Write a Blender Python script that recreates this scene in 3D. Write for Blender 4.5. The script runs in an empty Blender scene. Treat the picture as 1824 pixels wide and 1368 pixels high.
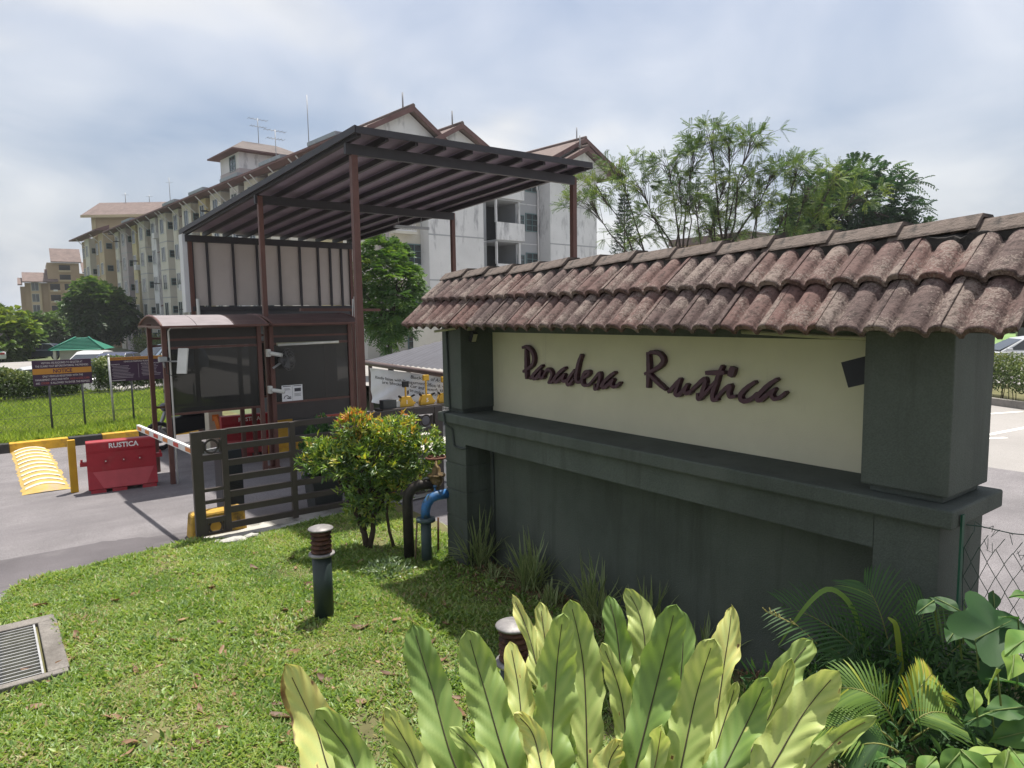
import bpy, bmesh, math, random
import numpy as np
from mathutils import Vector, Matrix
random.seed(7); RNG = np.random.default_rng(7)
PI = math.pi
S = bpy.context.scene
COL = S.collection
# ------------------------------------------------------------------ camera
LETTERS = [('P', [([(5.271, 2.241), (5.269, 2.118), (5.269, 2.034), (5.266, 1.971)], 0.041), ([(5.316, 2.265), (5.256, 2.274), (5.195, 2.246), (5.153, 2.188), (5.16, 2.123), (5.218, 2.073), (5.309, 2.032)], 0.035)]), ('a', [([(5.03, 2.101), (5.092, 2.059), (5.148, 2.017), (5.205, 1.971)], 0.029), ([(5.149, 2.005), (5.163, 1.975), (5.121, 1.974), (5.07, 2.016), (5.042, 2.047)], 0.029), ([(5.042, 2.044), (5.057, 1.999), (5.034, 1.984), (5.001, 1.997)], 0.028)]), ('r', [([(5.021, 1.989), (4.975, 2.048), (4.939, 2.073), (4.9, 2.055), (4.891, 2.021), (4.918, 1.973), (4.936, 1.948)], 0.031), ([(4.936, 1.948), (4.897, 1.954), (4.857, 1.983)], 0.026)]), ('a', [([(4.707, 2.097), (4.766, 2.063), (4.827, 2.014), (4.87, 1.976)], 0.029), ([(4.827, 2.002), (4.849, 1.969), (4.819, 1.962), (4.767, 2.0), (4.716, 2.037)], 0.028), ([(4.712, 2.038), (4.737, 1.991), (4.717, 1.974), (4.679, 1.989)], 0.026)]), ('d', [([(4.58, 2.082), (4.633, 2.026), (4.675, 1.973), (4.667, 1.948), (4.634, 1.959), (4.593, 2.001)], 0.03), ([(4.489, 2.22), (4.519, 2.164), (4.544, 2.086), (4.556, 2.02), (4.544, 1.982), (4.497, 1.982)], 0.033)]), ('e', [([(4.477, 2.019), (4.426, 2.039), (4.391, 2.068), (4.402, 2.083), (4.445, 2.07), (4.477, 2.019), (4.477, 1.975), (4.442, 1.956), (4.387, 1.971), (4.341, 2.012)], 0.028)]), ('s', [([(4.349, 2.003), (4.303, 2.046), (4.262, 2.077), (4.257, 2.044), (4.273, 1.995), (4.288, 1.951), (4.322, 1.933), (4.322, 1.973)], 0.028)]), ('a', [([(4.085, 2.092), (4.141, 2.057), (4.207, 2.005), (4.244, 1.965)], 0.028), ([(4.207, 1.992), (4.229, 1.958), (4.199, 1.958), (4.141, 1.999), (4.098, 2.033)], 0.026), ([(4.097, 2.031), (4.123, 1.985), (4.091, 1.97), (4.052, 1.985), (4.024, 2.01)], 0.024)]), ('R', [([(3.72, 2.266), (3.712, 2.147), (3.719, 2.002)], 0.038), ([(3.723, 2.256), (3.679, 2.277), (3.604, 2.267), (3.565, 2.222), (3.59, 2.177), (3.669, 2.132), (3.745, 2.102)], 0.034), ([(3.695, 2.096), (3.62, 2.04), (3.54, 1.995)], 0.031)]), ('u', [([(3.509, 1.976), (3.457, 2.024), (3.4, 2.081)], 0.027), ([(3.4, 2.081), (3.428, 2.01), (3.44, 1.966), (3.411, 1.96), (3.371, 1.995), (3.335, 2.04)], 0.03), ([(3.331, 2.044), (3.351, 2.0), (3.334, 1.978), (3.294, 1.994)], 0.028)]), ('s', [([(3.318, 1.979), (3.24, 2.05), (3.175, 2.099), (3.172, 2.061), (3.193, 2.002), (3.204, 1.96), (3.231, 1.945), (3.235, 1.98)], 0.031)]), ('t', [([(3.026, 2.196), (3.056, 2.132), (3.08, 2.062), (3.103, 1.991), (3.097, 1.95), (3.064, 1.959)], 0.033), ([(3.157, 2.144), (3.009, 2.154)], 0.033), ([(3.207, 1.95), (3.14, 2.019), (3.074, 2.094)], 0.023)]), ('i', [([(3.071, 1.962), (3.014, 2.023), (2.955, 2.065), (2.967, 2.014), (2.952, 1.984), (2.913, 1.993)], 0.028), ([(2.936, 2.185), (2.953, 2.142)], 0.046)]), ('c', [([(2.761, 2.102), (2.817, 2.063), (2.864, 2.014), (2.867, 1.977), (2.832, 1.964), (2.781, 1.987), (2.742, 2.024)], 0.031)]), ('a', [([(2.595, 2.133), (2.652, 2.093), (2.709, 2.038), (2.748, 1.996)], 0.028), ([(2.715, 2.023), (2.738, 1.988), (2.711, 1.983), (2.657, 2.028), (2.606, 2.067)], 0.027), ([(2.606, 2.067), (2.628, 2.027), (2.605, 2.0), (2.561, 2.019), (2.527, 2.05)], 0.024)])]
FERN = [([(0.715, 2.161, 1.483), (0.777, 2.094, 1.283), (0.809, 1.9, 1.128)], 0.182, 'y'), ([(0.714, 1.91, 1.443), (0.794, 1.892, 1.302), (0.852, 1.741, 1.164)], 0.145, 'g'), ([(0.99, 2.013, 1.299), (1.042, 1.955, 1.168), (1.06, 1.771, 1.048)], 0.138, 'c'), ([(1.191, 2.174, 1.471), (1.194, 2.058, 1.286), (1.172, 1.811, 1.051)], 0.174, 'g'), ([(1.321, 2.011, 1.47), (1.329, 1.923, 1.287), (1.304, 1.71, 1.048)], 0.178, 'g'), ([(1.533, 2.038, 1.352), (1.5, 1.95, 1.236), (1.411, 1.753, 1.016)], 0.128, 'c'), ([(1.496, 1.688, 1.594), (1.448, 1.674, 1.383), (1.334, 1.56, 1.081)], 0.171, 'g'), ([(1.649, 1.823, 1.556), (1.626, 1.727, 1.34), (1.495, 1.563, 1.005)], 0.166, 'p'), ([(1.69, 2.044, 1.463), (1.637, 1.94, 1.294), (1.521, 1.732, 0.937)], 0.12, 'c'), ([(1.602, 2.111, 1.497), (1.586, 1.978, 1.362), (1.506, 1.744, 1.085)], 0.073, 'c'), ([(1.831, 1.809, 1.528), (1.798, 1.722, 1.372), (1.672, 1.553, 0.97)], 0.119, 'g'), ([(1.959, 1.837, 1.513), (1.93, 1.714, 1.367), (1.756, 1.552, 0.933)], 0.141, 'p'), ([(1.635, 1.645, 1.463), (1.661, 1.575, 1.271), (1.561, 1.45, 1.04)], 0.093, 'y'), ([(1.718, 1.392, 1.663), (1.661, 1.417, 1.419), (1.486, 1.381, 1.114)], 0.163, 'g'), ([(2.05, 1.642, 1.466), (1.986, 1.578, 1.325), (1.78, 1.471, 0.968)], 0.128, 'g'), ([(1.815, 1.317, 1.548), (1.759, 1.342, 1.36), (1.596, 1.297, 1.112)], 0.16, 'p'), ([(2.12, 1.462, 1.525), (2.028, 1.419, 1.395), (1.789, 1.338, 1.038)], 0.123, 'y'), ([(1.919, 1.301, 1.371), (1.883, 1.309, 1.274), (1.706, 1.276, 1.111)], 0.075, 'c'), ([(1.819, 1.125, 1.495), (1.779, 1.169, 1.339), (1.582, 1.182, 1.15)], 0.132, 'g'), ([(2.258, 1.23, 1.437), (2.12, 1.254, 1.329), (1.805, 1.262, 1.035)], 0.14, 'p'), ([(2.062, 1.191, 1.45), (1.97, 1.211, 1.273), (1.706, 1.212, 1.091)], 0.099, 'y'), ([(1.99, 0.995, 1.513), (1.918, 1.063, 1.373), (1.686, 1.102, 1.165)], 0.161, 'p'), ([(2.032, 0.899, 1.396), (1.964, 0.983, 1.307), (1.72, 1.051, 1.162)], 0.079, 'p'), ([(1.472, 1.391, 1.301), (1.464, 1.442, 1.201), (1.396, 1.387, 1.116)], 0.097, 'y'), ([(1.239, 1.633, 1.363), (1.293, 1.604, 1.281), (1.262, 1.49, 1.137)], 0.096, 'y'), ([(1.158, 1.885, 1.226), (1.208, 1.795, 1.152), (1.185, 1.612, 1.083)], 0.089, 'p'), ([(1.528, 1.286, 1.381), (1.543, 1.319, 1.251), (1.451, 1.282, 1.135)], 0.094, 'p'), ([(0.902, 1.829, 1.291), (0.971, 1.82, 1.174), (1.02, 1.675, 1.069)], 0.074, 'p'), ([(1.489, 1.694, 1.219), (1.494, 1.671, 1.127), (1.417, 1.56, 1.004)], 0.091, 'g')]
CAM = [[0.792708, -0.609419, -0.014921], [0.073555, 0.071322, 0.994738], [-0.605148, -0.789634, 0.101363]]
VINE = [((3.086, 1.1, 1.38), 0.13, 'd'), ((3.179, 1.029, 1.344), 0.12, 'd'), ((3.016, 1.153, 1.381), 0.12, 'd'), ((3.052, 1.063, 1.29), 0.13, 'd'), ((3.052, 0.937, 1.337), 0.26, 'd'), ((3.161, 0.916, 1.183), 0.24, 'd'), ((3.205, 1.072, 1.278), 0.11, 'd'), ((2.766, 0.778, 1.38), 0.15, 'l'), ((2.712, 0.819, 1.305), 0.16, 'l'), ((2.731, 0.741, 1.475), 0.18, 'l'), ((2.804, 0.875, 1.114), 0.13, 'm'), ((2.887, 0.811, 1.14), 0.18, 'm'), ((2.866, 0.764, 1.079), 0.2, 'm'), ((2.391, 0.814, 1.154), 0.13, 'l'), ((2.476, 0.748, 1.166), 0.15, 'l'), ((2.327, 0.863, 1.136), 0.12, 'l'), ((2.555, 0.687, 1.151), 0.15, 'l'), ((2.977, 0.868, 0.994), 0.16, 'd'), ((2.876, 0.945, 0.974), 0.15, 'd'), ((2.846, 0.779, 1.259), 0.17, 'm'), ((2.721, 0.875, 1.219), 0.1, 'l'), ((3.11, 0.892, 1.392), 0.12, 'd'), ((3.027, 0.83, 1.525), 0.1, 'm'), ((3.29, 1.007, 1.386), 0.1, 'd'), ((2.383, 0.756, 1.173), 0.14, 'l'), ((2.4, 0.68, 1.202), 0.14, 'l'), ((2.595, 1.413, 0.756), 0.12, 'd'), ((2.527, 1.087, 0.956), 0.1, 'm'), ((2.462, 1.011, 0.999), 0.1, 'm'), ((2.598, 1.158, 0.9), 0.09, 'm')]
PALM = [[(3.527, 1.455, 0.488), (3.361, 1.506, 0.963), (3.177, 1.874, 1.089)], [(3.58, 1.477, 0.456), (3.477, 1.481, 1.023), (3.544, 1.656, 1.181)], [(3.549, 1.438, 0.488), (3.56, 1.354, 0.873), (4.047, 1.207, 0.982)], [(2.833, 1.168, 0.88), (2.71, 1.186, 1.107), (2.711, 1.412, 1.007)], [(2.797, 1.132, 0.912), (2.814, 1.044, 1.087), (3.166, 1.0, 0.83)], [(3.645, 1.49, 0.424), (3.599, 1.45, 0.91), (3.878, 1.463, 1.094)], [(2.762, 1.159, 0.89), (2.61, 1.2, 1.0), (2.612, 1.425, 0.841)], [(3.421, 1.41, 0.523), (3.434, 1.324, 0.787), (3.875, 1.213, 0.738)], [(3.399, 1.427, 0.524), (3.22, 1.489, 0.875), (3.244, 1.697, 0.927)], [(2.87, 1.14, 0.856), (2.908, 1.034, 0.94), (3.22, 1.022, 0.897)], [(2.885, 1.191, 0.897), (2.888, 1.113, 1.052), (3.119, 1.162, 1.047)], [(3.291, 1.384, 0.645), (3.161, 1.407, 0.821), (3.302, 1.527, 0.831)], [(2.675, 1.1, 0.91), (2.527, 1.138, 0.974), (2.607, 1.303, 0.808)]]

cd = bpy.data.cameras.new('camera'); cam = bpy.data.objects.new('camera', cd); COL.objects.link(cam)
cd.sensor_width = 36.0; cd.lens = 1240.0/1824.0*36.0; cd.clip_start = 0.05; cd.clip_end = 6000.0
m = Matrix.Identity(4)
for i in range(3):
    for j in range(3):
        m[j][i] = CAM[i][j]
m.translation = Vector((0, 0, 2.6)); cam.matrix_world = m
S.camera = cam
# ------------------------------------------------------------------ light
SUN = Vector((0.25, 0.18, 1.0)).normalized()
sd = bpy.data.lights.new('sun', 'SUN'); sd.energy = 5.0; sd.angle = math.radians(1.2); sd.color = (1.0, 0.95, 0.86)
so = bpy.data.objects.new('sun', sd); COL.objects.link(so)
so.rotation_euler = SUN.to_track_quat('Z', 'Y').to_euler(); so.location = SUN*60
W = bpy.data.worlds.new('World'); S.world = W; W.use_nodes = True
nt = W.node_tree; nt.nodes.clear()
SKYO = (5.5, 13.2)
def wn(t, **k):
    n = nt.nodes.new(t)
    for a, b in k.items(): setattr(n, a, b)
    return n
sky = wn('ShaderNodeTexSky', sky_type='NISHITA', sun_disc=False)
sky.sun_elevation = math.asin(SUN.z); sky.sun_rotation = math.atan2(SUN.x, SUN.y)
sky.air_density = 1.0; sky.dust_density = 4.0; sky.ozone_density = 1.2
bg1 = wn('ShaderNodeBackground'); bg1.inputs[1].default_value = 0.12
bg2 = wn('ShaderNodeBackground'); bg2.inputs[1].default_value = 0.62
geo = wn('ShaderNodeNewGeometry'); sep = wn('ShaderNodeSeparateXYZ')
tc = wn('ShaderNodeTexCoord')
nt.links.new(tc.outputs['Generated'], sep.inputs[0])
def wmath(op, a, b=None, clamp=False):
    n = wn('ShaderNodeMath', operation=op, use_clamp=clamp)
    for i, v in enumerate((a, b)):
        if v is None: continue
        if isinstance(v, (int, float)): n.inputs[i].default_value = v
        else: nt.links.new(v, n.inputs[i])
    return n.outputs[0]
zz = wmath('ADD', wmath('MAXIMUM', sep.outputs[2], 0.0), 0.42)
cx = wmath('DIVIDE', sep.outputs[0], zz); cy = wmath('DIVIDE', sep.outputs[1], zz)
comb = wn('ShaderNodeCombineXYZ'); nt.links.new(wmath('ADD', cx, SKYO[0]), comb.inputs[0]); nt.links.new(wmath('ADD', cy, SKYO[1]), comb.inputs[1])
n1 = wn('ShaderNodeTexNoise'); n1.inputs['Scale'].default_value = 1.1; n1.inputs['Detail'].default_value = 3.5; n1.inputs['Roughness'].default_value = 0.56; n1.inputs['Distortion'].default_value = 0.35
nt.links.new(comb.outputs[0], n1.inputs['Vector'])
n2 = wn('ShaderNodeTexNoise'); n2.inputs['Scale'].default_value = 2.6; n2.inputs['Detail'].default_value = 5; n2.inputs['Roughness'].default_value = 0.52; n2.inputs['Distortion'].default_value = 0.5
nt.links.new(comb.outputs[0], n2.inputs['Vector'])
cr = wn('ShaderNodeValToRGB'); cr.color_ramp.elements[0].position = 0.36; cr.color_ramp.elements[1].position = 0.62
nt.links.new(n1.outputs[0], cr.inputs[0])
hz = wmath('POWER', wmath('SUBTRACT', 1.0, wmath('MAXIMUM', sep.outputs[2], 0.0), True), 5.0)
fac = wmath('MAXIMUM', wmath('MULTIPLY', cr.outputs[0], 0.9), wmath('ADD', wmath('MULTIPLY', hz, 0.5), 0.5), True)
cr2 = wn('ShaderNodeValToRGB')
cr2.color_ramp.elements[0].position = 0.37; cr2.color_ramp.elements[0].color = (0.33, 0.425, 0.58, 1)
cr2.color_ramp.elements[1].position = 0.58; cr2.color_ramp.elements[1].color = (1.0, 1.0, 1.0, 1)
nt.links.new(wmath('ADD', wmath('MULTIPLY', n2.outputs[0], 0.38), wmath('MULTIPLY', n1.outputs[0], 0.62)), cr2.inputs[0])
nt.links.new(cr2.outputs[0], bg2.inputs[0]); nt.links.new(sky.outputs[0], bg1.inputs[0])
mx = wn('ShaderNodeMixShader'); nt.links.new(fac, mx.inputs[0]); nt.links.new(bg1.outputs[0], mx.inputs[1]); nt.links.new(bg2.outputs[0], mx.inputs[2])
wo = wn('ShaderNodeOutputWorld'); nt.links.new(mx.outputs[0], wo.inputs[0])
vs = S.view_settings; vs.view_transform = 'Standard'; vs.look = 'None'; vs.exposure = 0.56; vs.gamma = 1.0; vs.use_curve_mapping = False
S.cycles.max_bounces = 8; S.cycles.transparent_max_bounces = 16; S.cycles.use_denoising = True
S.cycles.caustics_reflective = False; S.cycles.caustics_refractive = False
# ------------------------------------------------------------------ materials
MATS = {}
def mat(name, col, rough=0.8, var=0.18, scale=5.0, bump=0.0, bscale=60.0, metal=0.0, spec=0.3, stain=None, sscale=1.5, sthr=(0.5, 0.7), stretch=None, coat=0.0, fine=0.0, streak=None):
    """procedural surface: base colour broken up by noise, optional stain colour in patches, fine bump"""
    if name in MATS: return MATS[name]
    M = bpy.data.materials.new(name); M.use_nodes = True; N = M.node_tree; P = N.nodes['Principled BSDF']
    T = N.nodes.new('ShaderNodeTexCoord'); vec = T.outputs['Object']
    def noise(sc, det=5.0, v=vec, r=0.6):
        n = N.nodes.new('ShaderNodeTexNoise'); n.inputs['Scale'].default_value = sc; n.inputs['Detail'].default_value = det; n.inputs['Roughness'].default_value = r
        N.links.new(v, n.inputs['Vector']); return n.outputs[0]
    c = np.array(col); lo = tuple(np.clip(c*(1-var), 0, 1))+(1,); hi = tuple(np.clip(c*(1+var), 0, 1))+(1,)
    r = N.nodes.new('ShaderNodeValToRGB'); r.color_ramp.elements[0].position = 0.3; r.color_ramp.elements[1].position = 0.7
    r.color_ramp.elements[0].color = lo; r.color_ramp.elements[1].color = hi
    N.links.new(noise(scale), r.inputs[0]); out = r.outputs[0]
    if fine:
        mxf = N.nodes.new('ShaderNodeMix'); mxf.data_type = 'RGBA'; mxf.blend_type = 'MULTIPLY'; mxf.inputs[0].default_value = 1.0
        rf = N.nodes.new('ShaderNodeValToRGB'); rf.color_ramp.elements[0].position = 0.3; rf.color_ramp.elements[1].position = 0.7
        rf.color_ramp.elements[0].color = (1-fine,)*3+(1,); rf.color_ramp.elements[1].color = (1+fine*.6,)*3+(1,)
        N.links.new(noise(bscale, 3), rf.inputs[0]); N.links.new(out, mxf.inputs[6]); N.links.new(rf.outputs[0], mxf.inputs[7]); out = mxf.outputs[2]
    if stain is not None:
        v2 = vec
        if stretch:
            mp = N.nodes.new('ShaderNodeMapping'); mp.inputs['Scale'].default_value = stretch; N.links.new(vec, mp.inputs[0]); v2 = mp.outputs[0]
        r2 = N.nodes.new('ShaderNodeValToRGB'); r2.color_ramp.elements[0].position = sthr[0]; r2.color_ramp.elements[1].position = sthr[1]
        N.links.new(noise(sscale, 8, v2, 0.68), r2.inputs[0])
        mx_ = N.nodes.new('ShaderNodeMix'); mx_.data_type = 'RGBA'
        N.links.new(r2.outputs[0], mx_.inputs[0]); N.links.new(out, mx_.inputs[6]); mx_.inputs[7].default_value = tuple(stain)+(1,)
        out = mx_.outputs[2]
    if streak is not None:   # rain runs and dirt: (colour, scale, low, high)
        mp = N.nodes.new('ShaderNodeMapping'); mp.inputs['Scale'].default_value = (1, 1, .09); N.links.new(vec, mp.inputs[0])
        r4 = N.nodes.new('ShaderNodeValToRGB'); r4.color_ramp.elements[0].position = streak[2]; r4.color_ramp.elements[1].position = streak[3]
        N.links.new(noise(streak[1], 6, mp.outputs[0], 0.7), r4.inputs[0])
        m4 = N.nodes.new('ShaderNodeMix'); m4.data_type = 'RGBA'; f4 = N.nodes.new('ShaderNodeMath'); f4.operation = 'MULTIPLY'; f4.inputs[1].default_value = .75
        N.links.new(r4.outputs[0], f4.inputs[0]); N.links.new(f4.outputs[0], m4.inputs[0]); N.links.new(out, m4.inputs[6]); m4.inputs[7].default_value = tuple(streak[0])+(1,); out = m4.outputs[2]
    N.links.new(out, P.inputs['Base Color'])
    P.inputs['Roughness'].default_value = rough; P.inputs['Metallic'].default_value = metal
    P.inputs['Specular IOR Level'].default_value = spec; P.inputs['Coat Weight'].default_value = coat
    if bump:
        b = N.nodes.new('ShaderNodeBump'); b.inputs['Strength'].default_value = bump; b.inputs['Distance'].default_value = 0.01
        N.links.new(noise(bscale, 4), b.inputs['Height']); N.links.new(b.outputs[0], P.inputs['Normal'])
    MATS[name] = M; return M
def leafmat(name, stops, trans=0.35, rough=0.55, gloss=0.04, patch=0.0):
    """leaf surface: colour from the 'tint' attribute through a ramp, lets light through"""
    if name in MATS: return MATS[name]
    M = bpy.data.materials.new(name); M.use_nodes = True; N = M.node_tree; N.nodes.clear()
    A = N.nodes.new('ShaderNodeAttribute'); A.attribute_name = 'tint'
    r = N.nodes.new('ShaderNodeValToRGB'); e = r.color_ramp.elements
    while len(e) < len(stops): e.new(0.5)
    for el, (p, c) in zip(e, stops): el.position = p; el.color = tuple(c)+(1,)
    src = A.outputs['Fac']
    if patch:
        T = N.nodes.new('ShaderNodeTexCoord'); nz = N.nodes.new('ShaderNodeTexNoise'); nz.inputs['Scale'].default_value = 9.0; nz.inputs['Detail'].default_value = 5
        N.links.new(T.outputs['Object'], nz.inputs[0])
        ma = N.nodes.new('ShaderNodeMath'); ma.operation = 'MULTIPLY_ADD'; ma.inputs[1].default_value = patch; N.links.new(nz.outputs[0], ma.inputs[0])
        mb = N.nodes.new('ShaderNodeMath'); mb.operation = 'SUBTRACT'; mb.inputs[1].default_value = patch*0.5
        N.links.new(src, ma.inputs[2]); N.links.new(ma.outputs[0], mb.inputs[0]); src = mb.outputs[0]
    N.links.new(src, r.inputs[0])
    d = N.nodes.new('ShaderNodeBsdfDiffuse'); t = N.nodes.new('ShaderNodeBsdfTranslucent'); g = N.nodes.new('ShaderNodeBsdfGlossy'); g.inputs['Roughness'].default_value = max(rough, .5)
    hs = N.nodes.new('ShaderNodeHueSaturation'); hs.inputs['Saturation'].default_value = 1.1; hs.inputs['Value'].default_value = 1.35; hs.inputs['Hue'].default_value = 0.485
    N.links.new(r.outputs[0], d.inputs[0]); N.links.new(r.outputs[0], hs.inputs['Color']); N.links.new(hs.outputs[0], t.inputs[0])
    m1 = N.nodes.new('ShaderNodeMixShader'); m1.inputs[0].default_value = trans; N.links.new(d.outputs[0], m1.inputs[1]); N.links.new(t.outputs[0], m1.inputs[2])
    m2 = N.nodes.new('ShaderNodeMixShader'); m2.inputs[0].default_value = gloss; N.links.new(m1.outputs[0], m2.inputs[1]); N.links.new(g.outputs[0], m2.inputs[2])
    o = N.nodes.new('ShaderNodeOutputMaterial'); N.links.new(m2.outputs[0], o.inputs[0])
    MATS[name] = M; return M
def glassmat(name, col, alpha, rough=0.15, spec=0.5):
    if name in MATS: return MATS[name]
    M = mat(name, col, rough, 0.15, 2.0, spec=spec); P = M.node_tree.nodes['Principled BSDF']; P.inputs['Alpha'].default_value = alpha; return M
# ------------------------------------------------------------------ mesh helpers
def mesh_np(name, V, F, tint=None, smooth=False):
    me = bpy.data.meshes.new(name); V = np.asarray(V, np.float32); F = np.asarray(F, np.int32); k = F.shape[1]
    me.vertices.add(len(V)); me.vertices.foreach_set('co', V.ravel())
    me.loops.add(F.size); me.loops.foreach_set('vertex_index', F.ravel())
    me.polygons.add(len(F)); me.polygons.foreach_set('loop_start', np.arange(0, F.size, k, dtype=np.int32))
    try: me.polygons.foreach_set('loop_total', np.full(len(F), k, np.int32))
    except Exception: pass
    if tint is not None:
        a = me.attributes.new('tint', 'FLOAT', 'POINT'); a.data.foreach_set('value', np.asarray(tint, np.float32))
    me.update(calc_edges=True); me.validate()
    if smooth: me.polygons.foreach_set('use_smooth', np.ones(len(F), bool))
    return me
def rootloc(p):
    while p.parent: p = p.parent
    return p.location.copy()
def link(name, me, M, parent=None, world=True):
    o = bpy.data.objects.new(name, me); COL.objects.link(o)
    if M is not None and not me.materials: me.materials.append(M)
    if parent is not None:
        o.parent = parent
        if world: 
            off = rootloc(parent)
            if off.length > 1e-9: me.transform(Matrix.Translation(-off))
    return o
def thing(name, label, cat, loc=(0, 0, 0), rz=0.0, group=None):
    o = bpy.data.objects.new(name, None); COL.objects.link(o); o.location = loc; o.rotation_euler = (0, 0, rz); o.empty_display_size = 0.2
    return tag(o, label, cat, group)
def tag(o, label=None, cat=None, group=None, kind=None):
    if label: o['label'] = label
    if cat: o['category'] = cat
    if group: o['group'] = group
    if kind: o['kind'] = kind
    return o
def copy_tree(o, parent=None):
    c = o.copy(); COL.objects.link(c); c.parent = parent
    for ch in list(o.children): copy_tree(ch, c)
    return c
class MB:
    def __init__(s): s.v = []; s.f = []; s.sm = []
    def add(s, vs, fs, smooth=False):
        n = len(s.v); s.v += [tuple(p) for p in vs]; s.f += [tuple(i+n for i in q) for q in fs]; s.sm += [smooth]*len(fs); return s
    def box(s, x0, y0, z0, x1, y1, z1):
        x0, x1 = sorted((x0, x1)); y0, y1 = sorted((y0, y1)); z0, z1 = sorted((z0, z1))
        return s.add([(x0, y0, z0), (x1, y0, z0), (x1, y1, z0), (x0, y1, z0), (x0, y0, z1), (x1, y0, z1), (x1, y1, z1), (x0, y1, z1)],
                     [(0, 3, 2, 1), (4, 5, 6, 7), (0, 1, 5, 4), (1, 2, 6, 5), (2, 3, 7, 6), (3, 0, 4, 7)])
    def hexa(s, b, t):   # four bottom points, four top points
        return s.add(list(b)+list(t), [(0, 3, 2, 1), (4, 5, 6, 7), (0, 1, 5, 4), (1, 2, 6, 5), (2, 3, 7, 6), (3, 0, 4, 7)])
    def bar(s, a, b, w, h=None, up=(0, 0, 1)):   # rectangular bar from a to b
        h = h or w; a = Vector(a); b = Vector(b); d = (b-a).normalized(); up = Vector(up)
        if abs(d.dot(up)) > 0.99: up = Vector((0, 1, 0))
        x = d.cross(up).normalized()*(w/2); y = x.cross(d).normalized()*(h/2)
        q = [-x-y, x-y, x+y, -x+y]
        return s.hexa([a+p for p in q], [b+p for p in q])
    def tube(s, pts, r, n=8, cap=True):
        pts = [Vector(p) for p in pts]; R_ = r if isinstance(r, (list, tuple)) else [r]*len(pts); base = len(s.v); prev = None
        for i, p in enumerate(pts):
            d = (pts[min(i+1, len(pts)-1)]-pts[max(i-1, 0)])
            d = d.normalized() if d.length > 1e-9 else Vector((0, 0, 1))
            if prev is None:
                prev = d.orthogonal().normalized()
            prev = (prev-d*prev.dot(d)); prev = prev.normalized() if prev.length > 1e-6 else d.orthogonal().normalized()
            b = d.cross(prev)
            for k in range(n):
                a = 2*PI*k/n; s.v.append(tuple(p+(prev*math.cos(a)+b*math.sin(a))*R_[i]))
        for i in range(len(pts)-1):
            for k in range(n):
                s.f.append((base+i*n+k, base+i*n+(k+1) % n, base+(i+1)*n+(k+1) % n, base+(i+1)*n+k)); s.sm.append(True)
        if cap:
            s.f.append(tuple(base+k for k in reversed(range(n)))); s.f.append(tuple(base+(len(pts)-1)*n+k for k in range(n))); s.sm += [False, False]
        return s
    def lathe(s, prof, c=(0, 0, 0), n=20, smooth=True):
        base = len(s.v); c = Vector(c)
        for r, z in prof:
            for k in range(n):
                a = 2*PI*k/n; s.v.append((c.x+r*math.cos(a), c.y+r*math.sin(a), c.z+z))
        for i in range(len(prof)-1):
            for k in range(n):
                s.f.append((base+i*n+k, base+i*n+(k+1) % n, base+(i+1)*n+(k+1) % n, base+(i+1)*n+k)); s.sm.append(smooth)
        s.f.append(tuple(base+k for k in reversed(range(n)))); s.f.append(tuple(base+(len(prof)-1)*n+k for k in range(n))); s.sm += [False, False]
        return s
    def prism(s, poly, a, b, fn):   # polygon in 2D extruded between a and b; fn(u, v, t) -> xyz
        n = len(poly); vs = [fn(u, v, a) for u, v in poly]+[fn(u, v, b) for u, v in poly]
        return s.add(vs, [tuple(reversed(range(n))), tuple(range(n, 2*n))]+[(i, (i+1) % n, n+(i+1) % n, n+i) for i in range(n)])
    def mesh(s, name):
        me = bpy.data.meshes.new(name); me.from_pydata(s.v, [], s.f); me.update()
        me.polygons.foreach_set('use_smooth', s.sm)
        bm = bmesh.new(); bm.from_mesh(me); bmesh.ops.recalc_face_normals(bm, faces=bm.faces); bm.to_mesh(me); bm.free(); return me
    def build(s, name, M, parent=None, world=True, bevel=0.0):
        o = link(name, s.mesh(name), M, parent, world)
        if bevel:
            bv = o.modifiers.new('bevel', 'BEVEL'); bv.width = bevel; bv.segments = 2; bv.limit_method = 'ANGLE'
        return o
def box(name, M, parent, x0, y0, z0, x1, y1, z1, world=True, bevel=0.0):
    return MB().box(x0, y0, z0, x1, y1, z1).build(name, M, parent, world, bevel)
_tc = {}
def text(txt, size, M, parent, o, xd, yd=(0, 0, 1), depth=0.002, name='lettering', align='CENTER', world=True, width=None, bold=0.0):
    cu = bpy.data.curves.new('t', 'FONT'); cu.body = txt; cu.size = size; cu.align_x = align; cu.align_y = 'CENTER'; cu.extrude = depth/2; cu.resolution_u = 2; cu.offset = bold*size
    ob = bpy.data.objects.new('t', cu); COL.objects.link(ob); dg = bpy.context.evaluated_depsgraph_get()
    me = bpy.data.meshes.new_from_object(ob.evaluated_get(dg)); bpy.data.objects.remove(ob); bpy.data.curves.remove(cu); me.name = name
    if width:
        xs = [v.co.x for v in me.vertices]; k = width/max(1e-6, max(xs)-min(xs)); me.transform(Matrix.Scale(k, 4, (1, 0, 0)))
    xd = Vector(xd).normalized(); yd = Vector(yd).normalized(); zd = xd.cross(yd)
    mm = Matrix((xd, yd, zd)).transposed().to_4x4(); mm.translation = Vector(o); me.transform(mm)
    me.materials.clear()
    return link(name, me, M, parent, world)
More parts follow.
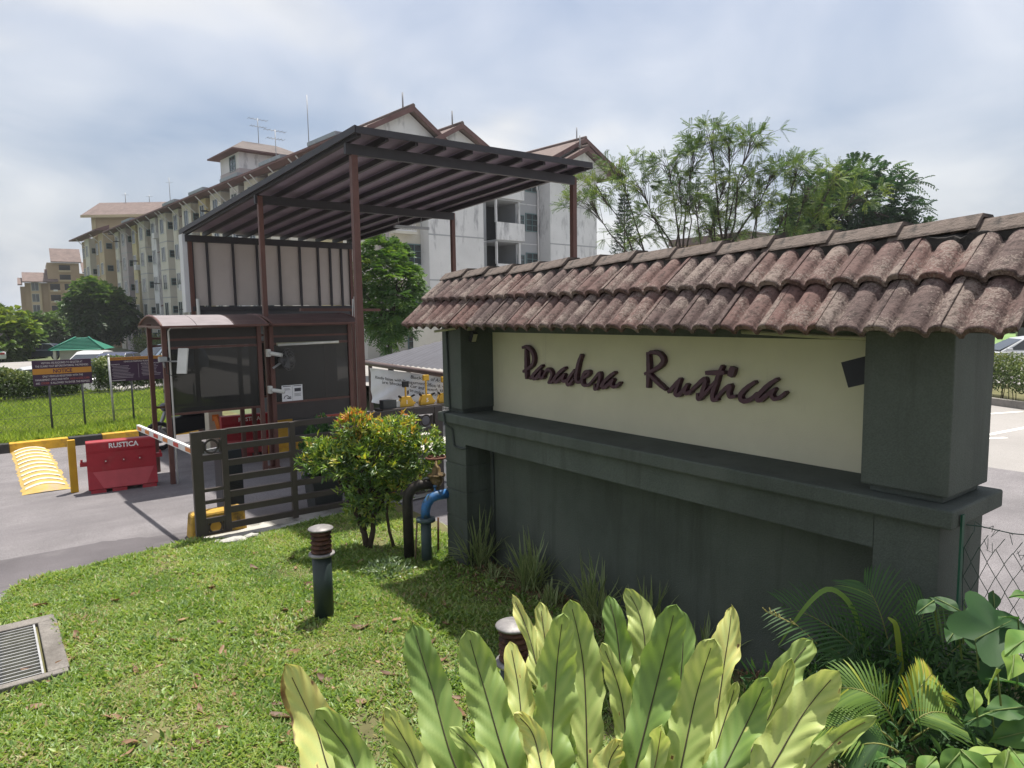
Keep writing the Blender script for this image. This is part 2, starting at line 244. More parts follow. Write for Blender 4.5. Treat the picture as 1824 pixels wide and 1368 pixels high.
# ---------------------------------------------------------------- foliage helpers (vectorised)
def norm(a): return a/np.maximum(np.linalg.norm(a, axis=-1, keepdims=True), 1e-9)
def leaf_mesh(name, P, D, N_, L, Wd, tint, fold=0.25):
    """one rhombic folded leaf of two triangles at each point P, along D, facing N_"""
    P = np.asarray(P, float); n = len(P); D = norm(np.asarray(D, float)); N_ = np.asarray(N_, float)
    Sd = norm(np.cross(D, N_)); Nn = np.cross(Sd, D); L = np.broadcast_to(np.asarray(L, float), (n,))[:, None]; Wd = np.broadcast_to(np.asarray(Wd, float), (n,))[:, None]
    a = P; b = P+D*L*.45+Sd*Wd*.5+Nn*Wd*fold; c = P+D*L-Nn*L*.12; d = P+D*L*.45-Sd*Wd*.5+Nn*Wd*fold
    V = np.stack([a, b, c, d], 1).reshape(-1, 3); i = np.arange(n)*4
    F = np.concatenate([np.stack([i, i+1, i+2], 1), np.stack([i, i+2, i+3], 1)], 0)
    return mesh_np(name, V, F, np.repeat(tint, 4))
def rnd_dirs(n, up=0.0):
    d = RNG.normal(size=(n, 3)); d[:, 2] += up; return norm(d)
def pinnate(tips, outs, n, rl, pairs, ll, lw, droop=0.35, jit=0.6):
    """compound leaves: n rachises at each tip, pairs of leaflets along each; returns arrays for leaf_mesh"""
    T = np.repeat(np.asarray(tips, float), n, 0); O = norm(np.repeat(np.asarray(outs, float), n, 0)+RNG.normal(size=(len(T), 3))*jit)
    rl_ = rl*RNG.uniform(.7, 1.25, (len(T), 1)); ts = (np.arange(pairs)+.6)/pairs
    P = []; D = []; Nm = []
    side = norm(np.cross(O, np.array([0, 0, 1.])+RNG.normal(size=O.shape)*.25)); up = np.cross(side, O)
    for t in ts:
        p = T+O*rl_*t+np.array([0, 0, -1.])*droop*rl_*t*t
        for sgn in (1, -1):
            P.append(p); D.append(side*sgn+O*.45-np.array([0, 0, .25])); Nm.append(up)
    return np.concatenate(P), np.concatenate(D), np.concatenate(Nm)
def rep_tint(tt, n, k):  # tint of tips repeated to match pinnate()
    return np.tile(np.repeat(tt, n), k)
def ellipsoid_tips(c, r, n, shell=0.55, lump=0.25, seed=0, squash=0.0):
    g_ = np.random.default_rng(seed); d = norm(g_.normal(size=(n, 3))); rad = g_.uniform(shell, 1.0, (n, 1))**.6
    k = g_.normal(size=(9, 3)); k = norm(k); w = (np.clip(d@k.T, 0, 1)**6).max(1, keepdims=True)
    rad = rad*(1-lump+lump*1.4*w)
    return np.asarray(c)+d*rad*np.asarray(r), d
def limbs(mb, base, tips, r0, trunk_top, n=9, seed=1, sides=6, wob=.12):
    """tapered trunk and limbs that run from the trunk to chosen tips"""
    g_ = np.random.default_rng(seed); base = np.array(base, float); tt = np.array(trunk_top, float)
    pts = [base+(tt-base)*k/4+g_.normal(size=3)*wob*.4*np.linalg.norm(tt-base)*.12*(0 < k < 4) for k in range(5)]
    mb.tube(pts, [r0*(1.25 if k == 0 else 1-.12*k) for k in range(5)], 8)
    idx = g_.permutation(len(tips))[:n]
    for j, i in enumerate(idx):
        e = np.array(tips[i]); s_ = pts[4] if j % 2 else pts[3]*.4+pts[4]*.6; L = np.linalg.norm(e-s_)
        q = [s_+(e-s_)*t+g_.normal(size=3)*wob*L*.35*(0 < t < 1)+np.array([0, 0, .12*L*math.sin(PI*t)]) for t in (0, .3, .6, .85, 1)]
        mb.tube(q, [r0*.5, r0*.36, r0*.22, r0*.12, r0*.05], sides, cap=False)
        for t in (1, 2, 3):
            e2 = tips[g_.integers(len(tips))]; 
            k = np.argmin(np.linalg.norm(np.asarray(tips)-(q[t]+g_.normal(size=3)*L*.25), axis=1)); e2 = np.asarray(tips)[k]
            mb.tube([q[t], (np.asarray(q[t])+e2)/2+g_.normal(size=3)*L*.05, e2], [r0*.2, r0*.12, r0*.04], 5, cap=False)
    return mb
# ================================================================== SETTING
def smooth01(t): t = min(1, max(0, t)); return t*t*(3-2*t)
def lz(x, y):
    return 0.0+0.012*math.sin(2.1*x+1.3*y)*math.cos(1.7*y-.6*x)+0.62*smooth01((3.0-y)/1.6)
M_asph = mat('asphalt', (0.20, 0.188, 0.196), 0.88, 0.22, 0.9, bump=0.8, bscale=110, fine=0.5, stain=(0.13, 0.12, 0.128), sscale=0.9, sthr=(0.46, 0.70), stretch=(.25, 1, 1))
M_asph2 = mat('car_park_asphalt', (0.30, 0.285, 0.275), 0.88, 0.12, 0.3, bump=0.4, bscale=120, fine=0.25)
M_earth = mat('far_ground', (0.10, 0.12, 0.06), 0.95, 0.3, 0.05)
M_soil = mat('lawn_soil', (0.12, 0.115, 0.05), 0.95, 0.35, 3.0, bump=0.6, bscale=40, stain=(0.13, 0.11, 0.06), sscale=2.0, sthr=(0.55, 0.75))
M_conc = mat('concrete', (0.25, 0.235, 0.215), 0.9, 0.22, 4, bump=0.4, bscale=90, fine=0.2, stain=(0.16, 0.15, 0.13), sscale=3, sthr=(0.55, 0.75))
def sheet(name, M, pts, z, kind='structure'):
    me = bpy.data.meshes.new(name); me.from_pydata([(x, y, z) for x, y in pts], [], [tuple(range(len(pts)))]); me.update()
    return tag(link(name, me, M), kind=kind)
sheet('ground', M_earth, [(-1500, -1500), (1500, -1500), (1500, 1500), (-1500, 1500)], -1.0)
sheet('road', M_asph, [(-60, -60), (13, -60), (13, 17.05), (-60, 17.05)], -0.03)
sheet('parking_ground', M_asph2, [(13, -60), (120, -60), (120, 60), (11.5, 60), (11.5, 17.05), (13, 17.05)], -0.03)
sheet('car_park', M_asph2, [(-60, 28.9), (11.5, 28.9), (30, 64), (-60, 64)], -0.5)
# painted bays on the right
M_white = mat('white_paint', (0.75, 0.75, 0.73), 0.6, 0.06, 8)
for k, (a, b) in enumerate((((15.2, 5.4), (18.2, 5.0)), ((17.0, 3.9), (20.6, 5.6)), ((13.5, 6.4), (16.2, 4.9)), ((18.0, 6.9), (20.5, 5.9)))):
    d = Vector((b[0]-a[0], b[1]-a[1], 0)).normalized(); nn = Vector((-d.y, d.x, 0))*.06
    q = [Vector((*a, 0))-nn, Vector((*b, 0))-nn, Vector((*b, 0))+nn, Vector((*a, 0))+nn]
    sheet('bay_marking', M_white, [(p.x, p.y) for p in q], -0.026)
# lawn
def lawn_top(x):
    if x < -0.03: return 5.9
    xs = [-0.03, 0.03, 0.09, 0.25, 0.47, 0.99, 1.56, 1.85, 2.2, 3.27, 4.5]; ys = [7.6, 8.0, 8.17, 8.26, 8.32, 8.42, 8.53, 8.52, 8.24, 8.42, 8.5]
    return float(np.interp(x, xs, ys))
xs = [-5, -3, -1.5, -.6, -.3, -.031]+list(np.linspace(-.03, 4.42, 60)); V = []; F = []
R_ = 56
for x in xs:
    yt = lawn_top(x)
    for j in range(R_): y = -5+(yt+5)*(j/(R_-2)) if j < R_-1 else yt; V.append((x, y, (lz(x, y)+.012) if j < R_-1 else -.06))
for i in range(len(xs)-1):
    for j in range(R_-1): F.append((i*R_+j, (i+1)*R_+j, (i+1)*R_+j+1, i*R_+j+1))
me = bpy.data.meshes.new('lawn'); me.from_pydata(V, [], F); me.update(); me.polygons.foreach_set('use_smooth', [True]*len(F))
tag(link('lawn', me, M_soil), kind='structure')
M_grass = leafmat('grass_blades', [(0.0, (0.085, 0.17, 0.03)), (0.45, (0.20, 0.32, 0.062)), (0.8, (0.37, 0.45, 0.12)), (1.0, (0.40, 0.33, 0.18))], 0.4, 0.5, 0.05)
def scatter_lawn(n, x0, x1, y0, y1):
    x = RNG.uniform(x0, x1, n); y = RNG.uniform(y0, y1, n); top = np.array([lawn_top(a) for a in x])
    k = (y < top+.02) & ~((x > 3.82) & (y < 6.2)) & ~((x < .36) & (y > 5.88) & (y < 7.12)); return x[k], y[k]
def nz2(x, y, s, seed):
    g_ = np.random.default_rng(seed); r = 0
    for k in range(6):
        a, b, c = g_.normal(size=3); r = r+np.sin((a*x+b*y)*s*(1+.5*k)+c*6)
    return r/6
gx, gy = scatter_lawn(430000, -.7, 4.2, 1.6, 8.6)
den = 0.72+0.8*nz2(gx, gy, 1.6, 3)+.55*nz2(gx, gy, 5, 4); k = RNG.uniform(size=len(gx)) < np.clip(den, .06, 1); gx, gy = gx[k], gy[k]
k = ~((gx > 3.45) & (gy < 5.9) & (RNG.uniform(size=len(gx)) < (gx-3.45)*1.5)); gx, gy = gx[k], gy[k]   # bare bed along the wall foot
gz = np.array([lz(a, b) for a, b in zip(gx, gy)])+.008
az = RNG.uniform(0, 2*PI, len(gx)); el = RNG.uniform(.25, 1.1, len(gx))
D = np.stack([np.cos(az)*np.cos(el), np.sin(az)*np.cos(el), np.sin(el)], 1)
tall = 0.8+.45*nz2(gx, gy, 2.3, 8)
L = RNG.uniform(.03, .085, len(gx))*np.clip(tall, .5, 1.4); tn = np.clip(.42+.26*nz2(gx, gy, 1.3, 5)+.16*nz2(gx, gy, 6, 6)+RNG.normal(size=len(gx))*.17, 0, 1)
dry = RNG.uniform(size=len(gx)) < .06+.16*(nz2(gx, gy, 1.1, 55) > .15); tn[dry] = RNG.uniform(.9, 1, dry.sum())
me = leaf_mesh('grass', np.stack([gx, gy, gz], 1), D, np.stack([-D[:, 0]*.5, -D[:, 1]*.5, np.ones(len(gx))], 1)+RNG.normal(size=(len(gx), 3))*.3, L, L*RNG.uniform(.16, .3, len(gx)), tn)
tag(link('grass', me, M_grass), 'short broad-bladed green grass covering the lawn in front', 'grass', kind='stuff')
# broad-leaved weeds mixed through the turf
wx, wy = scatter_lawn(26000, -.5, 3.9, 2.6, 8.5); k = nz2(wx, wy, 2.8, 71)+.5*nz2(wx, wy, 7, 72) > .18; wx, wy = wx[k], wy[k]; n = len(wx)
me = leaf_mesh('lawn_weeds', np.stack([wx, wy, np.array([lz(a, b) for a, b in zip(wx, wy)])+.018], 1), rnd_dirs(n, .35), rnd_dirs(n, 2.0), RNG.uniform(.035, .07, n), RNG.uniform(.018, .032, n), np.clip(RNG.normal(size=n)*.2+.45, 0, .85))
tag(link('lawn_weeds', me, M_grass), 'broad-leaved weeds mixed through the lawn', 'weeds', kind='stuff')
# older dark surfacing along the lawn edge
def ragged(pts, j, n=10):
    r = random.Random(2); o = []
    for i in range(len(pts)):
        a, b = Vector(pts[i]), Vector(pts[(i+1) % len(pts)])
        for k in range(n): q = a.lerp(b, k/n); o.append((q.x+r.uniform(-j, j), q.y+r.uniform(-j, j)))
    return o
M_asphd = mat('old_asphalt', (0.115, 0.105, 0.113), 0.9, 0.2, 0.9, bump=0.6, bscale=150, fine=0.4, stain=(0.20, 0.19, 0.19), sscale=1.3, sthr=(0.5, 0.75), stretch=(.3, 1, 1))
sheet('road_patch', M_asphd, ragged([(-4, 7.9), (2.0, 8.3), (1.85, 9.05), (.9, 9.35), (-4, 9.6)], .07), -0.026)
# long tufts on the lawn
def tufts(spots, n, h, seed, w=.007):
    g_ = np.random.default_rng(seed); P = []; 
    for (x, y, r) in spots:
        a = g_.uniform(0, 2*PI, n); q = np.sqrt(g_.uniform(size=n))*r; P.append(np.stack([x+np.cos(a)*q, y+np.sin(a)*q, np.full(n, lz(x, y)+.01)], 1))
    P = np.concatenate(P); d = rnd_dirs(len(P), 2.2); L = g_.uniform(.6, 1.2, len(P))*h
    return P, d, L
# grass verge beyond the kerb, running down to the car park
V = []; F = []; ys_ = [17.22, 17.6, 19, 22, 26.5, 27.6, 29.3]; zs_ = [.10, .13, .12, .10, .06, 0, -.52]; xv = list(np.linspace(-30, 5.2, 30))
for x in xv:
    for y, z in zip(ys_, zs_): V.append((x, y, z))
for i in range(len(xv)-1):
    for j in range(6): F.append((i*7+j, (i+1)*7+j, (i+1)*7+j+1, i*7+j+1))
me = bpy.data.meshes.new('verge'); me.from_pydata(V, [], F); me.update()
tag(link('verge', me, M_soil), kind='structure')
n = 90000; gx = RNG.uniform(-1.6, 5.2, n); gy = 17.25+RNG.beta(1.0, 1.5, n)*10.5; k = (gx < .55*(gy-17)+3.6); gx, gy = gx[k], gy[k]; n = len(gx)
D = rnd_dirs(n, 1.5); L = RNG.uniform(.07, .17, n)*(1.1+.5*nz2(gx, gy, 1.4, 31)); tn = np.clip(.5+.3*nz2(gx, gy, .9, 33)+RNG.normal(size=n)*.15, 0, 1)
M_vgrass = leafmat('verge_blades', [(0.0, (0.12, 0.21, 0.03)), (0.5, (0.27, 0.40, 0.06)), (1.0, (0.45, 0.50, 0.14))], 0.45, 0.5, 0.04)
me = leaf_mesh('verge_grass', np.stack([gx, gy, np.full(n, .11)], 1), D, RNG.normal(size=(n, 3))+np.array([0, -.4, .3]), L, L*.13, tn)
tag(link('verge_grass', me, M_vgrass), 'long bright green grass on the verge behind the striped kerb', 'grass', kind='stuff')
# striped kerb, one block after another
M_yel = mat('kerb_yellow', (0.52, 0.30, 0.03), 0.75, 0.2, 6, bump=.2, stain=(0.20, 0.13, 0.05), sscale=5, sthr=(.52, .7))
M_blk = mat('kerb_black', (0.035, 0.034, 0.034), 0.8, 0.3, 6, bump=.2)
kr = tag(MB().box(-12, 17.06, -.1, 12.0, 17.20, .02).build('kerb', M_conc), kind='structure')
xk = [-5.6, -4.3, -3.1, -1.9, -.7, .36, 1.37, 1.98, 2.68, 3.35, 3.98, 4.6, 5.2, 5.8]; kb = []
for i in range(len(xk)-1):
    o = MB().hexa([(xk[i]+.004, 16.97, -.05), (xk[i+1]-.004, 16.97, -.05), (xk[i+1]-.004, 17.24, -.05), (xk[i]+.004, 17.24, -.05)],
                  [(xk[i]+.004, 17.02, .15), (xk[i+1]-.004, 17.02, .15), (xk[i+1]-.004, 17.22, .15), (xk[i]+.004, 17.22, .15)]).build('kerb_block', (M_yel, M_blk)[(i+1) % 2], kr, bevel=.012)
# kerb and planting strip on the right, beyond the parking bays
tag(MB().bar((20.1, 4.0, .05), (22.6, 9.5, .05), .15, .22).build('kerb', M_conc), kind='structure')
sheet('verge', M_soil, [(20.25, 4.0), (24.5, 3.0), (28, 12), (22.75, 9.5)], .05)
# concrete gutter under the gate
M_concw = mat('pale_concrete', (0.42, 0.41, 0.38), 0.9, 0.15, 5, bump=.3, stain=(0.12, 0.12, 0.11), sscale=4, sthr=(.5, .66))
MB().add([(1.95, 8.36, .0), (2.3, 8.18, .0), (5.6, 8.62, .0), (5.6, 9.0, .0), (2.4, 8.98, .0), (1.98, 8.75, 0)], [(0, 1, 2, 3, 4, 5)]).build('gate_footing', M_concw)
tag(bpy.data.objects['gate_footing'], kind='structure')
# broken concrete at the corner of the lawn by the gate
rs = random.Random(12)
for k, (x, y, s_) in enumerate(((2.18, 8.20, .11), (2.40, 8.24, .07), (2.02, 8.30, .05))):
    bm = bmesh.new(); bmesh.ops.create_icosphere(bm, subdivisions=2, radius=s_)
    for v in bm.verts: v.co *= rs.uniform(.75, 1.15); v.co.z *= .38; v.co.x *= 1.4
    me = bpy.data.meshes.new('concrete_chunk'); bm.to_mesh(me); bm.free(); o = link('concrete_chunk', me, M_concw); o.location = (x, y, .03)
    tag(o, ('largest pale concrete chunk on the lawn corner by the gate', 'middle-sized pale concrete chunk by the gate footing', 'smallest pale concrete chunk beside the gate end')[k], 'rubble', 'broken concrete by the gate')
# ================================================================== SIGN WALL
M_wall = mat('dark_green_grey_plaster', (0.084, 0.097, 0.086), 0.78, 0.2, 1.6, bump=0.55, bscale=95, spec=0.25, fine=.18, stain=(0.105, 0.114, 0.103), sscale=1.3, sthr=(.5, .8), streak=((.05, .055, .048), 5.0, .52, .72))
M_cream = mat('cream_panel', (0.60, 0.575, 0.42), 0.85, 0.05, 2.5, bump=0.25, bscale=120, stain=(0.54, 0.51, 0.38), sscale=1.2, sthr=(.5, .8), streak=((.40, .38, .29), 7.0, .60, .85))
M_letter = mat('maroon_letter', (0.065, 0.022, 0.038), 0.42, 0.2, 14, spec=.4)
def tilemat():
    M = mat('roof_tile', (0.120, 0.064, 0.055), 0.85, 0.32, 9, bump=0.6, bscale=70)
    N = M.node_tree; P = N.nodes['Principled BSDF']; src = P.inputs['Base Color'].links[0].from_socket
    oi = N.nodes.new('ShaderNodeObjectInfo'); hs = N.nodes.new('ShaderNodeHueSaturation'); N.links.new(src, hs.inputs['Color'])
    def mr(a, b, s_):
        q = N.nodes.new('ShaderNodeMapRange'); q.inputs[3].default_value = a; q.inputs[4].default_value = b; N.links.new(s_, q.inputs[0]); return q.outputs[0]
    N.links.new(mr(.8, 1.2, oi.outputs['Random']), hs.inputs['Value']); N.links.new(mr(.6, .95, oi.outputs['Random']), hs.inputs['Saturation'])
    # lichen bloom, pale and speckled
    T = N.nodes.new('ShaderNodeTexCoord'); va = N.nodes.new('ShaderNodeVectorMath'); va.operation = 'ADD'; N.links.new(T.outputs['Object'], va.inputs[0]); N.links.new(oi.outputs['Location'], va.inputs[1])
    n1_ = N.nodes.new('ShaderNodeTexNoise'); n1_.inputs['Scale'].default_value = 95; n1_.inputs['Detail'].default_value = 6; n1_.inputs['Roughness'].default_value = .75; N.links.new(va.outputs[0], n1_.inputs[0])
    n2_ = N.nodes.new('ShaderNodeTexNoise'); n2_.inputs['Scale'].default_value = 4.5; n2_.inputs['Detail'].default_value = 4; N.links.new(va.outputs[0], n2_.inputs[0])
    ad = N.nodes.new('ShaderNodeMath'); ad.operation = 'ADD'; N.links.new(n1_.outputs[0], ad.inputs[0])
    mu = N.nodes.new('ShaderNodeMath'); mu.operation = 'MULTIPLY'; mu.inputs[1].default_value = .9; N.links.new(n2_.outputs[0], mu.inputs[0]); N.links.new(mu.outputs[0], ad.inputs[1])
    r = N.nodes.new('ShaderNodeValToRGB'); r.color_ramp.elements[0].position = .975; r.color_ramp.elements[1].position = 1.06
    sc = N.nodes.new('ShaderNodeMath'); sc.operation = 'MULTIPLY'; sc.inputs[1].default_value = .99; N.links.new(ad.outputs[0], sc.inputs[0]); N.links.new(sc.outputs[0], r.inputs[0])
    mxx = N.nodes.new('ShaderNodeMix'); mxx.data_type = 'RGBA'; f_ = N.nodes.new('ShaderNodeMath'); f_.operation = 'MULTIPLY'; f_.inputs[1].default_value = .8
    N.links.new(r.outputs[0], f_.inputs[0]); N.links.new(f_.outputs[0], mxx.inputs[0]); N.links.new(hs.outputs[0], mxx.inputs[6]); mxx.inputs[7].default_value = (.24, .195, .17, 1)
    # dark algae specks
    r3 = N.nodes.new('ShaderNodeValToRGB'); r3.color_ramp.elements[0].position = .33; r3.color_ramp.elements[0].color = (.35, .33, .32, 1); r3.color_ramp.elements[1].position = .5
    n3 = N.nodes.new('ShaderNodeTexNoise'); n3.inputs['Scale'].default_value = 38; n3.inputs['Detail'].default_value = 6; N.links.new(va.outputs[0], n3.inputs[0]); N.links.new(n3.outputs[0], r3.inputs[0])
    mm_ = N.nodes.new('ShaderNodeMix'); mm_.data_type = 'RGBA'; mm_.blend_type = 'MULTIPLY'; mm_.inputs[0].default_value = .8; N.links.new(mxx.outputs[2], mm_.inputs[6]); N.links.new(r3.outputs[0], mm_.inputs[7])
    N.links.new(mm_.outputs[2], P.inputs['Base Color']); return M
M_tile = tilemat()
M_ridge = mat('ridge_concrete', (0.15, 0.12, 0.105), 0.92, 0.35, 12, bump=.9, bscale=60, stain=(0.045, 0.04, 0.037), sscale=7, sthr=(.46, .62))
M_mortar = mat('black_mortar', (0.035, 0.032, 0.03), 0.95, 0.4, 12, bump=1.0, bscale=40, stain=(0.10, 0.09, 0.08), sscale=14, sthr=(.6, .75))
sw = thing('sign_wall', 'dark green estate entrance wall with cream name panel under a tiled roof', 'sign wall', (4.1, 3.8, 0))
box('recess_wall', M_wall, sw, 4.12, 1.72, -.1, 4.40, 5.80, 1.29)
box('beam', M_wall, sw, 3.82, 1.75, 1.29, 4.40, 5.77, 1.488)
box('pillar_base', M_wall, sw, 3.82, 1.42, -.1, 4.40, 1.75, 1.488, bevel=.008)
mb = MB(); mb.box(3.828, 5.778, -.1, 4.392, 6.142, 1.488)
for z0, z1 in ((-.1, .22), (.232, .50), (.512, .78), (.792, 1.06), (1.072, 1.488)): mb.box(3.82, 5.77, z0, 4.40, 6.15, z1-.001)
mb.build('pillar_base', M_wall, sw, bevel=.005)
box('ledge', M_wall, sw, 3.765, 1.345, 1.489, 4.455, 6.205, 1.588, bevel=.012)
for y0, y1 in ((1.40, 1.845), (5.865, 6.215)):
    MB().box(3.885, y0+.035, 1.588, 4.35, y1-.035, 1.632).box(3.85, y0, 1.630, 4.38, y1, 2.62).build('pillar', M_wall, sw, bevel=.008)
box('sign_panel', M_cream, sw, 4.25, 1.83, 1.586, 4.36, 5.88, 2.45)
box('lintel', M_wall, sw, 4.19, 1.846, 2.408, 4.35, 5.864, 2.66)
rf = MB()
for sgn in (1, -1):
    def q(x, y, z): return (4.1+sgn*(x-4.1), y, z)
    rf.hexa([q(3.58, 1.10, 2.478), q(3.58, 6.30, 2.478), q(4.1, 6.30, 2.912), q(4.1, 1.10, 2.912)], [q(3.57, 1.10, 2.50), q(3.57, 6.30, 2.50), q(4.1, 6.30, 2.94), q(4.1, 1.10, 2.94)])
for y in (1.36, 6.22): rf.prism([(3.66, 2.50), (4.54, 2.50), (4.1, 2.88)], y, y+.04, lambda u, v, t: (u, t, v))
M_board = mat('roof_board', (0.05, 0.055, 0.05), .85, .2, 6)
roof = rf.build('roof', M_board, sw)
def tile_mesh(nm, w=.2967, l=.375):
    nu = 33; us = [w*i/(nu-1) for i in range(nu)]
    def h(u):
        r = 0
        for c in (0, w/2, w): 
            d = abs(u-c)/.063
            if d < 1: r = max(r, .041*math.sqrt(1-d*d))
        return r+(.004 if u > w*.80 else 0)
    V = []; F = []; vs_ = (0, .02, l)
    for v in vs_:
        for u in us: V.append((u, v, h(u)+(0 if v > 0 else -.003)))
    for u in us: V.append((u, .0, h(u)-.030))
    for u in us: V.append((u, l, h(u)-.030))
    n = nu
    for r in range(2):
        for i in range(n-1): F.append((r*n+i, r*n+i+1, (r+1)*n+i+1, (r+1)*n+i))
    for i in range(n-1):
        F.append((3*n+i, 3*n+i+1, i+1, i)); F.append((3*n+i, 4*n+i, 4*n+i+1, 3*n+i+1))
    F.append((3*n, 0, n, 2*n, 4*n)); F.append((3*n+n-1, 4*n+n-1, 2*n+n-1, n+n-1, n-1))
    me = bpy.data.meshes.new(nm); me.from_pydata(V, [], F); me.update(); me.polygons.foreach_set('use_smooth', [i < 2*(n-1) for i in range(len(F))]); me.materials.append(M_tile); return me
TM = tile_mesh('tile'); off = rootloc(sw)
ang = math.atan2(.215, .235)
for sgn in (1, -1):
    for (x, z, dl) in ((3.49, 2.480, 0), (3.718, 2.732, 0)):
        for i in range(18):
            o = bpy.data.objects.new('tile', TM); COL.objects.link(o); o.parent = roof
            a = ang-(.045 if x < 3.6 else .115)+random.uniform(-.006, .006)
            # local axes: u -> +-Y, v -> up the slope, n -> outward
            if sgn > 0: ux, vx = Vector((0, -1, 0)), Vector((math.cos(a), 0, math.sin(a)))
            else: ux, vx = Vector((0, 1, 0)), Vector((-math.cos(a), 0, math.sin(a)))
            nx_ = ux.cross(vx)
            mm = Matrix((ux, vx, nx_)).transposed().to_4x4()
            y = (6.37-.2967*i) if sgn > 0 else (1.03+.2967*i)
            mm.translation = Vector((4.1+sgn*(x-4.1)+random.uniform(-.008, .008), y+random.uniform(-.0015, .0015), z+random.uniform(-.002, .002)))-off
            o.matrix_local = mm @ Matrix.Rotation(random.uniform(-.014, .014), 4, 'Z')
# ridge caps, overlapping from the far end
mc = MB(); pr = [(-.14, 0), (-.132, .014), (-.06, .078), (.06, .078), (.132, .014), (.14, 0)]
pi_ = [(.12, -.003), (.05, .06), (-.05, .06), (-.12, -.003)]
Lc = .43
mc.prism(pr+pi_, 0, Lc, lambda u, v, t: (u*(1+.06*(t/Lc)), -t, v+.028*(t/Lc)))
RM = mc.mesh('ridge_cap'); RM.materials.append(M_ridge)
for i in range(14):
    o = bpy.data.objects.new('ridge_cap', RM); COL.objects.link(o); o.parent = roof
    o.location = Vector((4.1, 6.42-.385*i, 2.955+random.uniform(-.004, .006)))-off; o.rotation_euler = (random.uniform(-.012, .012), 0, random.uniform(-.015, .015))
# black mortar bedding under the caps
V = []; F = []; nM = 150
for i in range(nM):
    y = 6.36-5.32*i/(nM-1)
    for k, (dx, z) in enumerate(((-.150, 2.86), (-.135, 2.962), (-.08, 2.985), (.08, 2.985), (.135, 2.962), (.150, 2.86))):
        j = random.uniform(-1, 1); e = .0
        if 1.30 < y < 1.62 and k < 2: e = .035*math.sin((y-1.30)/.32*PI)
        V.append((4.1+dx+j*.008-e, y+random.uniform(-.01, .01), z+j*.012-e*.86+(.012 if e else 0)))
for i in range(nM-1):
    for k in range(5): F.append((i*6+k, i*6+k+1, (i+1)*6+k+1, (i+1)*6+k))
me = bpy.data.meshes.new('mortar'); me.from_pydata(V, [], F); me.update(); link('mortar', me, M_mortar, roof)
# name letters, brush strokes cut from thick board
for ch, strokes in LETTERS:
    V = []; F = []
    for si, (pts, w) in enumerate(strokes):
        P = [Vector((p[0], p[1])) for p in pts]; C_ = []
        for i in range(len(P)-1):   # Catmull-Rom
            p0, p1, p2, p3 = P[max(i-1, 0)], P[i], P[i+1], P[min(i+2, len(P)-1)]
            for k in range(6):
                t = k/6; C_.append(.5*((2*p1)+(p2-p0)*t+(2*p0-5*p1+4*p2-p3)*t*t+(3*p1-p0-3*p2+p3)*t**3))
        C_.append(P[-1]); n = len(C_); xf = 4.206-.0012*si; b0 = len(V)
        for i, p in enumerate(C_):
            d = (C_[min(i+1, n-1)]-C_[max(i-1, 0)]).normalized(); s_ = Vector((-d.y, d.x))
            e = min(1, .62+.38*math.sin(PI*min(1, max(0, (i+.8)/(n+.6)))))
            hw = w*.56*e*(1+.05*math.sin(i*1.7))
            if i == 0: p = p-d*w*.3
            if i == n-1: p = p+d*w*.3
            r = .0007*i/n
            for sg in (1, -1):
                q_ = p+s_*hw*sg; V.append((xf-r, q_.x, q_.y)); V.append((4.2475, q_.x, q_.y))
        for i in range(n-1):
            a = b0+i*4; b = a+4
            F += [(a, b, b+2, a+2), (a, a+1, b+1, b), (a+2, b+2, b+3, a+3)]
        F += [(b0, b0+2, b0+3, b0+1), (b0+(n-1)*4, b0+(n-1)*4+1, b0+(n-1)*4+3, b0+(n-1)*4+2)]
    me = bpy.data.meshes.new('letter'); me.from_pydata(V, [], F); me.update(); bm = bmesh.new(); bm.from_mesh(me); bmesh.ops.recalc_face_normals(bm, faces=bm.faces); bm.to_mesh(me); bm.free()
    lo = link('letter', me, M_letter, sw); bv = lo.modifiers.new('bevel', 'BEVEL'); bv.width = .003; bv.segments = 1; bv.limit_method = 'ANGLE'
# conduits
M_pvc = mat('old_pvc', (0.36, 0.35, 0.24), .5, .15, 8)
MB().tube([(3.72, 6.14, 2.425), (3.80, 5.95, 2.45), (4.0, 5.77, 2.49)], .013).build('conduit', M_pvc, sw)
MB().tube([(4.0, 2.72, 2.455), (3.93, 2.1, 2.435), (3.90, 1.80, 2.43), (3.87, 1.74, 2.445), (3.86, 1.70, 2.50)], .014).build('conduit', M_pvc, sw)
M_conduit = mat('painted_conduit', (0.05, 0.06, 0.055), .6, .2, 8)
MB().tube([(3.836, 6.10, 2.50), (3.836, 6.08, 1.70), (3.836, 6.07, 1.60), (3.75, 6.06, 1.58), (3.75, 6.03, 1.48), (3.805, 5.99, 1.42), (3.805, 5.96, 1.26), (3.805, 5.92, 1.245), (3.805, 5.80, 1.245), (3.84, 5.765, 1.25)], .011).build('conduit', M_conduit, sw)
MB().tube([(4.105, 5.70, 1.29), (4.105, 5.69, .0)], .010).build('conduit', M_conduit, sw)
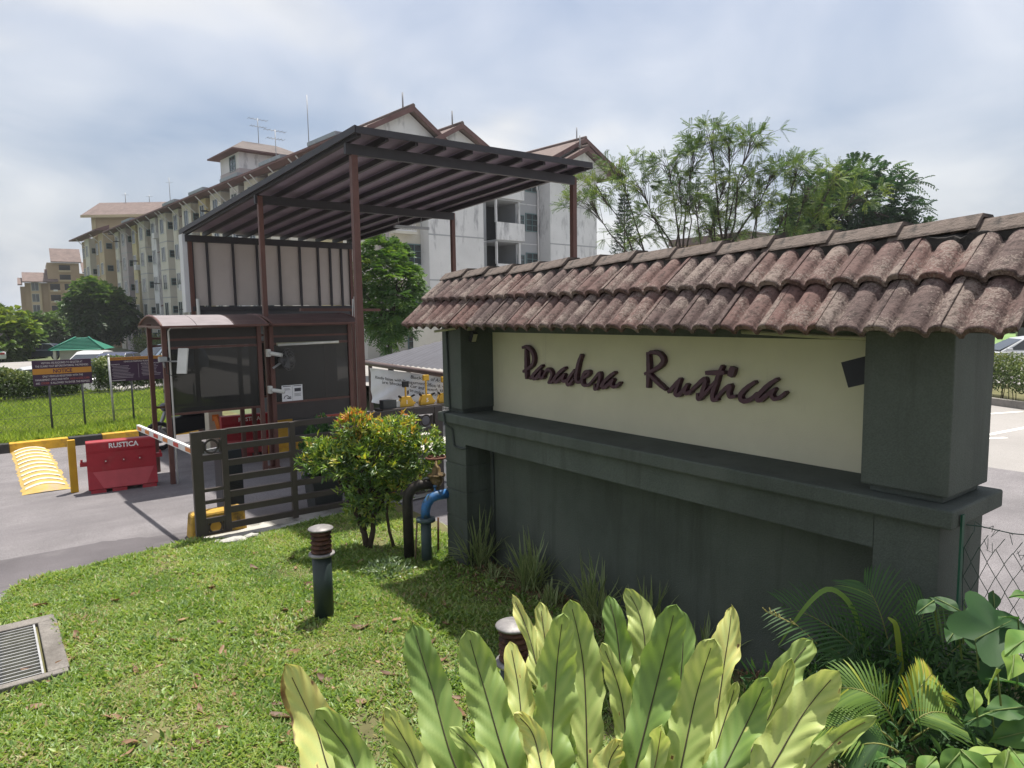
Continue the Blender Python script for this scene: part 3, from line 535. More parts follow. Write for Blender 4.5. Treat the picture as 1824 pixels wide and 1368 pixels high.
# floodlights
M_black = mat('black_plastic', (0.012, 0.013, 0.016), .45, .2, 10); M_glass = mat('lamp_glass', (0.05, 0.055, 0.06), .08, .05, 3, spec=.8); M_whitep = mat('white_plastic', (0.62, 0.62, 0.58), .5, .08, 6); M_steel = mat('grey_steel', (0.32, 0.33, 0.34), .45, .15, 8, metal=.6)
fl = thing('floodlight', 'black square floodlight on the right pillar beside the name panel', 'floodlight', (3.95, 1.86, 2.25))
M4 = Matrix.Translation((3.98, 1.945, 2.235)) @ Matrix.Rotation(math.radians(-18), 4, 'X') @ Matrix.Rotation(math.radians(15), 4, 'Z')
b = MB().box(-.02, -.065, -.075, .03, .065, .075).mesh('housing'); b.transform(M4); h_ = link('housing', b, M_black, fl)
b = MB().box(.030, -.056, -.066, .033, .056, .066).mesh('lens'); b.transform(M4); link('lens', b, M_glass, h_)
MB().bar((3.98, 1.845, 2.26), (3.98, 1.90, 2.26), .02, .05).build('bracket', M_black, fl)
fl = thing('floodlight', 'small black floodlight with white junction box on the left pillar', 'floodlight', (3.96, 5.85, 2.4))
M4 = Matrix.Translation((3.96, 5.80, 2.37)) @ Matrix.Rotation(math.radians(25), 4, 'X')
b = MB().box(-.03, -.03, -.05, .03, .015, .05).mesh('housing'); b.transform(M4); h_ = link('housing', b, M_black, fl)
b = MB().box(-.024, -.034, -.042, .024, -.0305, .042).mesh('lens'); b.transform(M4); link('lens', b, M_pvc, h_)
box('junction_box', M_pvc, fl, 3.93, 5.835, 2.43, 3.99, 5.864, 2.50)
MB().bar((3.96, 5.864, 2.36), (3.96, 5.80, 2.36), .012, .03).build('bracket', M_black, fl)
# ================================================================== LAWN FURNITURE
M_bol = mat('bollard_green', (0.022, 0.035, 0.034), .45, .2, 6, spec=.4); M_rust = mat('rusty_louvre', (0.10, 0.045, 0.03), .8, .3, 20, bump=.4, stain=(0.03, 0.018, 0.015), sscale=16, sthr=(.45, .65)); M_cap = mat('worn_cap', (0.20, 0.19, 0.19), .5, .2, 14, metal=.2, stain=(0.34, 0.33, 0.32), sscale=10, sthr=(.5, .7))
def bollard(x, y, label):
    z = lz(x, y); b = thing('bollard_light', label, 'bollard light', (x, y, z), 0, 'bollard lights on the lawn')
    MB().lathe([(.082, -.06), (.082, .56)], n=24).build('post', M_bol, b, False)
    MB().lathe([(.082, .56), (.108, .562), (.112, .572), (.108, .582), (.075, .585)], n=24).build('collar', M_cap, b, False)
    MB().lathe([(.055, .584), (.055, .79)], n=16).build('lamp_core', M_rust, b, False)
    for k in range(5):
        z0 = .594+.039*k; MB().lathe([(.056, z0+.022), (.083, z0+.002), (.088, z0-.002), (.09, z0+.003), (.086, z0+.010), (.06, z0+.034)], n=24).build('louvre', M_rust, b, False)
    MB().lathe([(.075, .782), (.104, .786), (.108, .793), (.102, .800), (.07, .812), (.03, .818), (.003, .819)], n=24).build('cap', M_cap, b, False)
    return b
bollard(2.21, 5.60, 'dark green bollard light with rusty louvres standing alone on open lawn')
bollard(2.36, 3.10, 'bollard light half hidden behind the fern leaves')
# drain grate
dg_ = thing('drain_cover', 'steel grating set in a concrete frame at the lawn edge', 'drain grate', (-.15, 6.45, 0))
mb = MB()
for q in ((-.62, 6.98, .36, 7.12), (-.62, 5.86, .36, 5.93), (.235, 5.93, .37, 6.98), (-.62, 5.93, -.52, 6.98)): mb.box(q[0], q[1], -.12, q[2], q[3], .045)
mb.build('frame', mat('drain_concrete', (.19, .175, .16), .92, .2, 5, bump=.5, bscale=80, fine=.25, stain=(.10, .09, .08), sscale=3, sthr=(.5, .72)), dg_, bevel=.008)
box('pit', M_black, dg_, -.52, 5.93, -.14, .235, 6.98, -.10)
M_galv = mat('galvanised', (0.42, 0.42, 0.42), .5, .18, 12, metal=.5)
for k in range(17): box('grate_bar', M_galv, dg_, -.51, 5.965+.0615*k, -.01, .20, 5.975+.0615*k, .035)
for x in (.20, -.18): box('grate_bar', M_galv, dg_, x, 5.94, -.015, x+.014, 6.97, .040)
# concrete at left of lawn
MB().add([(-.6, 7.13, .0), (-.035, 7.13, .0), (-.035, 7.95, 0), (-.6, 7.7, 0)], [(0, 1, 2, 3)]).build('path', mat('pink_concrete', (.30, .24, .22), .9, .15, 5, bump=.3))
tag(bpy.data.objects['path'], kind='structure')
# fallen leaves
M_dry = leafmat('dry_leaf', [(0, (0.07, 0.035, 0.02)), (.5, (0.19, 0.105, 0.055)), (1, (0.36, 0.22, 0.13))], .15, .6, .04)
def dry_leaf_mesh(k):
    g_ = np.random.default_rng(100+k); n = 7; V = []; F = []; L = 1.0; w = g_.uniform(.24, .42); cu = g_.uniform(.5, 1.9); tw = g_.uniform(-1.1, 1.1)
    for i in range(n):
        t = i/(n-1); hw = w*.5*math.sin(PI*min(.98, t*.93+.04))**.8; z = cu*.35*(t-.5)**2; bx = .18*math.sin(t*2.5+k)
        a = tw*(t-.5)*2
        V += [((t-.5), bx+hw*math.cos(a), z+.10*abs(hw)/w+hw*math.sin(a)+.03), ((t-.5), bx, z+.01), ((t-.5), bx-hw*math.cos(a), z+.10*abs(hw)/w-hw*math.sin(a)+.03)]
    for i in range(n-1):
        for j in range(2): F.append((i*3+j, i*3+j+1, (i+1)*3+j+1, (i+1)*3+j))
    V = np.array(V)*.11; me = mesh_np('dry_leaf', V, F, np.full(len(V), g_.uniform(.15, 1)), True); me.materials.append(M_dry); return me
DL = [dry_leaf_mesh(k) for k in range(9)]; spots = [(1.95, 5.9), (2.05, 5.75), (1.75, 4.7), (2.2, 4.55), (1.5, 4.35), (2.35, 4.1), (2.5, 5.0), (2.45, 4.35), (2.6, 4.3), (2.55, 3.8), (1.3, 4.0), (1.4, 4.15), (1.55, 4.0), (.9, 4.3), (1.05, 4.4), (.55, 4.6), (2.7, 3.5), (2.3, 3.6), (1.2, 5.2), (1.1, 5.9), (.75, 5.6), (1.75, 6.6)]
rl = random.Random(5)
while len(spots) < 130:
    x, y = rl.uniform(.1, 3.2), rl.uniform(3.0, 7.6)
    if rl.random() < .35+.5*(y < 5.4)*(x > .9): spots.append((x, y))
for k, (x, y) in enumerate(spots):
    o = bpy.data.objects.new('fallen_leaf', DL[k % 9]); COL.objects.link(o); s_ = rl.uniform(.55, 1.55)
    o.location = (x, y, lz(x, y)+.026); o.rotation_euler = (rl.uniform(-.25, .25), rl.uniform(-.25, .25), rl.uniform(0, 6.28)); o.scale = (s_, s_, s_)
    tag(o, 'dry brown leaf fallen on the grass of the front lawn', 'leaf', 'dry leaves scattered over the lawn')
# ---------------------------------------------------------------- water pipes
M_pblack = mat('black_pipe', (0.028, 0.024, 0.022), .6, .3, 8, stain=(0.07, 0.05, 0.04), sscale=4, sthr=(.5, .75)); M_pgreen = mat('green_grey_pipe', (0.05, 0.075, 0.08), .6, .25, 7, stain=(.1, .11, .1), sscale=6, sthr=(.55, .75)); M_pblue = mat('blue_paint', (0.03, 0.14, 0.36), .5, .25, 8, spec=.4, stain=(.06, .09, .10), sscale=7, sthr=(.48, .62)); M_brass = mat('rusty_brass', (0.16, 0.11, 0.05), .6, .4, 16, metal=.3, stain=(.07, .04, .03), sscale=12, sthr=(.5, .65))
wp = thing('water_pipe', 'black elbow water pipe with blue elbow outlet and rusty handwheel valve', 'pipe', (3.55, 6.3, 0))
MB().tube([(3.50, 6.42, -.05), (3.50, 6.42, .62), (3.51, 6.415, .70), (3.55, 6.39, .77), (3.61, 6.36, .80), (3.76, 6.30, .80)],   .056, 16).build('riser', M_pblack, wp)
MB().tube([(3.60, 6.22, -.05), (3.60, 6.22, .46)], .055, 16).build('riser', M_pgreen, wp)
MB().lathe([(.10, .44), (.102, .455), (.10, .475), (.06, .48)], (3.60, 6.22, 0), 20).build('flange', M_pgreen, wp)
MB().tube([(3.60, 6.22, .48), (3.60, 6.22, .55), (3.615, 6.215, .62), (3.655, 6.20, .68), (3.71, 6.18, .705), (3.83, 6.15, .71)], [.05, .05, .053, .053, .053, .053], 16).build('elbow', M_pblue, wp)
MB().tube([(3.74, 6.30, .80), (3.79, 6.29, .80)], .085, 16).build('flange', M_brass, wp)
MB().lathe([(.045, .78), (.07, .82), (.075, .86), (.05, .88), (.098, .885), (.098, .905), (.05, .91), (.045, .97), (.02, 1.0), (.014, 1.0), (.014, 1.09)], (3.78, 6.28, 0), 20).build('valve_body', M_brass, wp)
hw_ = MB(); hw_.tube([(3.78+.105*math.cos(a), 6.28+.105*math.sin(a), 1.085) for a in [2*PI*k/20 for k in range(21)]], .012, 8, False)
for k in range(4): hw_.bar((3.78, 6.28, 1.085), (3.78+.1*math.cos(k*PI/2+.4), 6.28+.1*math.sin(k*PI/2+.4), 1.085), .016)
hw_.build('handwheel', mat('red_rust', (0.12, 0.05, 0.035), .8, .3, 20), wp)
MB().tube([(3.71, 6.20, .70), (3.71, 6.20, .79)], .012).lathe([(.02, .79), (.02, .81)], (3.71, 6.20, 0), 8).build('bleed_tap', M_pblue, wp)
tag(MB().tube([(3.50, 6.30, -.05), (3.55, 6.32, .42)], .010, 6).build('garden_stake', mat('dry_wood', (.22, .16, .10), .9, .2, 9)), 'thin weathered wooden stake leaning before the black pipe', 'stake')
tag(MB().tube([(3.80, 6.32, -.05), (3.80, 6.30, .42)], .012, 6).build('garden_stake', mat('brown_wood', (.10, .05, .03), .9, .2, 9)), 'short brown stake between green pipe and left pillar', 'stake')
# ================================================================== GATE
M_gate = mat('gate_brown', (0.052, 0.042, 0.038), .5, .15, 6, spec=.4)
gt = thing('sliding_gate', 'dark brown steel gate of horizontal rails behind the orange-tipped shrub', 'gate', (3.5, 8.55, 0))
Y0, Y1 = 8.525, 8.585
zs_ = [1.255, 1.065, .875, .685, .495, .305, .115]
for x0, x1, nm in ((1.87, 1.985, 'end_post'), (2.20, 2.27, 'stile'), (3.02, 3.09, 'stile'), (4.05, 4.12, 'stile'), (4.80, 4.87, 'stile'), (5.13, 5.26, 'end_post')):
    box(nm, M_gate, gt, x0, Y0-.006 if nm == 'end_post' else Y0, .05, x1, Y1+.006 if nm == 'end_post' else Y1, 1.285, bevel=.004)
for i, z in enumerate(zs_):
    for x0, x1 in ((2.27, 3.02), (3.09, 4.05), (4.12, 4.80)): box('rail', M_gate, gt, x0, Y0+.004, z-.036, x1, Y1-.004, z+.036, bevel=.003)
for xa, xb in ((1.985, 2.20), (4.87, 5.13)):
    for z0, z1 in ((1.19, 1.285), (.93, 1.00), (.565, .60), (.42, .455), (.185, .245), (.05, .075)): box('cross_plate', M_gate, gt, xa, Y0+.004, z0, xb, Y1-.004, z1)
    for zc in (1.095, .13):
        xc = (xa+xb)/2; MB().tube([(xc+.075*math.cos(a), 8.555, zc+.075*math.sin(a)) for a in [2*PI*k/24 for k in range(25)]], .013, 6, False).build('ring', M_gate, gt)
        for dx in (-.095, .095): box('ring_plate', M_gate, gt, xc+dx-.012, 8.54, zc-.07, xc+dx+.012, 8.57, zc+.07)
tag(MB().box(5.45, 8.5, -.05, 5.6, 8.65, 1.32).box(5.44, 8.49, 1.32, 5.61, 8.66, 1.345).build('gate_post', M_gate), 'dark steel gate post beside the far end of the sign wall', 'gate post')
yb = MB().hexa([(1.84, 8.68, -.05), (2.5, 8.68, -.05), (2.5, 8.95, -.05), (1.84, 8.95, -.05)], [(1.87, 8.70, .27), (2.47, 8.70, .27), (2.47, 8.93, .27), (1.87, 8.93, .27)]).build('kerb_block', mat('yellow_block', (0.50, 0.30, 0.05), .8, .2, 8, bump=.4, stain=(.12, .09, .05), sscale=6, sthr=(.5, .66)), bevel=.03)
tag(yb, 'chipped yellow concrete block behind the gate end', 'concrete block')
# ================================================================== ROAD ITEMS
M_hump = mat('hump_yellow', (0.44, 0.30, 0.09), .8, .2, 5, bump=.4, stain=(0.33, 0.27, 0.20), sscale=2.2, sthr=(.52, .66)); M_hstripe = mat('hump_white', (0.56, 0.52, 0.42), .8, .1, 8, stain=(.5, .35, .12), sscale=5, sthr=(.55, .7))
V = []; F = []; ny, nx = 46, 13; rr = random.Random(3)
for j in range(ny):
    y = 12.68+4.55*j/(ny-1); e0 = rr.uniform(-.02, .02); e1 = rr.uniform(-.025, .025)
    for i in range(nx):
        t = i/(nx-1); V.append((.38+e0+(.62+e1-e0)*t, y, -.028+.075*math.sin(PI*t)**.8*min(1, (j+.3)/2, (ny-.7-j)/2)))
for j in range(ny-1):
    for i in range(nx-1): F.append((j*nx+i, j*nx+i+1, (j+1)*nx+i+1, (j+1)*nx+i))
me = bpy.data.meshes.new('speed_hump'); me.from_pydata(V, [], F); me.update(); me.polygons.foreach_set('use_smooth', [True]*len(F))
hp = tag(link('speed_hump', me, M_hump), 'yellow speed hump with pale stripes across the entry lane', 'speed hump')
for k in range(11):
    y = 12.95+.39*k; V = []; F = []
    for i in range(11):
        t = .08+.84*i/10; z = -.021+.075*math.sin(PI*t)**.8; w = .07; V += [(.38+.62*t, y-w+.10*math.sin(PI*t), z), (.38+.62*t, y+w+.10*math.sin(PI*t), z)]
    for i in range(10): F.append((2*i, 2*i+2, 2*i+3, 2*i+1))
    me = bpy.data.meshes.new('stripe'); me.from_pydata(V, [], F); me.update(); link('stripe', me, M_hstripe, hp)
yp = MB().box(.975, 12.35, -.05, 1.075, 12.44, .78).build('bollard_post', mat('post_yellow', (0.52, 0.30, 0.02), .55, .12, 5, stain=(.16, .08, .03), sscale=7, sthr=(.62, .74)), bevel=.006)
tag(yp, 'square yellow steel post at the end of the speed hump', 'post')
M_red = mat('barrier_red', (0.30, 0.012, 0.022), .45, .14, 5, spec=.4, stain=(.26, .05, .05), sscale=4, sthr=(.55, .8)); M_redp = mat('barrier_pale_red', (0.40, 0.06, 0.07), .5, .1, 6)
def barrier(x0, y0, rz, label):
    b = thing('water_barrier', label, 'road barrier', (x0, y0, -.03), rz, 'red plastic road barriers'); w = .47
    body = MB()
    # cross-section in y-z, with feet
    body.prism([(-.15, .05), (-.16, .06), (-.09, .32), (-.085, .60), (-.10, .64), (-.10, .76), (-.085, .78), (.085, .78), (.10, .76), (.10, .64), (.085, .60), (.09, .32), (.16, .06), (.15, .05)], -w, w, lambda u, v, t: (t, u, v))
    bo = body.build('body', M_red, b, False, bevel=.008)
    for x in (-w+.03, -.16, w-.22): MB().hexa([(x, -.16, 0), (x+.2, -.16, 0), (x+.2, .16, 0), (x, .16, 0)], [(x, -.15, .05), (x+.2, -.15, .05), (x+.2, .15, .05), (x, .15, .05)]).build('foot', M_red, b, False)
    MB().hexa([(-.27, -.164, .065), (.31, -.164, .065), (.31, -.15, .065), (-.27, -.15, .065)], [(-.40, -.0965, .315), (.43, -.0965, .315), (.43, -.085, .315), (-.40, -.085, .315)]).build('reflector_panel', M_redp, b, False)
    for s_, z in ((-1, .44), (1, .47)): MB().box(s_*w, -.05, z-.03, s_*(w+.09), .05, z+.03).box(s_*(w+.05), -.02, z+.03, s_*(w+.08), .02, z+.07).build('coupling_lug', M_red, b, False)
    for x in (-.22, .02, .24):
        h = MB().lathe([(.032, 0), (.036, .012), (.02, .014), (.018, .004)], n=14).mesh('hole_collar'); h.transform(Matrix.Translation((x, -.088, .47)) @ Matrix.Rotation(PI/2, 4, 'X')); link('hole_collar', h, M_red, b, False)
        h = MB().lathe([(.009, 0), (.009, .018)], n=10).mesh('water_hole'); h.transform(Matrix.Translation((x, -.088, .47)) @ Matrix.Rotation(PI/2, 4, 'X')); link('water_hole', h, M_whitep, b, False)
    text('RUSTICA', .105, M_white, b, (.03, -.1022, .70), (1, 0, 0), world=False, bold=.025, width=.40)
    box('stencil_gap', M_red, b, -.16, -.1045, .698, .22, -.1034, .702, False)
    return b
barrier(1.66, 12.18, math.radians(-6), 'red plastic barrier stencilled RUSTICA beside the yellow post')
barrier(3.98, 13.55, math.radians(-5), 'red plastic barrier half hidden behind the guard booth posts')
# boom arm
M_boomw = mat('boom_white', (0.70, 0.70, 0.69), .5, .06, 8)
M_reflr = mat('reflective_red', (0.50, 0.03, 0.02), .4, .1, 8); M_orange = mat('reflective_orange', (0.62, 0.20, 0.04), .4, .1, 8)
bm_ = thing('boom_barrier', 'white boom barrier arm with red reflectors over the exit lane', 'boom barrier', (1.99, 8.85, 0))
a0 = Vector((1.99, 8.72, 1.0)); a1 = Vector((1.80, 11.45, 1.0)); dd = (a1-a0).normalized()
MB().bar(a0, a1, .045, .085).build('arm', M_boomw, bm_, bevel=.004)
for k, t in enumerate((.12, .30, .47, .63, .79, .94)):
    p = a0+(a1-a0)*t; MB().bar(p-dd*.10+Vector((-.0245, -.002, 0)), p+dd*.10+Vector((-.0245, -.002, 0)), .004, .05).build('reflector', (M_orange, M_reflr)[k % 2 if k != 5 else 0], bm_)
MB().bar(a0+Vector((0, -.02, 0)), a0+Vector((0, .28, 0)), .07, .11).build('arm_clamp', M_steel, bm_)
box('cabinet', mat('blue_black_steel', (0.02, 0.025, 0.035), .5, .15, 5), bm_, 2.30, 8.98, -.03, 2.56, 9.30, .95, bevel=.01)
MB().bar((1.99, 8.74, 1.0), (2.40, 9.10, .96), .05).build('pivot_shaft', M_steel, bm_)
for k in range(6): box('vent_slot', M_black, bm_, 2.33, 8.975, .46+.02*k, 2.53, 8.979, .468+.02*k)
# ticket cabinet (white with orange front arm) by the far booth
tcab = thing('barrier_cabinet', 'pale barrier cabinet with an orange handle behind the first booth', 'cabinet', (3.55, 14.2, 0))
box('case', mat('cream_steel', (0.50, 0.47, 0.38), .5, .08, 5), tcab, 3.42, 14.05, -.03, 3.68, 14.35, .80, bevel=.01)
MB().bar((3.48, 14.035, .68), (3.60, 14.035, .68), .01, .12).bar((3.54, 14.02, .70), (3.62, 13.98, .28), .07).build('arm_bracket', M_orange, tcab)
tcab = thing('barrier_cabinet', 'yellow barrier cabinet standing below the white paper notice', 'cabinet', (4.5, 13.0, 0))
box('case', mat('cab_yellow', (0.52, 0.30, 0.03), .5, .1, 5), tcab, 4.32, 12.85, .16, 4.62, 13.15, 1.0, bevel=.012); box('plinth', M_yel, tcab, 4.25, 12.78, -.03, 4.9, 13.22, .16)
# ================================================================== GUARD BOOTHS
M_brown = mat('post_brown', (0.115, 0.052, 0.042), .5, .14, 6, spec=.35, stain=(.06, .035, .03), sscale=4, sthr=(.6, .8))
M_mesh = glassmat('tinted_sheet', (0.03, 0.03, 0.028), .82, .25, .4); M_solid = mat('booth_dark_sheet', (0.045, 0.040, 0.038), .55, .12, 4)
M_poly = mat('milky_roof_sheet', (0.24, 0.215, 0.225), .8, .15, 3, spec=.1); M_polyb = mat('brown_and_shade_roof_sheet', (0.10, 0.065, 0.06), .5, .15, 4)
def booth(x0, x1, y0, y1, pan_z, roofM, label, segs):
    b = thing('guard_booth', label, 'booth', ((x0+x1)/2, (y0+y1)/2, 0), 0, 'guard booths')
    for x in (x0, x1):
        for y in (y0, y1): box('post', M_brown, b, x-.035, y-.035, -.03, x+.035, y+.035, 2.50, bevel=.004)
    for y in (y0, y1):
        for z in (2.45, 2.26, 2.13, pan_z): box('rail', M_brown, b, x0+.035, y-.018, z-.018, x1-.035, y+.018, z+.018)
    for x in (x0, x1): box('rail', M_brown, b, x-.018, y0+.035, 2.432, x+.018, y1-.035, 2.468)
    box('header_sheet', M_solid, b, x0+.037, y0-.006, 2.15, x1-.037, y0+.006, 2.43)
    box('window_sheet', M_mesh, b, x0+.037, y0-.004, pan_z+.02, x1-.037, y0+.004, 2.11)
    if x0 > 3: box('window_sheet', M_mesh, b, x0+.037, y1-.004, pan_z+.02, x1-.037, y1+.004, 2.11)
    # arched roof of bent sheets
    ya, yb_ = y0-.42, y1+.25; nA = 12; edges = [x0-.10]+list(segs)+[x1+.03]
    def arc(t): return (ya+(yb_-ya)*t, 2.47+.17*math.sin(PI*t)**.8)
    for s_ in range(len(edges)-1):
        mb = MB(); P = [arc(i/nA) for i in range(nA+1)]
        vs = [(edges[s_]+.004, y, z) for y, z in P]+[(edges[s_+1]-.004, y, z) for y, z in P]+[(edges[s_]+.004, y, z+.008) for y, z in P]+[(edges[s_+1]-.004, y, z+.008) for y, z in P]
        n = nA+1; fs = []
        for i in range(nA): fs += [(i, i+1, n+i+1, n+i), (2*n+i, 3*n+i, 3*n+i+1, 2*n+i+1), (i, 2*n+i, 2*n+i+1, i+1), (n+i, n+i+1, 3*n+i+1, 3*n+i)]
        fs += [(0, n, 3*n, 2*n), (nA, 2*n+nA, 3*n+nA, n+nA)]
        o = mb.add(vs, fs).build('roof_sheet', roofM[min(s_, len(roofM)-1)], b)
    for x in (edges[0], edges[-1]):
        MB().tube([(x, *arc(i/nA)) for i in range(nA+1)], .02, 6).build('roof_hoop', M_brown, b)
        MB().bar((x, ya, 2.47), (x, yb_, 2.47), .03).build('roof_hoop', M_brown, b)
    for y in (ya, yb_): MB().bar((edges[0], y, 2.47), (edges[-1], y, 2.47), .03).build('roof_edge', M_brown, b)
    return b
booth(2.32, 3.78, 11.95, 13.1, 1.08, [M_poly, M_poly, M_polyb], 'open booth with milky arched roof and dark tinted sheets, nearest the kerb', (2.72, 3.28))  # last milky roof sheet coloured brown to paint in the canopy's shade
b2 = booth(4.02, 5.46, 12.05, 13.2, 1.10, [M_polyb], 'brown booth with paper notice and arched brown roof under the canopy', ())
box('lower_sheet', M_solid, b2, 4.06, 12.04, .80, 5.42, 12.056, 1.08)
pn = thing('paper_notice', 'white paper notice with drawings taped on the dark booth window', 'notice', (4.35, 12.03, 1.25)); M_paper = mat('paper', (.72, .72, .73), .7, .04, 5); M_ink = mat('ink', (.05, .05, .06), .7, .1, 8)
box('sheet', M_paper, pn, 4.16, 12.036, 1.11, 4.345, 12.040, 1.40); box('sheet', M_paper, pn, 4.35, 12.036, 1.11, 4.53, 12.040, 1.40)
box('photo_print', M_ink, pn, 4.385, 12.033, 1.28, 4.50, 12.0355, 1.34)
for k, (x0, x1, z, h) in enumerate(((4.18, 4.32, 1.375, .012), (4.37, 4.51, 1.375, .012), (4.20, 4.30, 1.335, .006), (4.20, 4.31, 1.315, .006), (4.38, 4.50, 1.24, .006), (4.38, 4.49, 1.22, .006), (4.38, 4.50, 1.20, .006))): box('print_line', M_ink, pn, x0, 12.033, z, x1, 12.0355, z+h)
MB().tube([(4.19, 12.033, 1.17), (4.21, 12.033, 1.21), (4.25, 12.033, 1.22), (4.29, 12.033, 1.19), (4.32, 12.033, 1.20)], .006, 5).bar((4.25, 12.033, 1.17), (4.32, 12.033, 1.17), .005, .02).build('car_drawing', M_ink, pn)
# long range card reader panel and camera on left post
rd = thing('card_reader', 'white flat antenna panel on bracket at the left booth post', 'antenna', (2.33, 11.85, 1.9))
M4 = Matrix.Translation((2.53, 11.72, 1.93)) @ Matrix.Rotation(math.radians(50), 4, 'Z') @ Matrix.Rotation(math.radians(14), 4, 'Y')
q = MB().box(-.035, -.075, -.20, .0, .075, .20).mesh('panel'); q.transform(M4); link('panel', q, M_whitep, rd)
q = MB().box(.0, -.06, -.12, .02, .06, .12).mesh('back_plate'); q.transform(M4); link('back_plate', q, M_whitep, rd)
MB().bar((2.33, 11.90, 1.93), (2.52, 11.73, 1.93), .022).build('bracket', M_steel, rd); MB().tube([(2.30, 11.84, 1.93), (2.30, 11.80, 1.75), (2.42, 11.76, 1.68)], .006, 5).build('cable', M_black, rd)
cc = thing('camera', 'grey camera clamped on the left booth post beside the antenna', 'camera', (2.28, 11.8, 1.97)); MB().box(2.20, 11.74, 1.93, 2.31, 11.86, 2.01).build('housing', M_steel, cc, bevel=.01); MB().tube([(2.31, 11.80, 1.97), (2.345, 11.78, 1.97)], .028, 12).build('lens', M_black, cc); MB().tube([(2.26, 11.78, 1.93), (2.27, 11.78, 1.87), (2.29, 11.87, 1.84)], .012, 6).build('arm', M_steel, cc)
for (x, y, z, lab) in ((3.93, 11.9, 1.98, 'small white camera high on the post between the two booths'), (3.93, 11.9, 1.35, 'white camera low on the canopy post pointing right')):
    cc = thing('camera', lab, 'camera', (x, y, z)); box('mount', M_whitep, cc, x-.03, y, z-.06, x+.03, y+.10, z+.07, bevel=.008); MB().tube([(x, y, z), (x+.02, y-.03, z), (x+.20, y-.08, z-.04)], [.02, .035, .035], 10).build('housing', M_whitep, cc); MB().tube([(x+.20, y-.08, z-.04), (x+.205, y-.081, z-.041)], .026, 10).build('lens', M_black, cc)
# fluorescent tube fitting and conduits along the booths
tb = thing('tube_light', 'unlit white tube light above the brown booth window', 'tube light', (4.65, 12.0, 2.12)); MB().tube([(4.12, 11.99, 2.11), (5.22, 11.99, 2.13)], .02, 10).build('tube', M_whitep, tb); box('fitting', M_pvc, tb, 4.10, 12.005, 2.10, 5.24, 12.03, 2.15)
cdp = tag(MB().tube([(2.38, 11.90, -.03), (2.38, 11.90, 2.40), (2.42, 11.90, 2.455), (3.0, 11.90, 2.46), (5.5, 11.96, 2.50), (5.52, 11.96, 2.9)], .014, 6).build('conduit_pipe', M_whitep), 'white conduit running up the left post and along both booths', 'conduit')
# wall fan
fn = thing('wall_fan', 'grey wall fan on the canopy post before the booth window', 'fan', (4.0, 11.95, 1.85)); F0 = Vector((4.24, 11.86, 1.86)); ax = Vector((.55, -.75, .1)).normalized(); M4 = Matrix.Translation(F0) @ ax.to_track_quat('Z', 'Y').to_matrix().to_4x4()
cg = MB()
for r, z in ((.05, .05), (.10, .045), (.15, .03), (.19, 0), (.15, -.05), (.10, -.07)): cg.tube([(r*math.cos(a), r*math.sin(a), z) for a in [2*PI*k/22 for k in range(23)]], .004, 4, False)
for k in range(18): a = 2*PI*k/18; cg.tube([(r*math.cos(a), r*math.sin(a), z) for r, z in ((.03, .052), (.10, .046), (.15, .031), (.19, 0), (.15, -.05), (.06, -.075))], .0025, 4, False)
M_fan = mat('fan_grey', (.10, .10, .10), .5, .2, 9); q = cg.mesh('cage'); q.transform(M4); link('cage', q, M_fan, fn)
for k in range(3):
    a = 2*PI*k/3; q = MB().hexa([(0, -.02, .0), (.16, -.06, -.02), (.16, .05, .02), (0, .02, .01)], [(0, -.02, .004), (.16, -.06, -.016), (.16, .05, .024), (0, .02, .014)]).mesh('blade'); q.transform(M4 @ Matrix.Rotation(a, 4, 'Z')); link('blade', q, M_fan, fn)
q = MB().lathe([(.05, -.18), (.06, -.10), (.05, -.07), (.02, .01)], n=14).mesh('motor'); q.transform(M4); link('motor', q, M_fan, fn); MB().bar((4.0, 11.96, 1.72), (4.14, 11.98, 1.80), .03).build('bracket', M_steel, fn)
# ================================================================== CANOPY
M_can = mat('canopy_steel', (0.034, 0.031, 0.037), .5, .14, 5, spec=.4); M_sheet = mat('canopy_sheet', (0.25, 0.205, 0.265), .6, .18, 1.2, stain=(.17, .14, .185), sscale=1.0, sthr=(.5, .75))
cn = thing('canopy', 'tall brown steel canopy with sloping sheet roof over the guard post', 'canopy', (6.0, 12.3, 0))
FL, FR, RL, RR = Vector((4.13, 8.63, 5.03)), Vector((8.18, 8.50, 5.0)), Vector((3.62, 16.2, 4.43)), Vector((7.42, 16.2, 4.43))
def rp(s_, t, dz=0.0):  # s across 0..1, t front to back
    return (FL*(1-s_)+FR*s_)*(1-t)+(RL*(1-s_)+RR*s_)*t+Vector((0, 0, dz))
posts = {'A': (4.23, 8.98, .045), 'B': (3.97, 12.12, .04), 'C': (7.83, 12.12, .04), 'D': (8.26, 8.98, .045), 'E': (3.72, 16.0, .04), 'G': (7.36, 16.0, .04)}
for k, (x, y, r) in posts.items(): 
    t = (y-8.6)/7.6; MB().box(x-r, y-r, -.03, x+r, y+r, 4.93-.6*t-.02).build('post', M_brown, cn, bevel=.005)
    box('base_plate', M_brown, cn, x-.1, y-.1, -.03, x+.1, y+.1, -.014)
nS = 9
for i in range(nS):
    s0, s1 = i/nS, (i+1)/nS; mb = MB(); a, b, c, d = rp(s0+.0015, 0), rp(s1-.0015, 0), rp(s1-.0015, 1), rp(s0+.0015, 1); up = Vector((0, 0, .02))
    mb.hexa([a, b, c, d], [a+up, b+up, c+up, d+up]).build('roof_sheet', M_sheet, cn)
for i in range(nS+1):
    s_ = i/nS; s_ = min(max(s_, .012), .988); MB().bar(rp(s_, .006, -.055), rp(s_, .994, -.055), .05 if 0 < i < nS else .06, .08).build('rafter', M_can, cn)
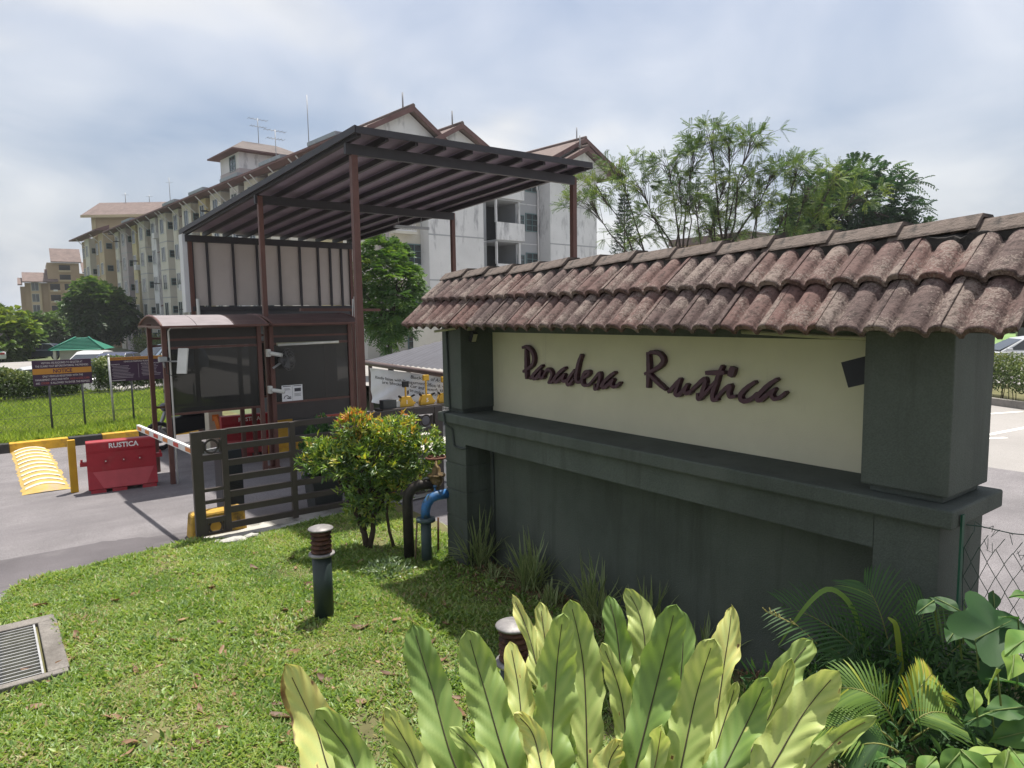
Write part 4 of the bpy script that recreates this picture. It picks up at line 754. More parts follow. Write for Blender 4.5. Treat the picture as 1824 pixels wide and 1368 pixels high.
for t in (.045, .465, .972):
    MB().bar(rp(.0, t, -.175), rp(1.0, t, -.175), .07, .14).build('beam', M_can, cn)
MB().bar(rp(-.008, -.003, -.03), rp(1.008, -.003, -.012), .03, .09).build('fascia', M_can, cn)
for s_ in (-.008, 1.008): MB().bar(rp(s_, -.004, -.02), rp(s_, 1.004, -.012), .03, .09).build('fascia', M_can, cn)
for p in (rp(.06, .44, -.3), rp(.80, .44, -.3)): pass
# rear cladding: panels and battens hung under the roof
M_clad = mat('cladding_grey', (0.52, 0.47, 0.44), .75, .06, 1.5, bump=.1); M_cladw = mat('cladding_white', (0.60, 0.62, 0.64), .6, .05, 2)
xs_ = [3.76, 4.06, 4.60, 5.12, 5.62, 6.10, 6.54, 6.84, 7.12, 7.34]
for i in range(len(xs_)-1): box('cladding_panel', M_clad, cn, xs_[i]+.001, 16.02, 2.86, xs_[i+1]-.001, 16.04, 4.24)
for x in xs_: box('batten', M_can, cn, x-.022, 15.97, 2.84, x+.022, 16.015, 4.24)
box('clad_beam', M_can, cn, 3.70, 15.95, 2.74, 7.40, 16.06, 2.84); box('clad_beam', M_can, cn, 3.70, 15.955, 4.24, 7.40, 16.055, 4.33)
box('skirt_sheet', mat('skirt_grey', (.10, .10, .105), .7, .1, 2), cn, 3.78, 16.0, 2.35, 7.34, 16.03, 2.74)
box('end_sheet', M_cladw, cn, 3.58, 16.0, 2.72, 3.675, 16.30, 4.36)
MB().tube([(3.80, 15.93, 3.0), (3.81, 15.93, 2.2)], .035, 8).build('downpipe', M_whitep, cn)
# lamp hanging under the middle beam
lf = thing('tube_light', 'unlit tube light fitting hanging under the canopy beam', 'tube light', (7.1, 12.1, 4.3)); box('fitting', M_steel, lf, 6.5, 12.06, 4.26, 7.25, 12.14, 4.31)
for x in (6.6, 7.1): MB().tube([(x, 12.10, 4.31), (x-.03, 12.08, 4.40), (x, 12.10, 4.54)], .006, 5).build('hanger', M_steel, lf)
# guard house behind the booths
gh = thing('guard_house', 'dark grey guard house wall behind the two booths under the canopy', 'guard house', (5.4, 14.6, 0))
M_gh = mat('guard_house_grey', (.075, .078, .082), .75, .1, 2)
box('wall', M_gh, gh, 4.75, 13.9, -.03, 6.0, 15.6, 2.45); box('roof_slab', M_can, gh, 4.6, 13.75, 2.451, 6.1, 15.75, 2.55)
w_ = box('window', M_glass, gh, 5.0, 13.88, 1.0, 5.55, 13.899, 2.0)
for x in (5.0, 5.27, 5.55): box('frame', M_brown, w_, x-.02, 13.86, .98, x+.02, 13.879, 2.02)
box('door', M_solid, gh, 5.6, 13.88, 0, 5.95, 13.899, 2.05)
tag(MB().tube([(5.72, 12.3, 2.7), (5.80, 12.3, 2.9)], .01).bar((4.75, 12.55, 2.72), (6.35, 12.55, 2.70), .10, .05).build('roof_beam', M_brown), 'brown beam reaching from the booth roof past the tall post', 'beam')
tag(MB().tube([(5.68, 12.2, .0), (5.68, 12.2, 2.95)], .03, 8).tube([(5.76, 12.25, 0), (5.76, 12.25, 2.4)], .02, 8).build('service_pipe', M_whitep), 'pair of pale service pipes beside the tall canopy post', 'pipe')
# motorcycle parked by kerb
mo = thing('motorcycle', 'black motorcycle parked near the kerb, partly behind the booth', 'motorcycle', (3.3, 15.2, 0))
for x in (2.75, 3.95):
    wh = MB(); wh.tube([(x+.25*math.cos(a), 15.2, .26+.25*math.sin(a)) for a in [2*PI*k/20 for k in range(21)]], .045, 8, False); o = wh.build('wheel', M_black, mo)
    MB().tube([(x, 15.16, .26), (x, 15.24, .26)], .14, 14).build('rim', M_steel, o)
MB().hexa([(2.9, 15.08, .25), (3.9, 15.1, .35), (3.9, 15.3, .35), (2.9, 15.32, .25)], [(3.0, 15.1, .62), (3.95, 15.12, .66), (3.95, 15.28, .66), (3.0, 15.3, .62)]).build('body', M_black, mo, bevel=.05)
MB().hexa([(3.15, 15.07, .62), (4.1, 15.09, .67), (4.1, 15.31, .67), (3.15, 15.33, .62)], [(3.2, 15.1, .78), (4.1, 15.12, .80), (4.1, 15.28, .80), (3.2, 15.3, .78)]).build('seat', M_black, mo, bevel=.04)
MB().tube([(2.72, 15.2, .3), (2.95, 15.2, .9)], .035).tube([(3.02, 14.9, .98), (2.95, 15.05, .95), (2.95, 15.35, .95), (3.02, 15.5, .98)], .015).build('fork', M_steel, mo); MB().lathe([(.05, -.02), (.09, .04), (.085, .10), (.03, .14)], (2.88, 15.2, .78), 12).build('headlight', M_glass, mo)
for y in (14.92, 15.48): MB().tube([(2.98, y, .96), (2.95, y-.02, 1.10)], .006, 5).box(2.94, y-.08, 1.09, 2.96, y+.04, 1.16).build('mirror', M_black, mo)
# ================================================================== NOTICE BOARDS AND LEFT FENCE
M_purple = mat('sign_purple', (0.055, 0.030, 0.062), .5, .08, 4); M_amber = mat('sign_amber', (0.50, 0.24, 0.045), .5, .06, 4); M_sgr = mat('sign_back', (.3, .3, .3), .6, .1, 5); M_post = mat('fence_steel', (0.09, 0.095, 0.10), .6, .2, 8); M_sred = mat('sign_red', (.45, .10, .07), .5, .1, 5)
M_stxt = mat('sign_text', (.66, .64, .66), .6, .05, 5)
nb = thing('notice_board', 'purple notice board with orange NOTICE band on two dark posts', 'notice board', (1.5, 18.4, 0))
box('panel', M_purple, nb, .915, 18.40, 1.155, 2.03, 18.425, 1.715, bevel=.003); box('band', M_amber, nb, .917, 18.394, 1.41, 2.028, 18.3995, 1.535)
for x in (1.20, 1.83): MB().tube([(x, 18.46, -.03), (x, 18.46, 1.70)], .022, 8).build('post', M_post, nb)
tx = (1, 0, 0); cxm = 1.4725
text('VISITORS ARE REQUIRED TO REGISTER AT', .062, M_stxt, nb, (cxm, 18.398, 1.655), tx, width=.78); text('THE GUARD POST BEFORE ENTERING THE PREMISES', .062, M_stxt, nb, (cxm, 18.398, 1.585), tx, width=1.0)
text('NOTICE', .115, mat('sign_maroon', (.10, .03, .05), .5, .1, 5), nb, (cxm, 18.3925, 1.472), tx, bold=.03, width=.36)
text('ONLY VEHICLES REGISTERED WITH THE', .062, M_stxt, nb, (cxm, 18.398, 1.36), tx, width=.76)
text('MANAGEMENT OFFICE AND WITH', .062, M_stxt, nb, (1.265, 18.398, 1.285), tx, width=.62); text('VALID ACCESS CARD', .062, M_sred, nb, (1.79, 18.398, 1.285), tx, width=.38)
text('AND', .062, M_stxt, nb, (1.00, 18.398, 1.21), tx, width=.075); text('STICKER', .062, M_sred, nb, (1.135, 18.398, 1.21), tx, width=.15); text('IS ALLOWED TO ENTER THE PREMISES', .062, M_stxt, nb, (1.605, 18.398, 1.21), tx, width=.74)
nb = thing('notice_board', 'purple parking rules board with two columns of small white text', 'notice board', (2.95, 18.4, 0))
box('panel', M_purple, nb, 2.37, 18.42, 1.15, 3.53, 18.445, 1.715, bevel=.003); box('band', M_amber, nb, 2.372, 18.414, 1.645, 3.528, 18.4195, 1.712)
MB().tube([(2.41, 18.39, -.03), (2.38, 18.39, 1.76)], .024, 8).lathe([(.03, 1.74), (.035, 1.77), (.01, 1.80)], (2.38, 18.39, 0), 10).build('post', M_galv, nb); MB().tube([(2.83, 18.48, -.03), (2.83, 18.48, 1.7)], .022, 8).build('post', M_post, nb); MB().tube([(3.53, 18.48, -.03), (3.53, 18.48, 1.76)], .022, 8).build('post', M_galv, nb)
text('WELCOME TO PARADESA RUSTICA CONDOMINIUM', .05, mat('sign_brown', (.12, .04, .03), .5, .1, 5), nb, (2.95, 18.4125, 1.678), tx, width=1.05); text('VEHICLES PARKING RULES', .05, M_stxt, nb, (2.95, 18.418, 1.605), tx, width=.52)
text('RESIDENTS', .035, M_stxt, nb, (2.42, 18.418, 1.545), tx, align='LEFT', width=.18); text('VISITORS & CONTRACTORS', .035, M_stxt, nb, (3.04, 18.418, 1.545), tx, align='LEFT', width=.40)
M_stxt2 = mat('sign_small_text', (.34, .31, .36), .6, .1, 5); rt = random.Random(4)
for c0, ws, k0 in ((2.44, .46, 9), (3.05, .42, 8)):
    for k in range(k0): box('text_line', M_stxt2, nb, c0+.02*(k % 3 == 1), 18.4165, 1.50-.034*k, c0+ws*rt.uniform(.7, 1), 18.4195, 1.510-.034*k)
box('text_line', M_stxt2, nb, 2.985, 18.4165, 1.22, 2.991, 18.4195, 1.55); box('text_line', M_stxt, nb, 2.42, 18.4165, 1.17, 2.70, 18.4195, 1.18)
fe = thing('chain_link_fence', 'chain link fence with a slanting brace along the striped kerb', 'fence', (1.0, 18.5, 0))
mb = MB()
def diag(x0, x1, z0, z1, step, r, y):
    hgt = z1-z0; x = x0-hgt
    while x < x1:
        for a, b in (((x, z0), (x+hgt, z1)), ((x+hgt, z0), (x, z1))):
            (ax_, az_), (bx_, bz_) = a, b
            if ax_ > bx_: (ax_, az_), (bx_, bz_) = (bx_, bz_), (ax_, az_)
            s0 = max(0, (x0-ax_)/(bx_-ax_)); s1 = min(1, (x1-ax_)/(bx_-ax_))
            if s1-s0 > .02: mb.tube([(ax_+(bx_-ax_)*s0, y, az_+(bz_-az_)*s0), (ax_+(bx_-ax_)*s1, y, az_+(bz_-az_)*s1)], r, 3, False)
        x += step
diag(-.55, 4.2, .04, .92, .085, .0022, 18.50); mb.build('wire_mesh', M_post, fe)
for z in (.05, .48, .92): MB().tube([(-.55, 18.50, z), (4.2, 18.50, z)], .004, 5).build('tension_wire', M_post, fe)
MB().tube([(-.62, 18.48, .78), (.52, 18.40, .03)], .02, 6).build('brace', M_post, fe)
for x in (-.6, 4.2): MB().tube([(x, 18.5, 0), (x, 18.5, 1.0)], .024, 8).build('post', M_post, fe)
# ================================================================== RIGHT OF GATE: pedestrian sign, planters, clamps, banner, shelter
ps = thing('notice_board', 'red-topped pedestrian walkway sign behind the gate rails', 'notice board', (3.97, 9.35, 0))
box('panel', mat('sign_mauve', (.10, .07, .10), .5, .1, 4), ps, 3.71, 9.34, .78, 4.24, 9.36, 1.21, bevel=.003); box('band', M_sred, ps, 3.712, 9.333, 1.09, 4.238, 9.3395, 1.208)
text('PEDESTRIAN WALKWAY', .075, M_stxt, ps, (3.975, 9.332, 1.15), tx, width=.48); 
for k, s_ in enumerate(('1. Residents are required to use', 'the pedestrian walkway using', 'their access card', '2. Visitors are required to', 'register at the guard post')): text(s_, .045, M_stxt, ps, (3.735, 9.338, 1.04-.055*k), tx, align='LEFT')
for x in (3.78, 4.17): MB().tube([(x, 9.38, -.03), (x, 9.38, 1.15)], .018, 8).build('post', M_post, ps)
M_plant = mat('planter_grey', (.055, .06, .062), .7, .15, 5)
def planter(x, y, w, d, label):
    p = thing('planter', label, 'planter', (x, y, 0)); mb = MB(); h = .42
    mb.hexa([(x-w*.42, y-d*.42, -.02), (x+w*.42, y-d*.42, -.02), (x+w*.42, y+d*.42, -.02), (x-w*.42, y+d*.42, -.02)], [(x-w/2, y-d/2, h), (x+w/2, y-d/2, h), (x+w/2, y+d/2, h), (x-w/2, y+d/2, h)]).build('box', M_plant, p, bevel=.01)
    for a in ((x-w/2-.02, y-d/2-.02, x+w/2+.02, y-d/2+.02), (x-w/2-.02, y+d/2-.02, x+w/2+.02, y+d/2+.02), (x-w/2-.02, y-d/2+.02, x-w/2+.02, y+d/2-.02), (x+w/2-.02, y-d/2+.02, x+w/2+.02, y+d/2-.02)): box('rim', M_plant, p, a[0], a[1], h-.05, a[2], a[3], h+.015)
    box('soil', mat('pot_soil', (.05, .035, .025), .95, .3, 12), p, x-w/2+.021, y-d/2+.021, h-.03, x+w/2-.021, y+d/2-.021, h+.003)
planter(3.62, 8.98, .44, .36, 'grey planter box behind the gate holding the conifer'); planter(4.62, 8.95, .46, .34, 'dark planter box behind the gate near the valve')
# low plinth with wheel clamps
pt = tag(MB().box(6.5, 12.85, .60, 8.6, 13.25, .66).box(6.55, 12.9, -.03, 6.62, 13.2, .60).box(8.5, 12.9, -.03, 8.57, 13.2, .60).build('shelf', M_gate, bevel=.01), 'dark steel shelf holding the yellow wheel clamps', 'shelf')
M_clamp = mat('clamp_yellow', (0.55, 0.33, 0.02), .45, .12, 6, spec=.45)
def clamp(x, num, tall, label, blk):
    c = thing('wheel_clamp', label, 'wheel clamp', (x, 13.0, .662), 0, 'yellow wheel clamps on the shelf')
    MB().prism([(-.17, .0), (.15, .0), (.22, .08), (.17, .09), (.10, .21), (-.11, .21), (-.17, .09)], -.05, .05, lambda u, v, t: (u, t, v)).build('plate', M_clamp, c, False, bevel=.006)
    for s_ in (-1, 1): MB().bar((s_*.12, 0, .20), (s_*.19, -.05, .24), .035).build('jaw', M_black, c, False)
    MB().bar((.0, 0, .20), (.0, 0, tall), .03).build('bar', M_clamp, c, False); box('handle', blk, c, -.07, -.03, tall, .07, .03, tall+.12, False, bevel=.005)
    if num: text(num, .12, M_white, c, (.0, -.0515, .095), (1, 0, 0), world=False, bold=.02)
clamp(7.12, '1', .42, 'yellow wheel clamp numbered 1 with a dark handle', M_black); clamp(7.62, '5', .52, 'yellow wheel clamp numbered 5 with a tall yellow handle', M_clamp); clamp(8.08, '', .45, 'yellow wheel clamp cut off by the sign wall edge', M_clamp)
sp = thing('speaker_box', 'small grey metal box on the shelf beside clamp one', 'box', (6.72, 13.0, .66)); box('case', M_plant, sp, 6.55, 12.92, .66, 6.86, 13.1, .84, bevel=.01); box('cover', M_steel, sp, 6.861, 12.94, .67, 6.95, 13.08, .80)
# bike shelter with banner along X = 8.2
sh = thing('shelter', 'dark corrugated shelter roof with round brown gutter behind the gate', 'shelter', (9.0, 15, 0))
M_corr = mat('corrugated_grey', (.085, .085, .10), .5, .12, 3); M_gut = mat('gutter_brown', (.12, .085, .08), .5, .12, 4)
MB().tube([(8.2, 12.2, 1.24), (8.2, 17.3, 1.34)], .065, 12).build('gutter', M_gut, sh)
mb = MB(); n = 61; V = []; F = []
for i in range(n):
    y = 12.3+5.0*i/(n-1); z = .018*math.sin(i*PI/1.5); hip = max(0, (y-15.6)/1.7)
    V += [(8.22, y, 1.37+z), (8.22+1.9*(1-.75*hip), y-hip*.5, 1.37+.62*(1-.75*hip)+z)]
for i in range(n-1): F.append((2*i, 2*i+1, 2*i+3, 2*i+2))
mb.add(V, F, True).build('roof_sheet', M_corr, sh)
for y in (12.6, 15.0, 17.1): box('post', M_gut, sh, 8.30, y, -.03, 8.38, y+.08, 1.33)
ot = MB(); V = []; F = []
for j in range(5):
    for i in range(61): y = 12.3+2.9*i/60; V.append((9.55+.3*j, y, 1.83+.17*j+.035*abs(math.sin(i*PI/5))-.02*(j % 2)))
for j in range(4):
    for i in range(60): F.append((j*61+i, j*61+i+1, (j+1)*61+i+1, (j+1)*61+i))
ot.add(V, F, True).build('tile_roof', M_tile, sh)
bn = thing('banner', 'white wrinkled banner with faint black lettering under the shelter gutter', 'banner', (8.26, 15, 0))
ny, nz_ = 70, 26; V = []; F = []
def bx_(y, z): return 8.27+.018*math.sin(7*(y*.7+z*1.9))+.014*math.sin(17*(y*.35+z)+1)+.02*math.sin(3*y)*(1.2-z)
for i in range(ny):
    for j in range(nz_): y = 12.6+4.4*i/(ny-1); z = .28+.92*j/(nz_-1); V.append((bx_(y, z), y, z))
for i in range(ny-1):
    for j in range(nz_-1): F.append((i*nz_+j, i*nz_+j+1, (i+1)*nz_+j+1, (i+1)*nz_+j))
me = bpy.data.meshes.new('sheet'); me.from_pydata(V, [], F); me.update(); me.polygons.foreach_set('use_smooth', [True]*len(F)); link('sheet', me, mat('banner_vinyl', (.85, .87, .90), .45, .04, 3), bn)
for s_, y, z, w in (('Blocking of Access', 13.9, 1.10, 1.8), ('Kindly liaise with Management Office if you', 14.9, .97, 3.6), ('are blocking a car and need time', 14.7, .87, 3.2), ('to make a payment', 14.0, .76, 1.9), ('Car Management Services', 13.9, .48, 2.4)):
    o = text(s_, .11, M_ink, bn, (0, y, z), (0, -1, 0), width=w)
    for v in o.data.vertices: v.co.x = bx_(v.co.y+15, v.co.z)-.006-8.26+v.co.x*0

sheet('forecourt', mat('forecourt_concrete', (.52, .50, .46), .9, .12, 2, bump=.3, stain=(.36, .34, .31), sscale=1.2, sthr=(.5, .7)), [(5.7, 8.5), (13, 8.5), (13, 13.9), (5.7, 13.9)], -.022)
# ================================================================== PLANTS NEAR THE CAMERA
def strips(P, Sd, hw, tc, te):
    """ribbons: P (n,s,3) centre lines, Sd (n,s,3) side vectors, hw (n,s) half widths; darker or paler edge via tint"""
    n, s, _ = P.shape; V = np.stack([P+Sd*hw[..., None], P-np.cross(Sd, np.gradient(P, axis=1))*0, P-Sd*hw[..., None]], 2)
    V = V.reshape(-1, 3); T = np.stack([np.broadcast_to(te, (n, s)), np.broadcast_to(tc, (n, s)), np.broadcast_to(te, (n, s))], 2).ravel()
    i = (np.arange(n)[:, None]*s+np.arange(s-1)[None])*3; i = i.ravel()
    F = np.concatenate([np.stack([i+k, i+k+1, i+k+4, i+k+3], 1) for k in (0, 1)]); return V, F, T
def arcs(base, az, el, L, bend, s=7):
    t = np.linspace(0, 1, s)[None, :]; az = az[:, None]; e = el[:, None]-bend[:, None]*t
    st = L[:, None]/(s-1); dx = np.cos(e)*np.cos(az)*st; dy = np.cos(e)*np.sin(az)*st; dz = np.sin(e)*st
    P = np.stack([np.cumsum(dx, 1)-dx, np.cumsum(dy, 1)-dy, np.cumsum(dz, 1)-dz], 2)+base[:, None, :]
    Sd = np.stack([-np.sin(az)*np.ones_like(t), np.cos(az)*np.ones_like(t), np.zeros_like(e)], 2); return P, Sd
M_varieg = leafmat('variegated_blade', [(0, (0.06, 0.12, 0.035)), (.5, (0.14, 0.21, 0.07)), (1, (0.46, 0.50, 0.24))], .3, .5, .04)
def clump(x, y, n, L, label, seed, w=.009, name='spider_plant'):
    g_ = np.random.default_rng(seed); z = lz(x, y); b = np.stack([x+g_.normal(size=n)*.04, y+g_.normal(size=n)*.05, np.full(n, z)], 1)
    az = g_.uniform(0, 2*PI, n); el = g_.uniform(.75, 1.55, n); Ls = L*g_.uniform(.55, 1.1, n); bend = g_.uniform(.1, 1.5, n)*(1.7-el)*1.2
    P, Sd = arcs(b, az, el, Ls, bend); P[..., 0] = np.minimum(P[..., 0], 4.10); tt = np.linspace(0, 1, 7); hw = w*np.sin(PI*np.clip(tt*.9+.08, 0, 1))[None]*np.ones((n, 1))
    V, F, T = strips(P, Sd, hw, .35, 1.0); T = np.clip(T+np.repeat(g_.normal(size=n)*.1, 21), 0, 1)
    t_ = thing(name, label, 'plant', (x, y, z), 0, 'striped grass plants along the wall foot'); o = link('foliage', mesh_np('foliage', V, F, T, True), M_varieg, t_); return t_
clump(3.92, 5.75, 95, .62, 'tall striped grass clump at the foot of the left pillar', 1)
clump(3.93, 4.90, 90, .55, 'striped grass clump second from the left pillar', 2)
clump(3.95, 4.05, 55, .60, 'striped grass clump in the middle of the wall foot', 3)
clump(3.97, 3.50, 45, .58, 'dark striped grass clump behind the tallest fern leaves', 4)
clump(3.86, 5.35, 34, .22, 'low grass tuft between the two left striped clumps', 5)
clump(3.90, 4.55, 40, .24, 'low grass tuft right of the second striped clump', 6)
clump(3.97, 2.95, 40, .45, 'sparse grass clump right of the fern against the wall', 7)
# weed patch, orange-leaved twigs
def leafy(x, y, r, h, n, ll, lw, M, label, seed, name, cat='plant', tint=(.3, .8), stems=8, zb=None):
    g_ = np.random.default_rng(seed); z = lz(x, y) if zb is None else zb; t_ = thing(name, label, cat, (x, y, z))
    d = norm(g_.normal(size=(n, 3))); d[:, 2] = np.abs(d[:, 2]); P = np.array([x, y, z])+d*np.array([r, r, h])*g_.uniform(.35, 1, (n, 1))
    D = norm(d+g_.normal(size=(n, 3))*.5); link('foliage', leaf_mesh('foliage', P, D, d+g_.normal(size=(n, 3))*.4+np.array([0, 0, .8]), ll*g_.uniform(.7, 1.2, n), lw*g_.uniform(.7, 1.2, n), g_.uniform(tint[0], tint[1], n)), M, t_)
    mb = MB()
    for k in range(stems): q = P[g_.integers(n)]; mb.tube([(x, y, z-.01), (np.array([x, y, z])+q)/2+g_.normal(size=3)*.01, q], [.006, .004, .002], 5, False)
    mb.build('stem', mat('twig', (.09, .06, .04), .9, .2, 10), t_); return t_
M_weed = leafmat('weed_leaf', [(0, (.05, .11, .03)), (.6, (.13, .21, .07)), (1, (.30, .36, .18))], .3, .4, .1)
leafy(3.12, 6.18, .28, .14, 420, .055, .026, M_weed, 'low leafy weed patch on the lawn before the pipes', 11, 'weed')
leafy(3.62, 6.55, .09, .16, 90, .04, .018, M_grass, 'small yellow green weed between the two pipes', 12, 'weed', tint=(.6, 1))
# ---------------------------------------------------------------- shrub with orange new growth
sb = thing('shrub', 'rounded green shrub with orange and yellow leaf tips before the gate', 'shrub', (3.32, 6.95, 0))
lobes = [((3.34, 6.95, 1.12), (.52, .46, .34), 430), ((2.98, 7.24, 1.06), (.30, .30, .22), 200), ((3.78, 6.62, 1.10), (.30, .30, .25), 210), ((3.22, 7.04, 1.40), (.22, .22, .24), 150), ((3.50, 6.82, 1.30), (.34, .30, .20), 150), ((3.36, 6.96, .74), (.42, .36, .26), 240), ((3.28, 7.0, .46), (.24, .22, .16), 80), ((3.62, 6.72, .86), (.3, .28, .22), 130)]
T_ = []; O_ = []
for k, (c, r, n) in enumerate(lobes):
    p, d = ellipsoid_tips(c, (r[0]*1.06, r[1]*1.06, r[2]*1.06), n, .5, .42, 40+k); T_.append(p); O_.append(d)
T_ = np.concatenate(T_); O_ = norm(np.concatenate(O_)+np.array([0, 0, .7])); nT = len(T_)
hgt = T_[:, 2]; outer = norm(T_-np.array([3.35, 6.95, .95])); topn = np.clip((hgt-1.12)/.42, 0, 1)
new = (RNG.uniform(size=nT) < .06+.45*topn) & (O_[:, 2] > .15)
tip_t = np.where(new, RNG.uniform(.52, .72, nT)+.24*np.clip(1-np.linalg.norm(T_-np.array([3.2, 7.05, 1.52]), axis=1)/.38, 0, 1)+.16*(RNG.uniform(size=nT) < .16), RNG.uniform(.18, .62, nT)+.10*topn)
k = 7; P = np.repeat(T_, k, 0)+RNG.normal(size=(nT*k, 3))*.016; ph = np.tile(np.arange(k)*2.4, nT); base = np.repeat(O_, k, 0)
D = norm(base*RNG.uniform(.3, 1.2, (nT*k, 1))+RNG.normal(size=(nT*k, 3))*.55); tn = np.clip(np.repeat(tip_t, k)+RNG.normal(size=nT*k)*.06, 0, 1)
M_shrub = leafmat('shrub_leaf', [(0, (.025, .06, .018)), (.3, (.07, .15, .03)), (.5, (.18, .30, .045)), (.68, (.42, .46, .07)), (.82, (.60, .34, .07)), (1, (.58, .16, .08))], .38, .35, .07)
link('crown', leaf_mesh('crown', P, D, base+RNG.normal(size=base.shape)*.5, RNG.uniform(.05, .095, nT*k), RNG.uniform(.017, .027, nT*k), tn), M_shrub, sb)
M_bark = mat('bark', (.07, .052, .038), .95, .3, 14, bump=.6, bscale=50)
mb = MB()
for a, b, r in (((3.30, 7.0, -.05), (3.18, 7.10, .62), .042), ((3.30, 7.0, -.05), (3.40, 6.92, .66), .036), ((3.28, 7.0, .22), (3.02, 7.2, .9), .022), ((3.33, 6.98, .3), (3.6, 6.75, .95), .022), ((3.30, 7.0, .3), (3.30, 7.0, 1.2), .02)):
    a = Vector(a); b = Vector(b); mb.tube([a, a.lerp(b, .35)+Vector((.015, -.01, 0)), a.lerp(b, .7)+Vector((-.01, .01, .0)), b], [r, r*.85, r*.65, r*.4], 8)
for i in range(46):
    e = T_[RNG.integers(nT)]; s_ = np.array([3.30+RNG.normal()*.08, 6.98+RNG.normal()*.08, RNG.uniform(.4, .75)]); mb.tube([s_, (s_+e)/2+RNG.normal(size=3)*.03, e], [.012, .008, .003], 5, False)
mb.build('trunk', M_bark, sb); MB().tube([(3.54, 6.80, -.05), (3.49, 6.84, .2), (3.47, 6.85, .42), (3.50, 6.82, .7), (3.48, 6.83, .95)], [.02, .017, .016, .013, .008], 7).build('trunk', M_bark, sb)
# ---------------------------------------------------------------- potted conifers behind the gate
M_thuja = leafmat('thuja', [(0, (.02, .06, .02)), (.6, (.06, .15, .04)), (1, (.13, .26, .06))], .25, .5, .04)
def conifer(c, r, n, label, seed, name='potted_conifer', ll=.07, lw=.03):
    g_ = np.random.default_rng(seed); t_ = thing(name, label, 'shrub', (c[0], c[1], .40)); p, d = ellipsoid_tips(c, r, n, .3, .35, seed)
    P = np.repeat(p, 6, 0)+g_.normal(size=(n*6, 3))*.03; dd_ = np.repeat(d, 6, 0); D = norm(dd_*.5+np.array([0, 0, .9])+g_.normal(size=P.shape)*.45)
    link('crown', leaf_mesh('crown', P, D, dd_+g_.normal(size=P.shape)*.3, ll, lw, np.clip(g_.uniform(.1, .9, n*6), 0, 1)), M_thuja, t_); MB().tube([(c[0], c[1], .40), (c[0], c[1], c[2])], [.03, .015], 6).build('trunk', M_bark, t_)
conifer((3.58, 9.0, .80), (.36, .3, .40), 420, 'bright green feathery conifer in the planter behind the gate', 61)
conifer((4.62, 8.98, .70), (.3, .25, .28), 220, 'dark bushy plant in the planter near the valve', 62, 'potted_shrub')
